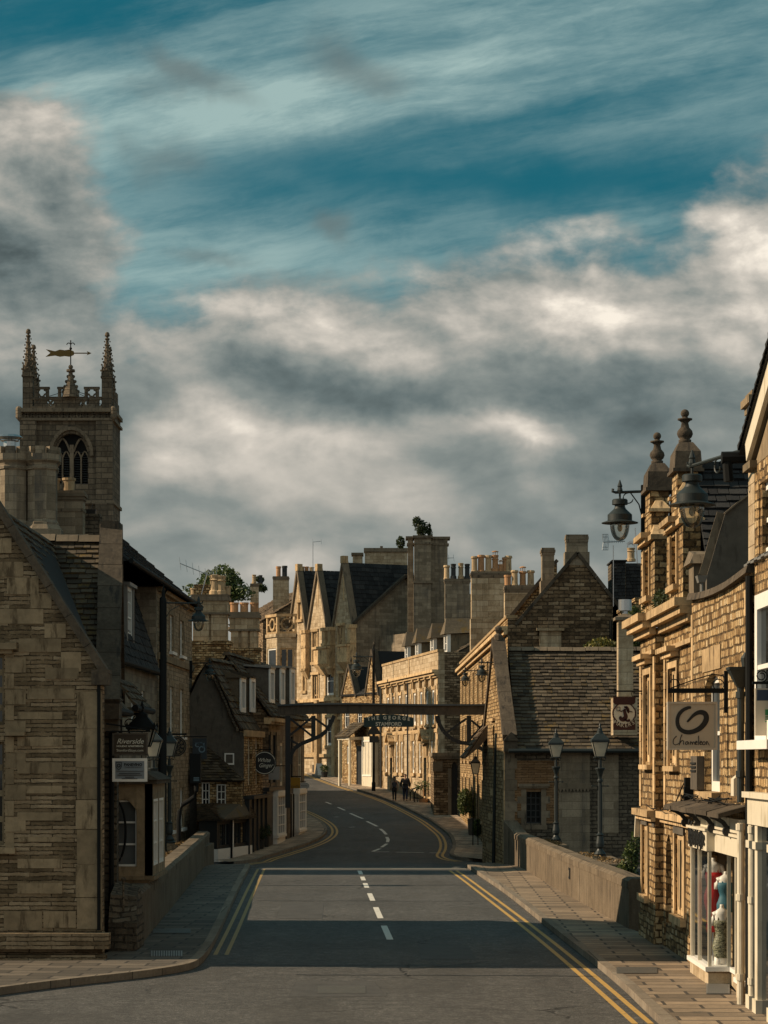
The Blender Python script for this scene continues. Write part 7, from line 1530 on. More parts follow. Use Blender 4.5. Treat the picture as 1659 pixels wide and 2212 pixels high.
# ================================================================== LAMPS, SIGNS, GANTRY
def lantern_post(x, y, z, Hh, label, group):
    t_ = thing('lamp_post', label, 'lamp post', (x, y, z), group); k = Hh/3.72
    c_ = MB(); c_.smooth = False
    c_.lathe([(r*k, zz*k) for r, zz in ((.20, 0), (.20, .05), (.15, .09), (.17, .13), (.10, .22), (.075, .27), (.11, .33), (.115, .42), (.085, .62), (.105, .66), (.06, .70), (.055, .74), (.05, 2.05), (.05, 2.1), (.08, 2.12), (.08, 2.16), (.05, 2.2), (.055, 2.26), (.10, 2.40), (.14, 2.47), (.14, 2.50), (.05, 2.51), (.045, 2.72))], (x, y, z), 12)
    for a in range(8): c_.tube([(x+.05*k*math.cos(a*.785), y+.05*k*math.sin(a*.785), z+.76*k), (x+.048*k*math.cos(a*.785), y+.048*k*math.sin(a*.785), z+2.04*k)], .012*k, 4)
    c_.build('column', M['green_black'], t_)
    b_ = MB(); b_.tube([(x-.22*k, y, z+2.0*k), (x+.22*k, y, z+2.0*k)], .014*k, 5); b_.sphere((x-.22*k, y, z+2.0*k), .024*k, 6, 4); b_.sphere((x+.22*k, y, z+2.0*k), .024*k, 6, 4); b_.build('ladder_bar', M['green_black'], t_)
    f_ = MB(); zb, zt3, hb, ht = z+2.80*k, z+3.22*k, .115*k, .225*k
    cb = [(x+sx*hb, y+sy*hb, zb) for sx, sy in ((-1, -1), (1, -1), (1, 1), (-1, 1))]; ct = [(x+sx*ht, y+sy*ht, zt3) for sx, sy in ((-1, -1), (1, -1), (1, 1), (-1, 1))]
    for a, b in zip(cb, ct): f_.bar(a, b, .022*k)
    for q in (cb, ct):
        for i in range(4): f_.bar(q[i], q[(i+1) % 4], .03*k)
    for sx in (-1, 1):
        pts = [(x+sx*.05*k, y, z+2.72*k), (x+sx*.14*k, y, z+2.70*k), (x+sx*.16*k, y, z+2.76*k), (x+sx*.10*k, y, z+2.80*k)]; f_.tube(pts, .014*k, 5)
        pts = [(x, y+sx*.05*k, z+2.72*k), (x, y+sx*.14*k, z+2.70*k), (x, y+sx*.16*k, z+2.76*k), (x, y+sx*.10*k, z+2.80*k)]; f_.tube(pts, .014*k, 5); f_.sphere((x+sx*.16*k, y, z+2.78*k), .022*k, 6, 4)
    fo = f_.build('lantern_frame', M['green_black'], t_)
    for i in range(4):
        g_ = MB(); j = (i+1) % 4; g_.poly([cb[i], cb[j], ct[j], ct[i]]); g_.build('pane', M['lantern_glass'], fo)
    r_ = MB(); q = math.sqrt(2)
    r_.lathe([(rr*q*k, zz*k) for rr, zz in ((.245, 3.22), (.245, 3.26), (.235, 3.29), (.10, 3.44))], (x, y, z), 4, rot=math.pi/4); r_.lathe([(rr*k, zz*k) for rr, zz in ((.11, 3.44), (.085, 3.47), (.085, 3.51), (.065, 3.53), (.065, 3.57), (.04, 3.59), (.025, 3.64), (.035, 3.66), (.006, 3.74))], (x, y, z), 12); r_.build('lantern_roof', M['green_black'], t_)
    return t_
GRP = 'heritage lantern posts along the bridge parapets'
lantern_post(X_(1201, 74.4), 74.4, .74, 3.75, 'four sided lantern post behind the right parapet, left of the pair there', GRP)
lantern_post(X_(1296, 63), 63, .74, 3.75, 'taller looking lantern post of the right pair, in front of the dark rubble wall', GRP)
lantern_post(X_(366, 74.4), 74.4, .74, 3.80, 'lantern post behind the left parapet standing in front of the round interlace sign', GRP)
lantern_post(X_(331, 63), 63, .74, 3.75, 'lantern post on the left half hidden behind the two hanging boards', GRP)

def hanging_lamp(px, py, pz, wall, label, sc_=1.0, post=None, name='street_lamp'):
    "bowl lamp hung from an arm; (px,py,pz) is the rim of the shade"
    t_ = thing(name, label, 'street lamp', (px, py, pz), 'round bowl lamps hung on arms above the street'); k = sc_
    b_ = MB()
    b_.lathe([(.35*k, -.012*k), (.35*k, .0), (.26*k, .03*k), (.235*k, .04*k), (.235*k, .15*k), (.21*k, .175*k), (.12*k, .26*k), (.10*k, .30*k), (.10*k, .335*k), (.15*k, .345*k), (.15*k, .43*k), (.13*k, .45*k), (.02*k, .46*k), (.02*k, .60*k), (.001, .60*k)], (px, py, pz), 44); b_.build('hood', M['green_black'], t_)
    g_ = MB(); g_.smooth = True; g_.lathe([(.19*k, .0)]+[(.19*k*math.cos(R(a))**.8, -.34*k*math.sin(R(a))) for a in range(8, 90, 9)]+[(.001, -.345*k)], (px, py, pz-.01*k), 20); g_.build('bowl', M['bowl'], t_)
    e_ = MB(); e_.smooth = True; e_.sphere((px, py, pz-.10*k), .05*k, 8, 6, 1.5); e_.lathe([(.03*k, -.05*k), (.03*k, .0)], (px, py, pz), 8); e_.build('bulb', M['lantern_glass'], t_)
    a_ = MB(); top = pz+.60*k; w = Vector(wall); p0 = Vector((px, py, top)); d = Vector((w.x-px, w.y-py, 0)); Ld = d.length; d.normalize()
    a_.lathe([(.045*k, -.04*k), (.055*k, .02*k), (.04*k, .08*k), (.05*k, .10*k), (.008*k, .22*k)], (px, py, top), 8)
    a_.tube([p0-d*.13*k+Vector((0, 0, .05*k)), p0-d*.14*k, p0-d*.08*k-Vector((0, 0, .02)), p0+d*Ld], .028*k, 7)
    sc1 = [p0+d*(Ld*.35+.12*k*math.cos(R(q))*.8)+Vector((0, 0, -.13*k+.1*k*math.sin(R(q)))) for q in range(90, 360, 20)]; a_.tube(sc1, .012*k, 5); a_.tube([p0+d*Ld*.45-Vector((0, 0, .03)), p0+d*Ld*.8-Vector((0, 0, .25*k)), p0+d*Ld-Vector((0, 0, .62*k))], .013*k, 5)
    a_.build('arm', M['green_black'], t_)
    m_ = MB()
    if post: m_.tube([(w.x, w.y, post[0]), (w.x, w.y, post[1])], .105, 10); m_.lathe([(.14, 0), (.14, .6), (.10, .7), (.10, 1.1), (.08, 1.15)], (w.x, w.y, post[0]), 10); m_.lathe([(.1, 0), (.06, .12), (.05, .3), (.01, .5)], (w.x, w.y, post[1]), 8); m_.build('post', M['black'], t_)
    else: m_.box(w.x-.05, w.x+.05, w.y-.05, w.y+.05, top-.8*k, top+.12*k); m_.build('wall_plate', M['black'], t_)
    return t_
hanging_lamp(X_(1495, 34), 34, Z_(1090, 34), (5.35, 31.6, 0), 'nearest bowl lamp, large, hung on a long arm from the right edge building', 1.0)
hanging_lamp(X_(1339, 43.5), 43.5, Z_(1129, 43.5), (4.98, 43.5, 0), 'bowl lamp hung against the clouds from the finialled house', 1.0)
hanging_lamp(X_(429, 71), 71, Z_(1341, 71), (X_(353, 71), 71, 0), 'bowl lamp on the tall black pole in front of the left terrace', .94, (0, Z_(1298, 71)))
hanging_lamp(X_(453, 84), 84, Z_(1456, 84), (-7.2, 84.6, 0), 'bowl lamp low before the roughcast gable, behind the tall black pole', .72)
hanging_lamp(X_(1041, 80), 80, Z_(1458, 80), (4.15, 80, 0), 'bowl lamp on a short arm from the cottage gable above the beam', .75)
hanging_lamp(X_(1005, 96), 96, Z_(1470, 96), (4.8, 96, 0), 'smaller bowl lamp further along the inn wall above the beam', .72)
hanging_lamp(X_(770, 165), 165, Z_(1446, 165), (X_(807, 165), 165, 0), 'far bowl lamp on the slender pole beside the golden terrace', 1.55, (zt(165)+.1, Z_(1405, 165)))
# traffic warning sign on the slender pole
t_ = thing('warning_sign', 'back of a triangular road sign with a plate on the slender pole', 'road sign', (X_(808, 164.7), 164.7, zt(164)))
m_ = MB(); cx, Y = X_(808, 164.7), 164.7; m_.prism([(cx-.52, Z_(1586, Y)), (cx+.52, Z_(1586, Y)), (cx, Z_(1561, Y))], lambda a, b, d: (a, d, b), Y, Y+.04); m_.box(cx-.34, cx+.34, Y, Y+.04, Z_(1604, Y), Z_(1590, Y)); m_.build('plate', M['wood_dark'], t_)

# lantern outside the inn
t_ = thing('inn_lantern', 'old square lantern on slim legs standing outside the inn above clipped bushes', 'lantern', (X_(1027, 106), 106, -.6)); x, y, z = X_(1027, 106), 106, Z_(1672, 106)
m_ = MB(); cb = [(x+a*.12, y+b*.12, z) for a, b in ((-1, -1), (1, -1), (1, 1), (-1, 1))]; ct = [(x+a*.22, y+b*.22, z+.52) for a, b in ((-1, -1), (1, -1), (1, 1), (-1, 1))]
for a, b in zip(cb, ct): m_.bar(a, b, .03)
for q in (cb, ct):
    for i in range(4): m_.bar(q[i], q[(i+1) % 4], .035)
m_.lathe([(.34, .52), (.30, .58), (.12, .72), (.1, .8), (.03, .84), (.01, 1.0)], (x, y, z), 4, rot=math.pi/4)
for s_ in (-1, 1): m_.tube([(x+s_*.1, y, z), (x+s_*.12, y, -.6)], .025, 5)
fo = m_.build('frame', M['black'], t_)
g_ = MB()
for i in range(4): g_.poly([cb[i], cb[(i+1) % 4], ct[(i+1) % 4], ct[i]])
g_.build('pane', M['lantern_glass'], fo)
# bracket lantern above the hanging boards
t_ = thing('bracket_lantern', 'ornate black wall lantern on a scrolled bracket above the hanging boards', 'lantern', (X_(308, 45), 45, Z_(1545, 45)))
x, y, z = X_(307, 45), 45, Z_(1612, 45); m_ = MB(); cb = [(x+a*.15, y+b*.15, z) for a, b in ((-1, -1), (1, -1), (1, 1), (-1, 1))]; ct = [(x+a*.25, y+b*.25, z+.34) for a, b in ((-1, -1), (1, -1), (1, 1), (-1, 1))]
for a, b in zip(cb, ct): m_.bar(a, b, .025)
for q in (cb, ct):
    for i in range(4): m_.bar(q[i], q[(i+1) % 4], .03)
m_.lathe([(.42, .34), (.40, .38), (.16, .58), (.14, .64), (.05, .68), (.04, .74), (.06, .76), (.01, .9)], (x, y, z), 4, rot=math.pi/4)
for a, b in ct and [(-1, -1), (1, -1), (1, 1), (-1, 1)]: m_.lathe([(.02, 0), (.03, .04), (.004, .12)], (x+a*.27, y+b*.27, z+.36), 6)
m_.box(-5.3, x, y-.02, y+.02, z+.62, z+.66); m_.box(-5.3, -5.2, y-.06, y+.06, z+.1, z+.8)
for q0 in ((-5.05, .45), (-4.9, .52)):
    pp = arc(q0[0], z+q0[1], .09, 0, 340, 10)
    for a, b in zip(pp, pp[1:]): m_.bar((a[0], y, a[1]), (b[0], y, b[1]), .02)
fo = m_.build('frame', M['black'], t_); g_ = MB()
for i in range(4): g_.poly([cb[i], cb[(i+1) % 4], ct[(i+1) % 4], ct[i]])
g_.build('pane', M['lantern_glass'], fo)

# ---- the sign gantry across the road
GYY = 105.0
t_ = thing('sign_gantry', 'dark timber gantry beam spanning the road on braced curved brackets', 'gantry', (0, GYY, -.7))
bz0, bz1 = Z_(1545, GYY), Z_(1522, GYY); xl, xr = X_(600, GYY), X_(1058, GYY)
m_ = MB(); n = 14
for k in range(n):
    f0, f1 = k/n, (k+1)/n; xa, xb = xl+(xr-xl)*f0, xl+(xr-xl)*f1; dz = lambda f: .06*math.sin(math.pi*f)+.03*math.sin(7*f)
    m_.hexa([(xa, GYY-.2, bz0+dz(f0)), (xb, GYY-.2, bz0+dz(f1)), (xb, GYY+.2, bz0+dz(f1)), (xa, GYY+.2, bz0+dz(f0))], [(xa, GYY-.2, bz1-.08+dz(f0)), (xb, GYY-.2, bz1-.08+dz(f1)), (xb, GYY+.2, bz1-.08+dz(f1)), (xa, GYY+.2, bz1-.08+dz(f0))])
m_.build('beam', M['wood_beam'], t_)
m_ = MB()
for k in range(n):
    f0, f1 = k/n, (k+1)/n; xa, xb = xl+(xr-xl)*f0, xl+(xr-xl)*f1; dz = lambda f: .06*math.sin(math.pi*f)+.03*math.sin(7*f)
    m_.hexa([(xa, GYY-.3, bz1-.078+dz(f0)), (xb, GYY-.3, bz1-.078+dz(f1)), (xb, GYY+.3, bz1-.078+dz(f1)), (xa, GYY+.3, bz1-.078+dz(f0))], [(xa, GYY-.26, bz1+dz(f0)), (xb, GYY-.26, bz1+dz(f1)), (xb, GYY+.26, bz1+dz(f1)), (xa, GYY+.26, bz1+dz(f0))])
m_.build('capping', M['wood_dark'], t_)
def gx2(u, v): return Vector((X_(u, GYY), GYY, Z_(v, GYY)))
m_ = MB(); cur = [(626, 1650), (628, 1632), (636, 1617), (650, 1607), (672, 1598), (692, 1590), (706, 1578), (716, 1560), (722, 1546)]
for a, b in zip(cur, cur[1:]): m_.bar(gx2(*a), gx2(*b), .22, .18)
m_.bar(gx2(622, 1546), gx2(622, 1745), .24, .24); m_.bar(gx2(677, 1546), gx2(677, 1598), .2, .2)
for a, b in (((624, 1550), (674, 1590)), ((674, 1550), (624, 1590)), ((680, 1552), (712, 1575)), ((626, 1598), (648, 1610))): m_.bar(gx2(*a), gx2(*b), .1, .1)
m_.build('bracket', M['wood_dark'], t_)
m_ = MB(); cur = [(944, 1546), (948, 1562), (958, 1580), (974, 1595), (994, 1604), (1012, 1606), (1030, 1612), (1048, 1622)]
for a, b in zip(cur, cur[1:]): m_.bar(gx2(*a), gx2(*b), .22, .18)
m_.bar(gx2(1013, 1546), gx2(1013, 1606), .2, .2); m_.bar(gx2(1056, 1546), gx2(1056, 1700), .2, .2)
for a, b in (((966, 1582), (1008, 1552)), ((1016, 1596), (1052, 1556)), ((1018, 1556), (1054, 1586))): m_.bar(gx2(*a), gx2(*b), .1, .1)
m_.build('bracket', M['wood_dark'], t_)
t_ = thing('hanging_sign', 'dark green board lettered THE GEORGE OF STAMFORD hung under the gantry beam', 'sign', (X_(840, GYY), GYY-.3, Z_(1571, GYY)), 'shop and inn signs')
x0, x1 = X_(786, GYY), X_(893.5, GYY); xm = (x0+x1)/2; zb, ze_, zm = Z_(1570.5, GYY), Z_(1551, GYY), Z_(1543.5, GYY)
tp = [(x1+(x0-x1)*k/16, ze_+(zm-ze_)*(1-((k-8)/8)**2)) for k in range(17)]
M['sign_green'] = plain('dark green sign paint', (.008, .030, .030), .4, 0, .15, 0); M['sign_cream'] = plain('cream lettering', (.62, .60, .50), .6, 0, .1, 0); M['sign_brown'] = plain('dark brown sign board', (.040, .028, .016), .6, 0, .2, 0); M['sign_black'] = plain('black sign paint', (.006, .007, .008), .5, 0, .2, 0)
m_ = MB(); m_.prism([(x0, zb), (x1, zb)]+tp, lambda a, b, d: (a, d, b), GYY-.36, GYY-.28); bo = m_.build('board', M['sign_green'], t_)
Tm = lambda x, z, rot=0.0, y=None: Matrix.Translation((x, GYY-.365 if y is None else y, z)) @ Matrix.Rotation(rot, 4, 'Y')
ln = 'THE GEORGE'; adv = [.62, .70, .62, .34, .74, .62, .74, .70, .74, .62]; tot = sum(adv); acc = 0
for c_, a in zip(ln, adv):
    f = (acc+a/2)/tot; acc += a
    if c_ != ' ':
        xx = x0+.13+(x1-x0-.26)*f; q = (f-.5)*2; text_obj('letter', c_, Tm(xx, zb+.345+.075*(1-q*q), q*.17), .225, 'sign_cream', bo, depth=.005, fatten=.006)
text_obj('letter', 'OF', Tm(xm, zb+.285), .085, 'sign_cream', bo, depth=.005)
text_obj('lettering', 'STAMFORD', Tm(xm, zb+.125), .235, 'sign_cream', bo, depth=.005, fatten=.006)
m_ = MB()
for x in (x0+.42, x1-.42): m_.tube([(x, GYY-.32, zm-.06), (x, GYY-.3, bz0+.05)], .02, 5)
m_.build('hanger', M['black'], t_)

# ---- Chameleon sign
SY = 33.2
t_ = thing('hanging_sign', 'square cream board with a black brush swirl above handwritten Chameleon', 'sign', (4.5, SY, 3.6), 'shop and inn signs')
bx0, bx1, bz0_, bz1_ = X_(1441, SY), X_(1549, SY), Z_(1620, SY), Z_(1516, SY); M['sign_face'] = plain('cream sign face', (.42, .36, .28), .6, 0, .1, 0); M['sign_frame'] = plain('pale sign frame', (.46, .40, .32), .6, 0, .3, .1)
m_ = MB(); m_.box(bx0+.03, bx1-.03, SY-.03, SY+.03, bz0_+.03, bz1_-.03); bo = m_.build('board', M['sign_face'], t_)
m_ = MB(); m_.box(bx0, bx1, SY-.05, SY+.05, bz1_-.03, bz1_); m_.box(bx0, bx1, SY-.05, SY+.05, bz0_, bz0_+.03); m_.box(bx0, bx0+.03, SY-.05, SY+.05, bz0_+.0301, bz1_-.0301); m_.box(bx1-.03, bx1, SY-.05, SY+.05, bz0_+.0301, bz1_-.0301); m_.build('frame', M['sign_frame'], t_)
Ws = bx1-bx0; S_ = lambda cx, cy: ((cx-650)/485*Ws, (1745-cy)/465*(bz1_-bz0_))     # the mark measured on the board
m_ = MB(Matrix.Translation((bx0, SY-.031, bz0_)))
G_ = [(880, 1338, 11), (862, 1336, 14), (838, 1342, 16), (800, 1362, 17), (765, 1400, 18), (748, 1450, 18), (752, 1505, 19), (775, 1545, 20), (815, 1568, 21), (865, 1574, 22), (920, 1560, 23), (970, 1532, 25), (1010, 1488, 26), (1028, 1440, 26), (1018, 1400, 25), (985, 1382, 23), (945, 1386, 20), (905, 1410, 16), (870, 1445, 12), (842, 1475, 9)]
def dense(P, n=4):
    out = []
    for i in range(len(P)-1):
        p0, p1, p2, p3 = P[max(i-1, 0)], P[i], P[i+1], P[min(i+2, len(P)-1)]
        for k in range(n):
            t = k/n; out.append(tuple(.5*((2*b)+(-a+c)*t+(2*a-5*b+4*c-d)*t*t+(-a+3*b-3*c+d)*t**3) for a, b, c, d in zip(p0, p1, p2, p3)))
    return out+[P[-1]]
kx = Ws/485
stroke(m_, [(*S_(a, b), r*kx) for a, b, r in dense(G_)], 0, flat=.006)
hw = [[(740, 1610), (712, 1640), (706, 1675), (722, 1695), (750, 1690), (762, 1678)], [(792, 1595), (776, 1640), (766, 1700)], [(770, 1680), (790, 1655), (806, 1660), (806, 1695)], [(850, 1665), (832, 1668), (826, 1688), (842, 1692), (852, 1668), (858, 1694)], [(872, 1694), (876, 1664), (890, 1680), (892, 1694), (900, 1666), (914, 1678), (914, 1694)], [(921, 1680), (938, 1672), (931, 1660), (921, 1672), (923, 1692), (939, 1690)], [(953, 1608), (953, 1650), (949, 1698)], [(963, 1682), (982, 1670), (974, 1660), (963, 1676), (969, 1694), (985, 1688)], [(1006, 1664), (992, 1674), (994, 1694), (1012, 1692), (1016, 1672), (1004, 1664)], [(1028, 1696), (1030, 1664), (1040, 1668), (1050, 1690), (1060, 1700)]]
for st_ in hw: stroke(m_, [S_(a, b) for a, b in dense(st_, 3)], 4.2*kx, 3.0*kx, flat=.006)
m_.build('lettering', M['sign_black'], bo)
m_ = MB(); zb = Z_(1492, SY); m_.box(X_(1443, SY), 5.03, SY-.025, SY+.025, zb-.035, zb+.035); m_.box(4.98, 5.03, SY-.04, SY+.04, Z_(1540, SY), Z_(1449, SY))
for x in (bx0+.09, bx1-.06): m_.tube([(x, SY, bz1_), (x, SY, zb)], .01, 5)
m_.tube([(X_(1450, SY), SY, zb+.04), (X_(1500, SY), SY, Z_(1468, SY)), (X_(1540, SY), SY, Z_(1456, SY)), (X_(1562, SY), SY, Z_(1460, SY)), (X_(1570, SY), SY, Z_(1475, SY))], .009, 5)
for u in (1456, 1552): m_.tube([Vector((X_(u, SY)+.08*math.cos(R(a)), SY, Z_(1479, SY)+.08*math.sin(R(a)))) for a in range(0, 361, 24)], .008, 4)
m_.build('bracket', M['black'], t_)

# ---- round mermaid sign
MY = 43.3
t_ = thing('hanging_sign', 'dark red cut-out sign with a round white panel and the word MAKERS', 'sign', (4.6, MY, 4.0), 'shop and inn signs')
cx, cz_ = X_(1348.5, MY), Z_(1541, MY); rr = 24.5*MY/FP; M['sign_red'] = plain('dark red sign paint', (.038, .008, .007), .5, 0, .2, 0)
m_ = MB(); e = 24*MY/FP; zt_s, zb_s = Z_(1504, MY), Z_(1577, MY)
m_.prism([(cx-e, zt_s-.01), (cx+e, zt_s-.01), (cx+e, zt_s-.12), (cx+e*.8, zt_s-.16), (cx-e*.8, zt_s-.16), (cx-e, zt_s-.12)], lambda a, b, d: (a, d, b), MY-.02, MY+.02)
low = [(cx-e, zb_s), (cx+e, zb_s), (cx+e, zb_s+.13)]+[(cx+rr*math.cos(R(a)), cz_+rr*math.sin(R(a))*1.0) for a in range(-30, -151, -15)]+[(cx-e, zb_s+.13)]
m_.prism(low, lambda a, b, d: (a, d, b), MY-.02, MY+.02)
pp = arc(cx, cz_, rr*.96, 0, 360, 30)
for a, b in zip(pp, pp[1:]): m_.bar((a[0], MY, a[1]), (b[0], MY, b[1]), .045, .022)
bo = m_.build('board', M['sign_red'], t_)
m_ = MB(); m_.prism(arc(cx, cz_, rr*.93, 0, 348, 29), lambda a, b, d: (a, d, b), MY-.012, MY+.012); m_.build('panel', M['sign_cream'], bo)
m_ = MB(Matrix.Translation((cx, MY-.014, cz_))); u_ = rr
stroke(m_, [(.12*u_, .62*u_), (.08*u_, .45*u_)], .13*u_, .11*u_)
stroke(m_, [(x*u_, z*u_, r*u_) for x, z, r in dense([(.05, .40, .10), (.02, .15, .13), (.08, -.08, .15), (.12, -.28, .18), (-.02, -.50, .20), (-.25, -.52, .17), (-.36, -.38, .12), (-.25, -.30, .08)])], 0)
stroke(m_, [(x*u_, z*u_, r*u_) for x, z, r in dense([(.14, .62, .08), (.28, .40, .13), (.34, .15, .10), (.40, .02, .04)])], 0); stroke(m_, [(.0, .30*u_), (-.28*u_, .16*u_), (-.5*u_, .30*u_)], .05*u_, .03*u_); stroke(m_, [(.2*u_, .30*u_), (.45*u_, .18*u_), (.72*u_, .12*u_)], .05*u_, .03*u_); stroke(m_, [(.0, -.52*u_), (.25*u_, -.66*u_), (.5*u_, -.6*u_)], .07*u_, .12*u_); stroke(m_, [(-.66*u_, .55*u_), (-.38*u_, .55*u_), (-.38*u_, .22*u_), (-.66*u_, .22*u_), (-.66*u_, .55*u_)], .02*u_)
m_.build('figure', M['sign_red'], bo)
adv = 'MAKERS'
for k, c_ in enumerate(adv):
    q = (k-2.5)/2.5; text_obj('letter', c_, Tm(cx+q*e*.78, zb_s+.085+.055*q*q, -q*.42, MY-.024), .105, 'sign_cream', bo, depth=.003)
m_ = MB(); zz = Z_(1493, MY); m_.box(cx-e*.95, 4.98, MY-.012, MY+.012, zz-.014, zz+.014)
for x in (cx-e*.75, cx+e*.75): m_.tube([(x, MY, zt_s-.02), (x-.02, MY, (zz+zt_s)/2), (x, MY, zz)], .008, 5)
m_.build('bracket', M['black'], t_)

# ---- board at the right edge
EY = 29.6
t_ = thing('hanging_sign', 'pale board with navy top band and green bars at the right edge', 'sign', (4.9, EY, 3.8), 'shop and inn signs')
x0 = X_(1631, EY); z0, z1 = Z_(1589, EY), Z_(1487, EY); M['navy'] = plain('navy paint', (.015, .028, .06), .5, 0, .1, 0); M['green_paint'] = plain('green paint', (.02, .16, .05), .5, 0, .1, 0)
m_ = MB(); m_.box(x0, 5.05, EY-.03, EY+.03, z0, z1); bo = m_.build('board', M['sign_face'], t_)
m_ = MB(); m_.box(x0+.02, 5.04, EY-.036, EY-.0301, z1-.16, z1-.02); m_.build('band', M['navy'], bo)
m_ = MB(); zz = Z_(1545, EY); m_.box(X_(1652, EY), 5.04, EY-.036, EY-.0301, zz, zz+.075)
for k in range(3): m_.box(X_(1652, EY), 5.04, EY-.036, EY-.0301, zz-.03-.03*k, zz-.016-.03*k)
m_.build('bars', M['green_paint'], bo)
m_ = MB(); m_.box(X_(1625, EY), 5.05, EY-.02, EY+.02, Z_(1478, EY), Z_(1472, EY)); m_.tube([Vector((X_(1645, EY)+.075*math.cos(R(a))*(1-a/900), EY, Z_(1460, EY)+.075*math.sin(R(a))*(1-a/900))) for a in range(-90, 500, 30)], .009, 5); m_.tube([(x0+.02, EY, z1), (x0+.02, EY, Z_(1475, EY))], .01, 5); m_.build('bracket', M['black'], t_)

# ---- hanging boards on the left
LY = 40.4
t_ = thing('hanging_sign', 'dark brown board lettered Riverside, the upper of two hung by the bay window', 'sign', (X_(281, LY), LY, Z_(1632, LY)), 'shop and inn signs')
x0, x1, z0, z1 = X_(243, LY), X_(319, LY), Z_(1632, LY), Z_(1583.5, LY); xm = (x0+x1)/2; Hs = z1-z0
m_ = MB(); m_.box(x0+.03, x1-.03, LY-.02, LY+.02, z0+.03, z1-.03); bo = m_.build('board', M['sign_brown'], t_)
m_ = MB()
for q in ((x0, x1, z1-.03, z1), (x0, x1, z0, z0+.03)): m_.box(q[0], q[1], LY-.035, LY+.035, q[2], q[3])
for q in ((x0, x0+.03), (x1-.03, x1)): m_.box(q[0], q[1], LY-.035, LY+.035, z0+.0301, z1-.0301)
m_.build('frame', M['wood_beam'], t_)
text_obj('lettering', 'Riverside', Tm(xm, z1-.15, 0, LY-.022), .128, 'sign_cream', bo, shear=.35, depth=.003)
text_obj('lettering', 'HOLIDAY APARTMENTS', Tm(xm, z1-.235, 0, LY-.022), .044, 'sign_cream', bo, depth=.003, fatten=.001)
text_obj('lettering', 'StamfordStays.com', Tm(xm, z1-.31, 0, LY-.022), .062, 'sign_cream', bo, depth=.003)
m_ = MB(); m_.box(-4.95, x1+.05, LY-.015, LY+.015, Z_(1580, LY)-.012, Z_(1580, LY)+.012); m_.tube([(-4.95, LY, Z_(1563, LY)), (x1+.04, LY, Z_(1578, LY))], .014, 5)
for x in (x0+.12, x1-.1): m_.tube([(x, LY, z1), (x, LY, Z_(1580, LY))], .008, 5)
m_.build('bracket', M['black'], t_)
t_ = thing('hanging_sign', 'white framed pale blue board lettered PANEVINO, hung below the brown board', 'sign', (X_(281, LY), LY, Z_(1688, LY)), 'shop and inn signs')
x0, x1, z0, z1 = X_(243, LY), X_(318, LY), Z_(1688.5, LY), Z_(1638, LY); xm = (x0+x1)/2; M['sign_blue'] = plain('pale blue sign face', (.20, .235, .26), .5, 0, .1, 0)
m_ = MB(); m_.box(x0+.05, x1-.05, LY-.02, LY+.02, z0+.05, z1-.05); bo = m_.build('board', M['sign_blue'], t_)
m_ = MB()
for q in ((x0, x1, z1-.05, z1), (x0, x1, z0, z0+.05)): m_.box(q[0], q[1], LY-.03, LY+.03, q[2], q[3])
for q in ((x0, x0+.05), (x1-.05, x1)): m_.box(q[0], q[1], LY-.03, LY+.03, z0+.0501, z1-.0501)
m_.build('frame', M['white'], t_)
text_obj('lettering', 'PANEVINO', Tm(xm+.06, z1-.115, 0, LY-.022), .066, 'sign_black', bo, depth=.003, fatten=.003)
text_obj('lettering', 'ITALIAN RESTAURANT', Tm(xm+.06, z1-.16, 0, LY-.022), .030, 'sign_black', bo, depth=.003)
m_ = MB(Matrix.Translation((0, LY-.022, 0)))
sx_, sz_ = x0+.115, z1-.13; stroke(m_, [(sx_-.05, sz_+.055), (sx_, sz_+.06), (sx_+.05, sz_+.055), (sx_+.05, sz_-.01), (sx_+.03, sz_-.05), (sx_, sz_-.075), (sx_-.03, sz_-.05), (sx_-.05, sz_-.01), (sx_-.05, sz_+.055)], .005); stroke(m_, arc(sx_, sz_, .026, 0, 360, 12), .007)
for k, (zz, w_) in enumerate(((.23, .24), (.27, .19), (.30, .22), (.335, .08), (.365, .14))): stroke(m_, [(xm-w_, z1-zz), (xm+w_, z1-zz)], .003 if k == 0 else .005)
m_.build('emblem', M['sign_black'], bo)
m_ = MB()
for x in (x0+.1, x1-.1): m_.tube([(x, LY, z1), (x, LY, z1+.06)], .008, 5)
m_.build('hanger', M['black'], t_)

def disc_sign(label, u, v, r_px, Y, face, rim, name='hanging_sign'):
    t_ = thing(name, label, 'sign', (X_(u, Y), Y, Z_(v, Y)-r_px*Y/FP), 'shop and inn signs'); rr = r_px*Y/FP; cx, cz_ = X_(u, Y), Z_(v, Y)
    m_ = MB(); m_.prism(arc(cx, cz_, rr, 0, 350, 35), lambda a, b, d: (a, d, b), Y-.03, Y+.03); bo = m_.build('board', M[face], t_)
    m_ = MB(); pp = arc(cx, cz_, rr*.91, 0, 360, 36)
    for a, b in zip(pp, pp[1:]): m_.bar((a[0], Y-.034, a[1]), (b[0], Y-.034, b[1]), .008, rr*.05)
    m_.build('ring', M[rim], bo); return t_, bo, cx, cz_, rr
Y = 76.2; t_, bo, cx, cz_, rr = disc_sign('round stone coloured sign carved with black interlace behind the lamp post', 381, 1612, 22, Y, 'dressed', 'sign_black')
m_ = MB(Matrix.Translation((0, Y-.032, 0))); pp = arc(cx, cz_, rr*.97, 0, 360, 36); stroke(m_, pp, rr*.03)
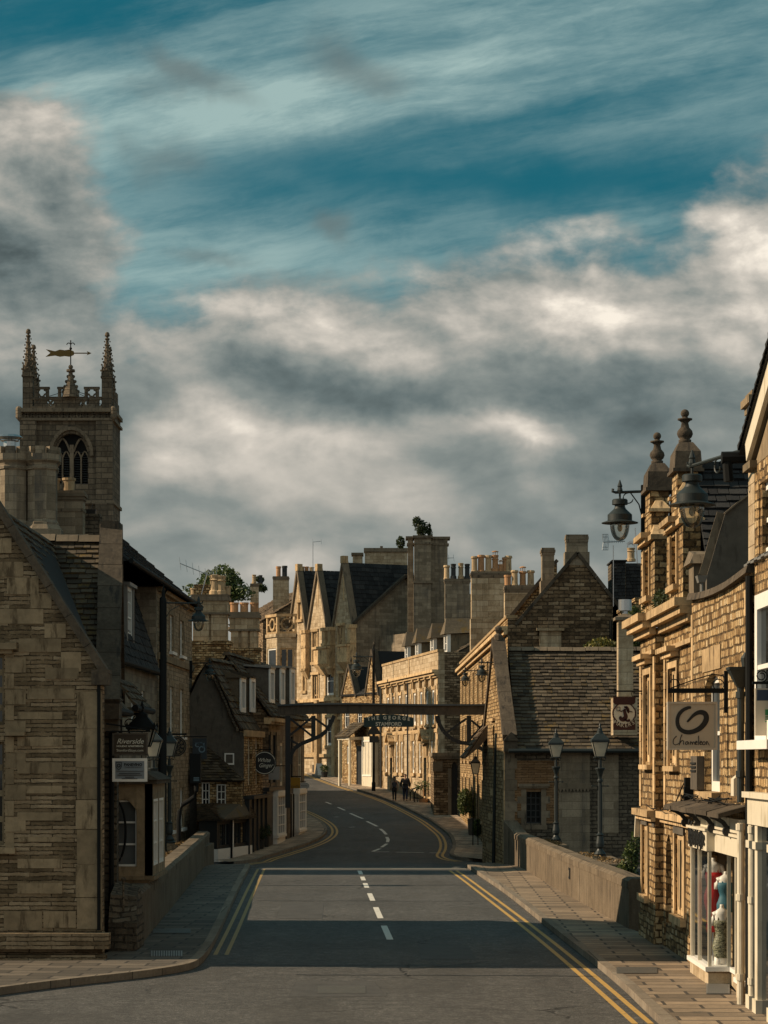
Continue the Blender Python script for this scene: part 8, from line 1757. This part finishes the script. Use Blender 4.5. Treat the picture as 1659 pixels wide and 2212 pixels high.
for k in range(10):
    a = k*36; q = (cx+rr*.55*math.cos(R(a)), cz_+rr*.55*math.sin(R(a))); stroke(m_, arc(q[0], q[1], rr*.24, a-120, a+150, 10), rr*.05, rr*.03); stroke(m_, arc(cx+rr*.28*math.cos(R(a+18)), cz_+rr*.28*math.sin(R(a+18)), rr*.17, a, a+220, 8), rr*.05, rr*.03)
stroke(m_, arc(cx, cz_, rr*.8, 0, 360, 30), rr*.03); m_.build('interlace', M['sign_black'], bo)
m_ = MB(); zz = Z_(1586, Y); m_.box(-8.95, X_(403, Y), Y-.03, Y+.03, zz-.03, zz+.03)
for x in (X_(372, Y), X_(398, Y)): m_.tube([(x, Y, zz), (x, Y, zz-.15)], .015, 5)
m_.box(-8.95, -8.7, Y-.03, Y+1.2, zz-.03, zz+.03); m_.build('bracket', M['black'], t_)
Y = 103.0; t_, bo, cx, cz_, rr = disc_sign('round black sign lettered White Ginger in a thin cream ring', 571.5, 1648, 25.5, Y, 'sign_black', 'sign_cream')
text_obj('lettering', 'White', Tm(cx-.04, cz_+.12, 0, Y-.034), .26, 'sign_cream', bo, shear=.35, depth=.003, sx=.9); text_obj('lettering', 'Ginger', Tm(cx+.05, cz_-.12, 0, Y-.034), .26, 'sign_cream', bo, shear=.35, depth=.003, sx=.9)
m_ = MB(); zz = cz_+rr+.08; m_.tube([(cx-.7, Y, cz_-.2), (cx-.72, Y, zz), (cx+.3, Y, zz)], .025, 5); m_.tube([(cx-.7, Y, cz_), (cx-.4, Y, cz_+.5), (cx-.1, Y, zz)], .02, 5); m_.tube([(cx-.7, Y, cz_-.15), (-5.6, 104.2, cz_-.15)], .025, 5); m_.build('bracket', M['black'], t_)
Y = 106.5
t_ = thing('hanging_sign', 'square white board with a small black goblet, right below the round black sign', 'sign', (X_(590, Y), Y, Z_(1684, Y)), 'shop and inn signs'); x0, x1, z0, z1 = X_(578, Y), X_(604, Y), Z_(1684, Y), Z_(1656, Y); M['sign_white'] = plain('white sign face', (.34, .35, .35), .5, 0, .1, 0)
m_ = MB(); m_.box(x0, x1, Y-.03, Y+.03, z0, z1); bo = m_.build('board', M['sign_white'], t_); m_ = MB(Matrix.Translation(((x0+x1)/2-.06, Y-.032, z1-.17))); stroke(m_, [(0, .10), (0, .04)], .05, .04); stroke(m_, [(0, .04), (0, -.08)], .02); stroke(m_, [(-.05, -.09), (.05, -.09)], .015); m_.build('emblem', M['sign_black'], bo)
m_ = MB(); m_.tube([(x0, Y, z1+.04), (X_(606, Y)+.3, Y, z1+.04)], .02, 5); m_.build('bracket', M['black'], t_)
Y = 113.5
t_ = thing('hanging_sign', 'square mustard yellow board lettered savills', 'sign', (X_(637, Y), Y, Z_(1704, Y)), 'shop and inn signs'); x0, x1, z0, z1 = X_(627, Y), X_(648.5, Y), Z_(1703, Y), Z_(1679.5, Y); M['mustard'] = plain('mustard sign face', (.30, .165, .008), .5, 0, .1, 0)
m_ = MB(); m_.box(x0, x1, Y-.03, Y+.03, z0, z1); bo = m_.build('board', M['mustard'], t_); text_obj('lettering', 'savills', Tm((x0+x1)/2, z0+.10, 0, Y-.032), .19, 'sign_black', bo, depth=.003, sx=.95)
m_ = MB(); m_.tube([(X_(619, Y), Y, z1+.05), (X_(650, Y), Y, z1+.05)], .03, 5); m_.tube([(x0+.03, Y, z1), (x0+.03, Y, z1+.05)], .012, 4); m_.build('bracket', M['black'], t_)
Y = 118.0
t_ = thing('hanging_sign', 'white oval sign projecting beyond the mustard yellow board', 'sign', (X_(656, Y), Y, Z_(1708, Y)), 'shop and inn signs'); cx, cz_ = X_(657, Y), Z_(1697.5, Y)
m_ = MB(); m_.prism(arc(cx, cz_, .28, 0, 350, 28, .18), lambda a, b, d: (a, d, b), Y-.03, Y+.03); bo = m_.build('board', M['sign_white'], t_);
m_ = MB(Matrix.Translation((cx, Y-.032, cz_))); stroke(m_, [(-.16, .0), (-.12, .03), (-.1, -.02), (-.06, .02), (-.03, -.02), (0, .03), (.02, -.02), (.06, .02), (.1, -.02), (.15, .02)], .010); m_.build('lettering', M['sign_black'], bo)
m_ = MB(); m_.tube([(X_(640, Y)-.3, Y, cz_+.22), (cx+.1, Y, cz_+.22)], .02, 5); m_.build('bracket', M['black'], t_)
Y = 82.0
t_ = thing('hanging_sign', 'dark slate board with a pale blue looped mark before the roughcast gable', 'sign', (X_(431, Y), Y, Z_(1640, Y)), 'shop and inn signs'); x0, x1, z0, z1 = X_(416, Y), X_(447, Y), Z_(1640, Y), Z_(1595, Y); M['sign_slate'] = plain('dark slate sign face', (.012, .020, .026), .5, 0, .1, 0); M['pale_blue'] = plain('pale blue paint', (.10, .155, .19), .5, 0, .1, 0)
m_ = MB(); m_.box(x0, x1, Y-.03, Y+.03, z0, z1); bo = m_.build('board', M['sign_slate'], t_); xm, zm = (x0+x1)/2, (z0+z1)/2+.1
m_ = MB(Matrix.Translation((0, Y-.032, 0))); stroke(m_, arc(xm+.08, zm-.12, .10, 0, 360, 16), .022); stroke(m_, arc(xm+.05, zm+.02, .1, -60, 160, 10), .02); stroke(m_, arc(xm-.09, zm+.03, .06, 20, 330, 10), .018); stroke(m_, [(xm-.15, zm+.1), (xm, zm+.1), (xm+.16, zm+.1), (xm+.16, zm-.02)], .018); m_.build('emblem', M['pale_blue'], bo)
m_ = MB(); m_.tube([(x0, Y, z1+.06), (x1, Y, z1+.06)], .02, 5); m_.tube([(x0, Y, z1+.06), (-8.5, Y+1, z1+.06)], .02, 5); m_.build('bracket', M['black'], t_)
# traffic signal seen from behind
Y = 73.0
t_ = thing('traffic_signal', 'black traffic signal box on a swan neck pole seen from behind', 'traffic signal', (X_(384, Y), Y+1, 0))
m_ = MB(); x0, x1 = X_(410, Y), X_(433, Y); m_.box(x0, x1, Y, Y+.35, Z_(1692, Y), Z_(1628, Y)); so = m_.build('signal_box', M['black'], t_)
m_ = MB(); [m_.box(x0+.12, x1-.04, Y-.01, Y, Z_(1687-3*k, Y), Z_(1686-3*k, Y)+.01) for k in range(3)]; m_.build('slot', M['pale_blue'], so)
m_ = MB(); pts = [(424, 1692), (424, 1708), (419, 1722), (408, 1730), (395, 1738), (388, 1752), (386, 1772), (386, 1900)]; m_.tube([W(u, v, Y+.2) for u, v in pts], .075, 8); m_.build('pole', M['black'], t_)

# ================================================================== PEOPLE, PLANTS, SMALL THINGS
def skin_mesh(name, chains, mat, par, root=None, levels=2):
    "grow one continuous surface from joints (name: (pos, radius)) and bones"
    joints, bones = chains; names = list(joints); me = bpy.data.meshes.new(name)
    me.from_pydata([joints[n][0] for n in names], [(names.index(a), names.index(b)) for a, b in bones], [])
    o = bpy.data.objects.new(name, me); C.objects.link(o); md = o.modifiers.new('s', 'SKIN'); md.use_smooth_shade = True
    for i, n in enumerate(names):
        v = me.skin_vertices[0].data[i]; r_ = joints[n][1]; v.radius = (r_, r_) if isinstance(r_, (int, float)) else r_; v.use_root = (n == (root or names[0]))
    o.modifiers.new('b', 'SUBSURF').levels = levels
    dg = bpy.context.evaluated_depsgraph_get(); dg.update(); m2 = bpy.data.meshes.new_from_object(o.evaluated_get(dg)); bpy.data.objects.remove(o); bpy.data.meshes.remove(me)
    m2.materials.clear(); m2.materials.append(M[mat]); m2.attributes.new('rnd', 'FLOAT', 'FACE'); uv_all(m2)
    for p in m2.polygons: p.use_smooth = True
    o = bpy.data.objects.new(name, m2); C.objects.link(o); o.parent = par; o.matrix_parent_inverse = PINV.get(par.name, ID); PINV[o.name] = ID; return o
def person(label, x, y, H, step, arm_l, arm_r, sh, hair, top, legs, shoe, long_sleeve, fem):
    z = zt(y)+.12; t_ = thing('person', label, 'person', (x, y, z)); k = H/1.8
    P = lambda a, b, c: (x+a*k, y+b*k, z+c*k)
    J = {'pelvis': (P(0, 0, .96), .13*k), 'waist': (P(0, 0, 1.12), (.125*k, .105*k)), 'chest': (P(0, 0, 1.32), (.16*k, .12*k)), 'neck': (P(0, .01, 1.50), .055*k), 'jaw': (P(0, .03, 1.58), .065*k), 'head': (P(0, .03, 1.67), .092*k), 'crown': (P(0, .02, 1.75), .06*k)}
    B = [('pelvis', 'waist'), ('waist', 'chest'), ('chest', 'neck'), ('neck', 'jaw'), ('jaw', 'head'), ('head', 'crown')]
    for s_, nm, (ey, hy) in ((-1, 'l', arm_l), (1, 'r', arm_r)):
        J['sh'+nm] = (P(s_*sh, 0, 1.42), .06*k); J['el'+nm] = (P(s_*(sh+.07), ey, 1.15), .042*k); J['wr'+nm] = (P(s_*(sh+.06), hy, .92), .028*k); J['pa'+nm] = (P(s_*(sh+.05), hy+.03, .84), .036*k)
        B += [('chest', 'sh'+nm), ('sh'+nm, 'el'+nm), ('el'+nm, 'wr'+nm), ('wr'+nm, 'pa'+nm)]
        for f in range(4): J['f%d%s' % (f, nm)] = (P(s_*(sh+.045), hy+.0+.022*f, .755-.006*abs(f-1.5)), .010*k); B.append(('pa'+nm, 'f%d%s' % (f, nm)))
        J['th'+nm] = (P(s_*(sh+.015), hy+.075, .80), .011*k); B.append(('pa'+nm, 'th'+nm))
        st = step*s_
        J['hp'+nm] = (P(s_*.085, 0, .90), .10*k); J['kn'+nm] = (P(s_*.09, st*.45+.03, .50), .062*k); J['an'+nm] = (P(s_*.085, st, .09+(.04 if st < 0 else 0)), .042*k); J['to'+nm] = (P(s_*.095, st+.17, .045), .035*k)
        B += [('pelvis', 'hp'+nm), ('hp'+nm, 'kn'+nm), ('kn'+nm, 'an'+nm), ('an'+nm, 'to'+nm)]
    body = skin_mesh('body', (J, B), 'skin', t_, 'pelvis')
    def sub(names, grow, extra=None):
        j = {n: (J[n][0], tuple(q+grow*k for q in J[n][1]) if isinstance(J[n][1], tuple) else J[n][1]+grow*k) for n in names}
        if extra: j.update(extra)
        return j, [b for b in B if b[0] in j and b[1] in j]
    arms = ['shl', 'ell', 'shr', 'elr']+(['wrl', 'wrr'] if long_sleeve else [])
    tops = ['pelvis', 'waist', 'chest']+(arms if not fem else ['shl', 'shr'])
    tj, tb = sub(tops, .035 if long_sleeve else .018); tj['hem'] = (P(0, 0, .83), .172*k if long_sleeve else .145*k); tb.append(('pelvis', 'hem'))
    skin_mesh('jacket' if long_sleeve else 'top', (tj, tb), top, t_, 'pelvis')
    skin_mesh('trousers', sub(['pelvis', 'hpl', 'knl', 'anl', 'hpr', 'knr', 'anr'], .022 if not fem else .012), legs, t_, 'pelvis')
    for nm in 'lr':
        q = {'an': (J['an'+nm][0], .05*k), 'to': (J['to'+nm][0], .046*k)}; skin_mesh('shoe', (q, [('an', 'to')]), shoe, t_, 'an', 1)
    hj = {'a': (P(0, -.005, 1.685), .107*k), 'b': (P(0, .02, 1.76), .075*k)}; hb = [('a', 'b')]
    if fem:
        hj['c'] = (P(0, -.09, 1.66), .055*k); hj['d'] = (P(0, -.14, 1.52), .045*k); hj['e'] = (P(0, -.13, 1.36), .025*k); hb += [('a', 'c'), ('c', 'd'), ('d', 'e')]
    skin_mesh('hair', (hj, hb), 'hair', t_, 'a', 2)
    fc = MB()
    for s_ in (-1, 1): fc.sphere(P(s_*.035, .118, 1.675), .012*k, 6, 4); fc.sphere(P(s_*.095, .03, 1.66), .022*k, 6, 4)
    fc.hexa([P(-.014, .11, 1.625), P(.014, .11, 1.625), P(.014, .15, 1.63), P(-.014, .15, 1.63)], [P(-.008, .11, 1.67), P(.008, .11, 1.67), P(.008, .12, 1.67), P(-.008, .12, 1.67)]); fc.box(*[v for q in zip(P(-.025, .10, 1.595), P(.025, .118, 1.605)) for v in q]); fc.build('face', M['skin'], body)
    return t_, P
M['hair'] = plain('dark hair', (.012, .009, .007), .6, 0, .3, 0); M['black_cloth'] = plain('black cloth', (.010, .011, .014), .9, 0, .3, .1, 20); M['denim'] = plain('dark blue denim', (.018, .028, .055), .9, 0, .3, .1, 20); M['shoe'] = plain('dark shoes', (.03, .026, .024), .6, 0, .2, 0); M['trainer'] = plain('pink trainers', (.25, .13, .11), .6, 0, .2, 0); M['strap'] = plain('dark bag cloth', (.02, .022, .032), .8, 0, .3, .1, 20)
pm = gp(875.5, 1735); pw_ = gp(852, 1735)
person('man walking away in a black jacket and dark blue jeans', pm.x, pm.y, 1.86, -.16, (-.03, .02), (-.04, .03), .205, 'hair', 'black_cloth', 'denim', 'shoe', True, False)
wt, WP = person('woman walking away with bare shoulders, ponytail and black leggings', pw_.x, pw_.y, 1.66, .17, (-.05, .02), (-.02, .10), .185, 'hair', 'black_cloth', 'black_cloth', 'trainer', False, True)
bg = thing('backpack', 'small dark backpack worn by the walking woman', 'backpack', WP(0, -.2, 1.2)); b_ = MB(); b_.hexa([WP(-.14, -.24, 1.05), WP(.14, -.24, 1.05), WP(.14, -.10, 1.05), WP(-.14, -.10, 1.05)], [WP(-.11, -.20, 1.36), WP(.11, -.20, 1.36), WP(.11, -.11, 1.38), WP(-.11, -.11, 1.38)]); b_.build('bag', M['strap'], bg)
b_ = MB()
for s_ in (-1, 1): b_.tube([WP(s_*.09, -.12, 1.37), WP(s_*.11, -.02, 1.49), WP(s_*.12, .13, 1.40), WP(s_*.13, .10, 1.16), WP(s_*.12, -.12, 1.08)], .018, 5)
b_.build('strap', M['strap'], bg)

# ---- trees and shrubs
def branchy(mb, p, d, L, r, depth):
    q = p+d*L; mb.tube([p, p.lerp(q, .5)+Vector((random.gauss(0, .04*L), random.gauss(0, .04*L), 0)), q], [r, r*.82, r*.65], 6)
    if depth > 0:
        for _ in range(3): branchy(mb, q, (d+Vector((random.gauss(0, .55), random.gauss(0, .55), random.gauss(.05, .3)))).normalized(), L*.68, r*.6, depth-1)
def tree(name, label, base, crown, leaf, n, size, seed, trunk_h):
    random.seed(seed); t_ = thing(name, label, 'tree', base); mb = MB(); branchy(mb, Vector(base), Vector((0, 0, 1)), trunk_h, trunk_h*.045, 3); mb.build('trunk', M['bark'], t_)
    foliage('crown', crown, n, size, leaf, t_)
def crown_at(u, v, ru, rv, Y, k=9, seed=1):
    random.seed(seed); out = []; c = W(u, v, Y); rx, rz_ = ru*Y/FP, rv*Y/FP
    for _ in range(k):
        a = random.uniform(0, 6.283); q = random.uniform(.2, .8); out.append((c.x+rx*q*math.cos(a), c.y+rx*random.uniform(-.5, .5), c.z+rz_*q*math.sin(a), rx*random.uniform(.25, .42), rx*.35, rz_*random.uniform(.22, .38)))
    return out
tree('broadleaf_tree', 'leafy tree rising behind the broad panelled chimney stacks, taller of the two there', (X_(470, 150), 150, 2), crown_at(472, 1278, 72, 60, 150, 22, 5)+[(X_(482, 150), 150, Z_(1244, 150), .9, .9, .8), (X_(462, 150), 150, Z_(1262, 150), 1.1, 1, .8), (X_(505, 150), 150, Z_(1270, 150), .9, .9, .8), (X_(430, 150), 150, Z_(1290, 150), .8, .8, .6)], 'leaf_olive', 7000, .13, 51, 3.2)
tree('broadleaf_tree', 'dark leafy tree between the skyline chimneys', (X_(565, 236), 236, 4), crown_at(563, 1262, 26, 16, 236, 9, 6), 'leaf_dark', 1500, .26, 52, 7)
def shrub(label, clumps, n, size, mat, seed, stems=None, name='shrub'):
    random.seed(seed); t_ = thing(name, label, 'shrub', (clumps[0][0], clumps[0][1], clumps[0][2]-clumps[0][5])); foliage('leaves', clumps, n, size, mat, t_); m_ = MB()
    for c in clumps: m_.tube([(c[0], c[1], c[2]-c[5]*1.0), (c[0]+.03, c[1], c[2]), (c[0], c[1], c[2]+c[5]*.5)], .02+.01*c[3], 5)
    m_.build('stem', M['bark'], t_); return t_
Y = 187.2; c0 = W(907, 1136, Y); c1 = W(927, 1145, Y); c2 = W(866, 1172, 188)
shrub('wind-bent bush growing out of the great chimney top', [(c0.x-.25, Y, c0.z+.35, .40, .35, .45), (c0.x+.1, Y, c0.z-.1, .55, .4, .55), (c0.x+.25, Y, c0.z-.45, .40, .35, .4)], 900, .12, 'leaf_dark', 61)
shrub('thin upright bush beside the wind-bent one on the great chimney top', [(c1.x, Y, c1.z+.1, .18, .2, .5), (c1.x+.05, Y, c1.z-.2, .22, .2, .35)], 320, .10, 'leaf_dark', 62)
shrub('small bush growing from the left side of the great chimney', [(c2.x, 188, c2.z, .38, .35, .5)], 380, .11, 'leaf_dark', 63)
def bush(label, u0, u1, v0, v1, Y, n, mat, seed, pot=False):
    a, b = X_(u0, Y), X_(u1, Y); z0, z1 = Z_(v1, Y), Z_(v0, Y); random.seed(seed); w = b-a; cl = [((a+b)/2, Y, (z0+z1)/2, w*.5, w*.5, (z1-z0)*.46)]
    for _ in range(6): cl.append(((a+b)/2+random.uniform(-.3, .3)*w, Y+random.uniform(-.3, .3)*w, z0+(z1-z0)*random.uniform(.2, .85), w*.25, w*.25, (z1-z0)*.18))
    return shrub(label, cl, n, .055*max(1, w), mat, seed, name='clipped_bush')
bush('tall clipped bush against the inn wall, left one of the two', 988, 1014, 1702, 1765, 122, 3200, 'leaf_olive', 64)
bush('clipped bush with golden top below the inn lantern', 1009, 1040, 1704, 1772, 116, 3400, 'leaf_gold', 65)
bush('low bush in a planter in front of the taller inn bushes', 1020, 1042, 1768, 1808, 110, 2200, 'leaf_olive', 66)
for i, (u0, u1, v0, v1, Y, lb) in enumerate(((1010, 1037, 1768, 1788, 115.4, 'square planter under the golden topped bush'),)):
    t_ = thing('planter', lb, 'planter', (X_(u0, Y), Y, zt(Y)+.12)); m_ = MB(); x0, x1 = X_(u0, Y), X_(u1, Y); m_.hexa([(x0+.06, Y-.3, zt(Y)+.1), (x1-.06, Y-.3, zt(Y)+.1), (x1-.06, Y+.3, zt(Y)+.1), (x0+.06, Y+.3, zt(Y)+.1)], [(x0, Y-.35, Z_(v0, Y)), (x1, Y-.35, Z_(v0, Y)), (x1, Y+.35, Z_(v0, Y)), (x0, Y+.35, Z_(v0, Y))]); m_.build('box', M['render'], t_)
for i, (u, lb) in enumerate(((560, 'round clipped bush in a pot left of the shop doorway, nearer one'), (571, 'round clipped bush in a pot by the bow window, farther one'))):
    Y = 103.2+1.6*i; x = X_(u, Y); z = zt(Y)+.12; t_ = shrub(lb, [(x, Y, z+.72, .36, .34, .36)], 900, .05, 'leaf_dark', 70+i, name='potted_bush'); m_ = MB(); m_.lathe([(.2, 0), (.25, .42), (.22, .42)], (x, Y, z), 12); m_.build('pot', M['wood_dark'], t_)
shrub('feathery weed shrub growing behind the near end of the sunlit parapet', [(X_(1362, 54), 54, 1.05, .20, .2, .5), (X_(1348, 54), 54, .8, .22, .2, .3), (X_(1372, 54), 54, 1.45, .12, .15, .42)], 1500, .045, 'leaf_olive', 72)
shrub('climbing plant on the piers behind the pale flue stack', [(X_(1372, 85), 85.2, Z_(1345, 85), .28, .3, .7), (X_(1380, 85), 85.2, Z_(1380, 85), .35, .3, .5), (X_(1352, 85), 85.2, Z_(1365, 85), .25, .3, .35)], 1500, .08, 'leaf_olive', 73)
shrub('low leafy shrub behind the ridge of the stone cottage', [(X_(1295, 86), 86, Z_(1393, 86), .5, .4, .28), (X_(1312, 86), 86, Z_(1396, 86), .4, .4, .25), (X_(1278, 86), 86, Z_(1398, 86), .3, .4, .2)], 700, .08, 'leaf_gold', 74)
# moss and plants at the foot of the left side
# ---- aerials
def aerial(label, base, mast, boom, els, name='aerial'):
    t_ = thing(name, label, 'aerial', base); m_ = MB(); m_.tube([base, mast], .03, 5); m_.build('mast', M['zinc'], t_); m_ = MB(); a, b = Vector(boom[0]), Vector(boom[1]); m_.tube([a, b], .022, 5)
    for k in range(els): p = a.lerp(b, k/(els-1)); L = .55-.02*k; up = Vector((-.12, 0, 1))*L; m_.tube([p-up*.55, p+up*.55], .010, 4)
    m_.build('elements', M['zinc'], t_)
Y = 107.5
aerial('long comb aerial tilted above the near panelled chimney stack', tuple(W(431, 1300, Y)), tuple(W(448, 1236, Y)), (W(389, 1217, Y), W(458, 1245, Y)), 6)
aerial('straight mast aerial right of the comb aerial', tuple(W(461, 1290, Y)), tuple(W(461, 1236, Y)), (W(455, 1245, Y), W(468, 1241, Y)), 3)
aerial('thin whip aerial with a short arm above the left mansion gable', tuple(W(676, 1245, 205)), tuple(W(676, 1170, 205)), (W(676, 1171, 205), W(694, 1169, 205)), 2)
aerial('fishbone aerial beside the great chimney', tuple(W(962, 1245, 188)), tuple(W(966, 1195, 188)), (W(958, 1206, 188), W(980, 1205, 188)), 3)
t_ = thing('aerial', 'grid aerial on a mast below the bowl lamp against the clouds', 'aerial', tuple(W(1325, 1300, 89))); Y = 89; m_ = MB(); m_.tube([W(1325, 1310, Y), W(1325, 1178, Y)], .018, 5); m_.build('mast', M['zinc'], t_)
m_ = MB(); m_.tube([W(1303, 1171, Y), W(1350, 1169, Y)], .02, 5)
for k in range(5): m_.tube([W(1301+3*k, 1152+1.0*k if False else 1154, Y), W(1304+3*k if False else 1303+3*k, 1170, Y)], .010, 4); m_.tube([W(1301+3*k, 1188, Y), W(1303+3*k, 1172, Y)], .010, 4)
for v0, v1 in ((1154, 1154), (1160, 1160), (1182, 1182), (1188, 1188)): m_.tube([W(1301, v0, Y), W(1314, v1, Y)], .010, 4)
for k in range(8): m_.tube([W(1316+4*k, 1167, Y), W(1316+4*k, 1173, Y)], .010, 4)
m_.build('elements', M['zinc'], t_)
t_ = thing('whip_mast', 'bare whip mast right of the grid aerial', 'aerial', tuple(W(1376, 1220, 89.5))); m_ = MB(); m_.tube([W(1377, 1216, 89.5), W(1372, 1140, 89.5)], .025, 5); m_.build('mast', M['zinc'], t_)
# ---- small fittings
t_ = thing('floodlight', 'grey box floodlight on a short post behind the curved parapet', 'floodlight', (5.35, 36.6, 6.1)); Y = 36.6; m_ = MB(); x0, x1 = X_(1504, Y), X_(1527, Y); xa = (x0+x1)/2; m_.hexa([(x0+.03, Y-.1, Z_(1259, Y)), (x1-.04, Y-.1, Z_(1259, Y)), (x1-.04, Y+.1, Z_(1259, Y)), (x0+.03, Y+.1, Z_(1259, Y))], [(x0, Y-.13, Z_(1244, Y)), (x1, Y-.13, Z_(1244, Y)), (x1, Y+.13, Z_(1244, Y)), (x0, Y+.13, Z_(1244, Y))]); m_.build('lamp_box', M['lead'], t_); m_ = MB(); m_.tube([(xa, Y, 6.0), (xa, Y, Z_(1258, Y))], .03, 6); m_.build('post', M['lead'], t_)
t_ = thing('vent_box', 'brown louvred vent box on the sunlit rubble wall', 'vent', (4.98, 35.7, 3.0)); m_ = MB(frame((XR, 36.45), (XR, 35.55))); m_.box(.1, .85, -.12, -.002, 3.02, 3.55); bo = m_.build('box', M['wood_beam'], t_); m_ = MB(frame((XR, 36.45), (XR, 35.55))); [m_.box(.2, .75, -.14, -.121, 3.3+.06*k, 3.33+.06*k) for k in range(3)]; m_.build('louvre', M['wood_dark'], bo)
t_ = thing('alarm_box', 'pale alarm box beside the dark green drainpipe', 'alarm box', (4.98, 32.1, 3.0)); m_ = MB(frame((XR, 32.3), (XR, 31.9))); m_.hexa([(.05, -.1, 2.98), (.32, -.1, 2.98), (.32, -.002, 2.98), (.05, -.002, 2.98)], [(.05, -.1, 3.22), (.32, -.1, 3.22), (.32, -.002, 3.30), (.05, -.002, 3.30)]); m_.build('box', M['cream'], t_)
t_ = thing('speaker_box', 'black cabinet with cables on the ledge beside the vent box', 'cabinet', (4.95, 37.2, 2.6)); m_ = MB(); m_.box(4.92, 5.05, 37.05, 37.2, 2.62, 3.2); m_.box(4.88, 5.02, 36.85, 36.98, 2.66, 3.05); m_.build('box', M['black'], t_); random.seed(9); m_ = MB()
for k in range(14):
    y0 = random.uniform(31.8, 40.5); m_.tube([(4.86+random.uniform(-.05, .08), y0+dy_, 2.86+random.uniform(0, .10)+(-.27 if y0+dy_ > 37.3 else 0)) for dy_ in (0, .5, 1.0, 1.5)], .010, 4)
m_.tube([(4.9, 37.1, 3.1), (4.8, 37.3, 2.8), (4.9, 37.5, 2.62)], .012, 4); m_.build('cable', M['black'], t_)
t_ = thing('wall_lamp', 'small pale bulkhead lamp on the corner of the finialled house', 'wall lamp', (4.9, 43.6, 2.1)); m_ = MB(); m_.hexa([(4.84, 43.82, 2.0), (4.95, 43.82, 2.0), (4.95, 43.92, 2.0), (4.84, 43.92, 2.0)], [(4.86, 43.82, 2.42), (4.95, 43.82, 2.42), (4.95, 43.92, 2.42), (4.86, 43.92, 2.42)]); m_.build('lamp_case', M['cream'], t_)
ab = gp(690, 1677); t_ = thing('sandwich_board', 'white A-frame board standing on the far sunlit pavement', 'sandwich board', (ab.x, ab.y, zt(ab.y)+.12)); m_ = MB(Matrix.Translation((ab.x, ab.y, zt(ab.y)+.12)) @ Matrix.Rotation(R(35), 4, 'Z')); m_.hexa([(-.3, -.28, 0), (.3, -.28, 0), (.3, -.24, 0), (-.3, -.24, 0)], [(-.3, -.04, .98), (.3, -.04, .98), (.3, -.005, .98), (-.3, -.005, .98)]); m_.hexa([(-.3, .24, 0), (.3, .24, 0), (.3, .28, 0), (-.3, .28, 0)], [(-.3, .005, .98), (.3, .005, .98), (.3, .04, .98), (-.3, .04, .98)]); m_.build('panel', M['white'], t_)
fp = gp(701, 1682); t_ = shrub('flowering plant in a dark tub beside the A-frame board', [(fp.x, fp.y, zt(fp.y)+.85, .38, .35, .35)], 420, .07, 'leaf_olive', 81, name='potted_plant'); m_ = MB(); m_.lathe([(.2, 0), (.3, .45), (.26, .45)], (fp.x, fp.y, zt(fp.y)+.12), 10); m_.build('pot', M['wood_dark'], t_)
# ironwork in the ground
def cover(label, u0, u1, v0, v1, name='manhole_cover', grate=False, h=.13):
    pts = [gp(u0, v1), gp(u1, v1), gp(u1, v0), gp(u0, v0)]; t_ = thing(name, label, 'cover', tuple(pts[0])); m_ = MB()
    if grate:
        m_.poly([onz(p, h-.004) for p in pts]); o = m_.build('pit', M['dark_void'], t_, recalc=False); m_ = MB()
        for k in range(13): a = pts[0].lerp(pts[1], k/12); b = pts[3].lerp(pts[2], k/12); m_.bar(onz(a, h), onz(b, h), .03, .012)
        m_.build('bars', M['lead'], t_)
    else: m_.poly([onz(p, h) for p in pts]); m_.build('plate', M['manhole'], t_, recalc=False)
M['manhole'] = plain('worn iron cover', (.085, .078, .066), .6, .2, .5, .6, 30)
cover('long iron cover in the right pavement near the shop window', 1332, 1420, 2106, 2120); cover('rectangular cover in the left pavement', 330, 412, 2020, 2030); cover('iron cover in the middle of the near road', 686, 790, 2130, 2146, h=.006); cover('slotted drain grating in the left pavement', 328, 392, 2070, 2082, 'drain_grating', True); cover('cellar grating in front of the lingerie shop', 1528, 1574, 2138, 2166, 'cellar_grating', True)
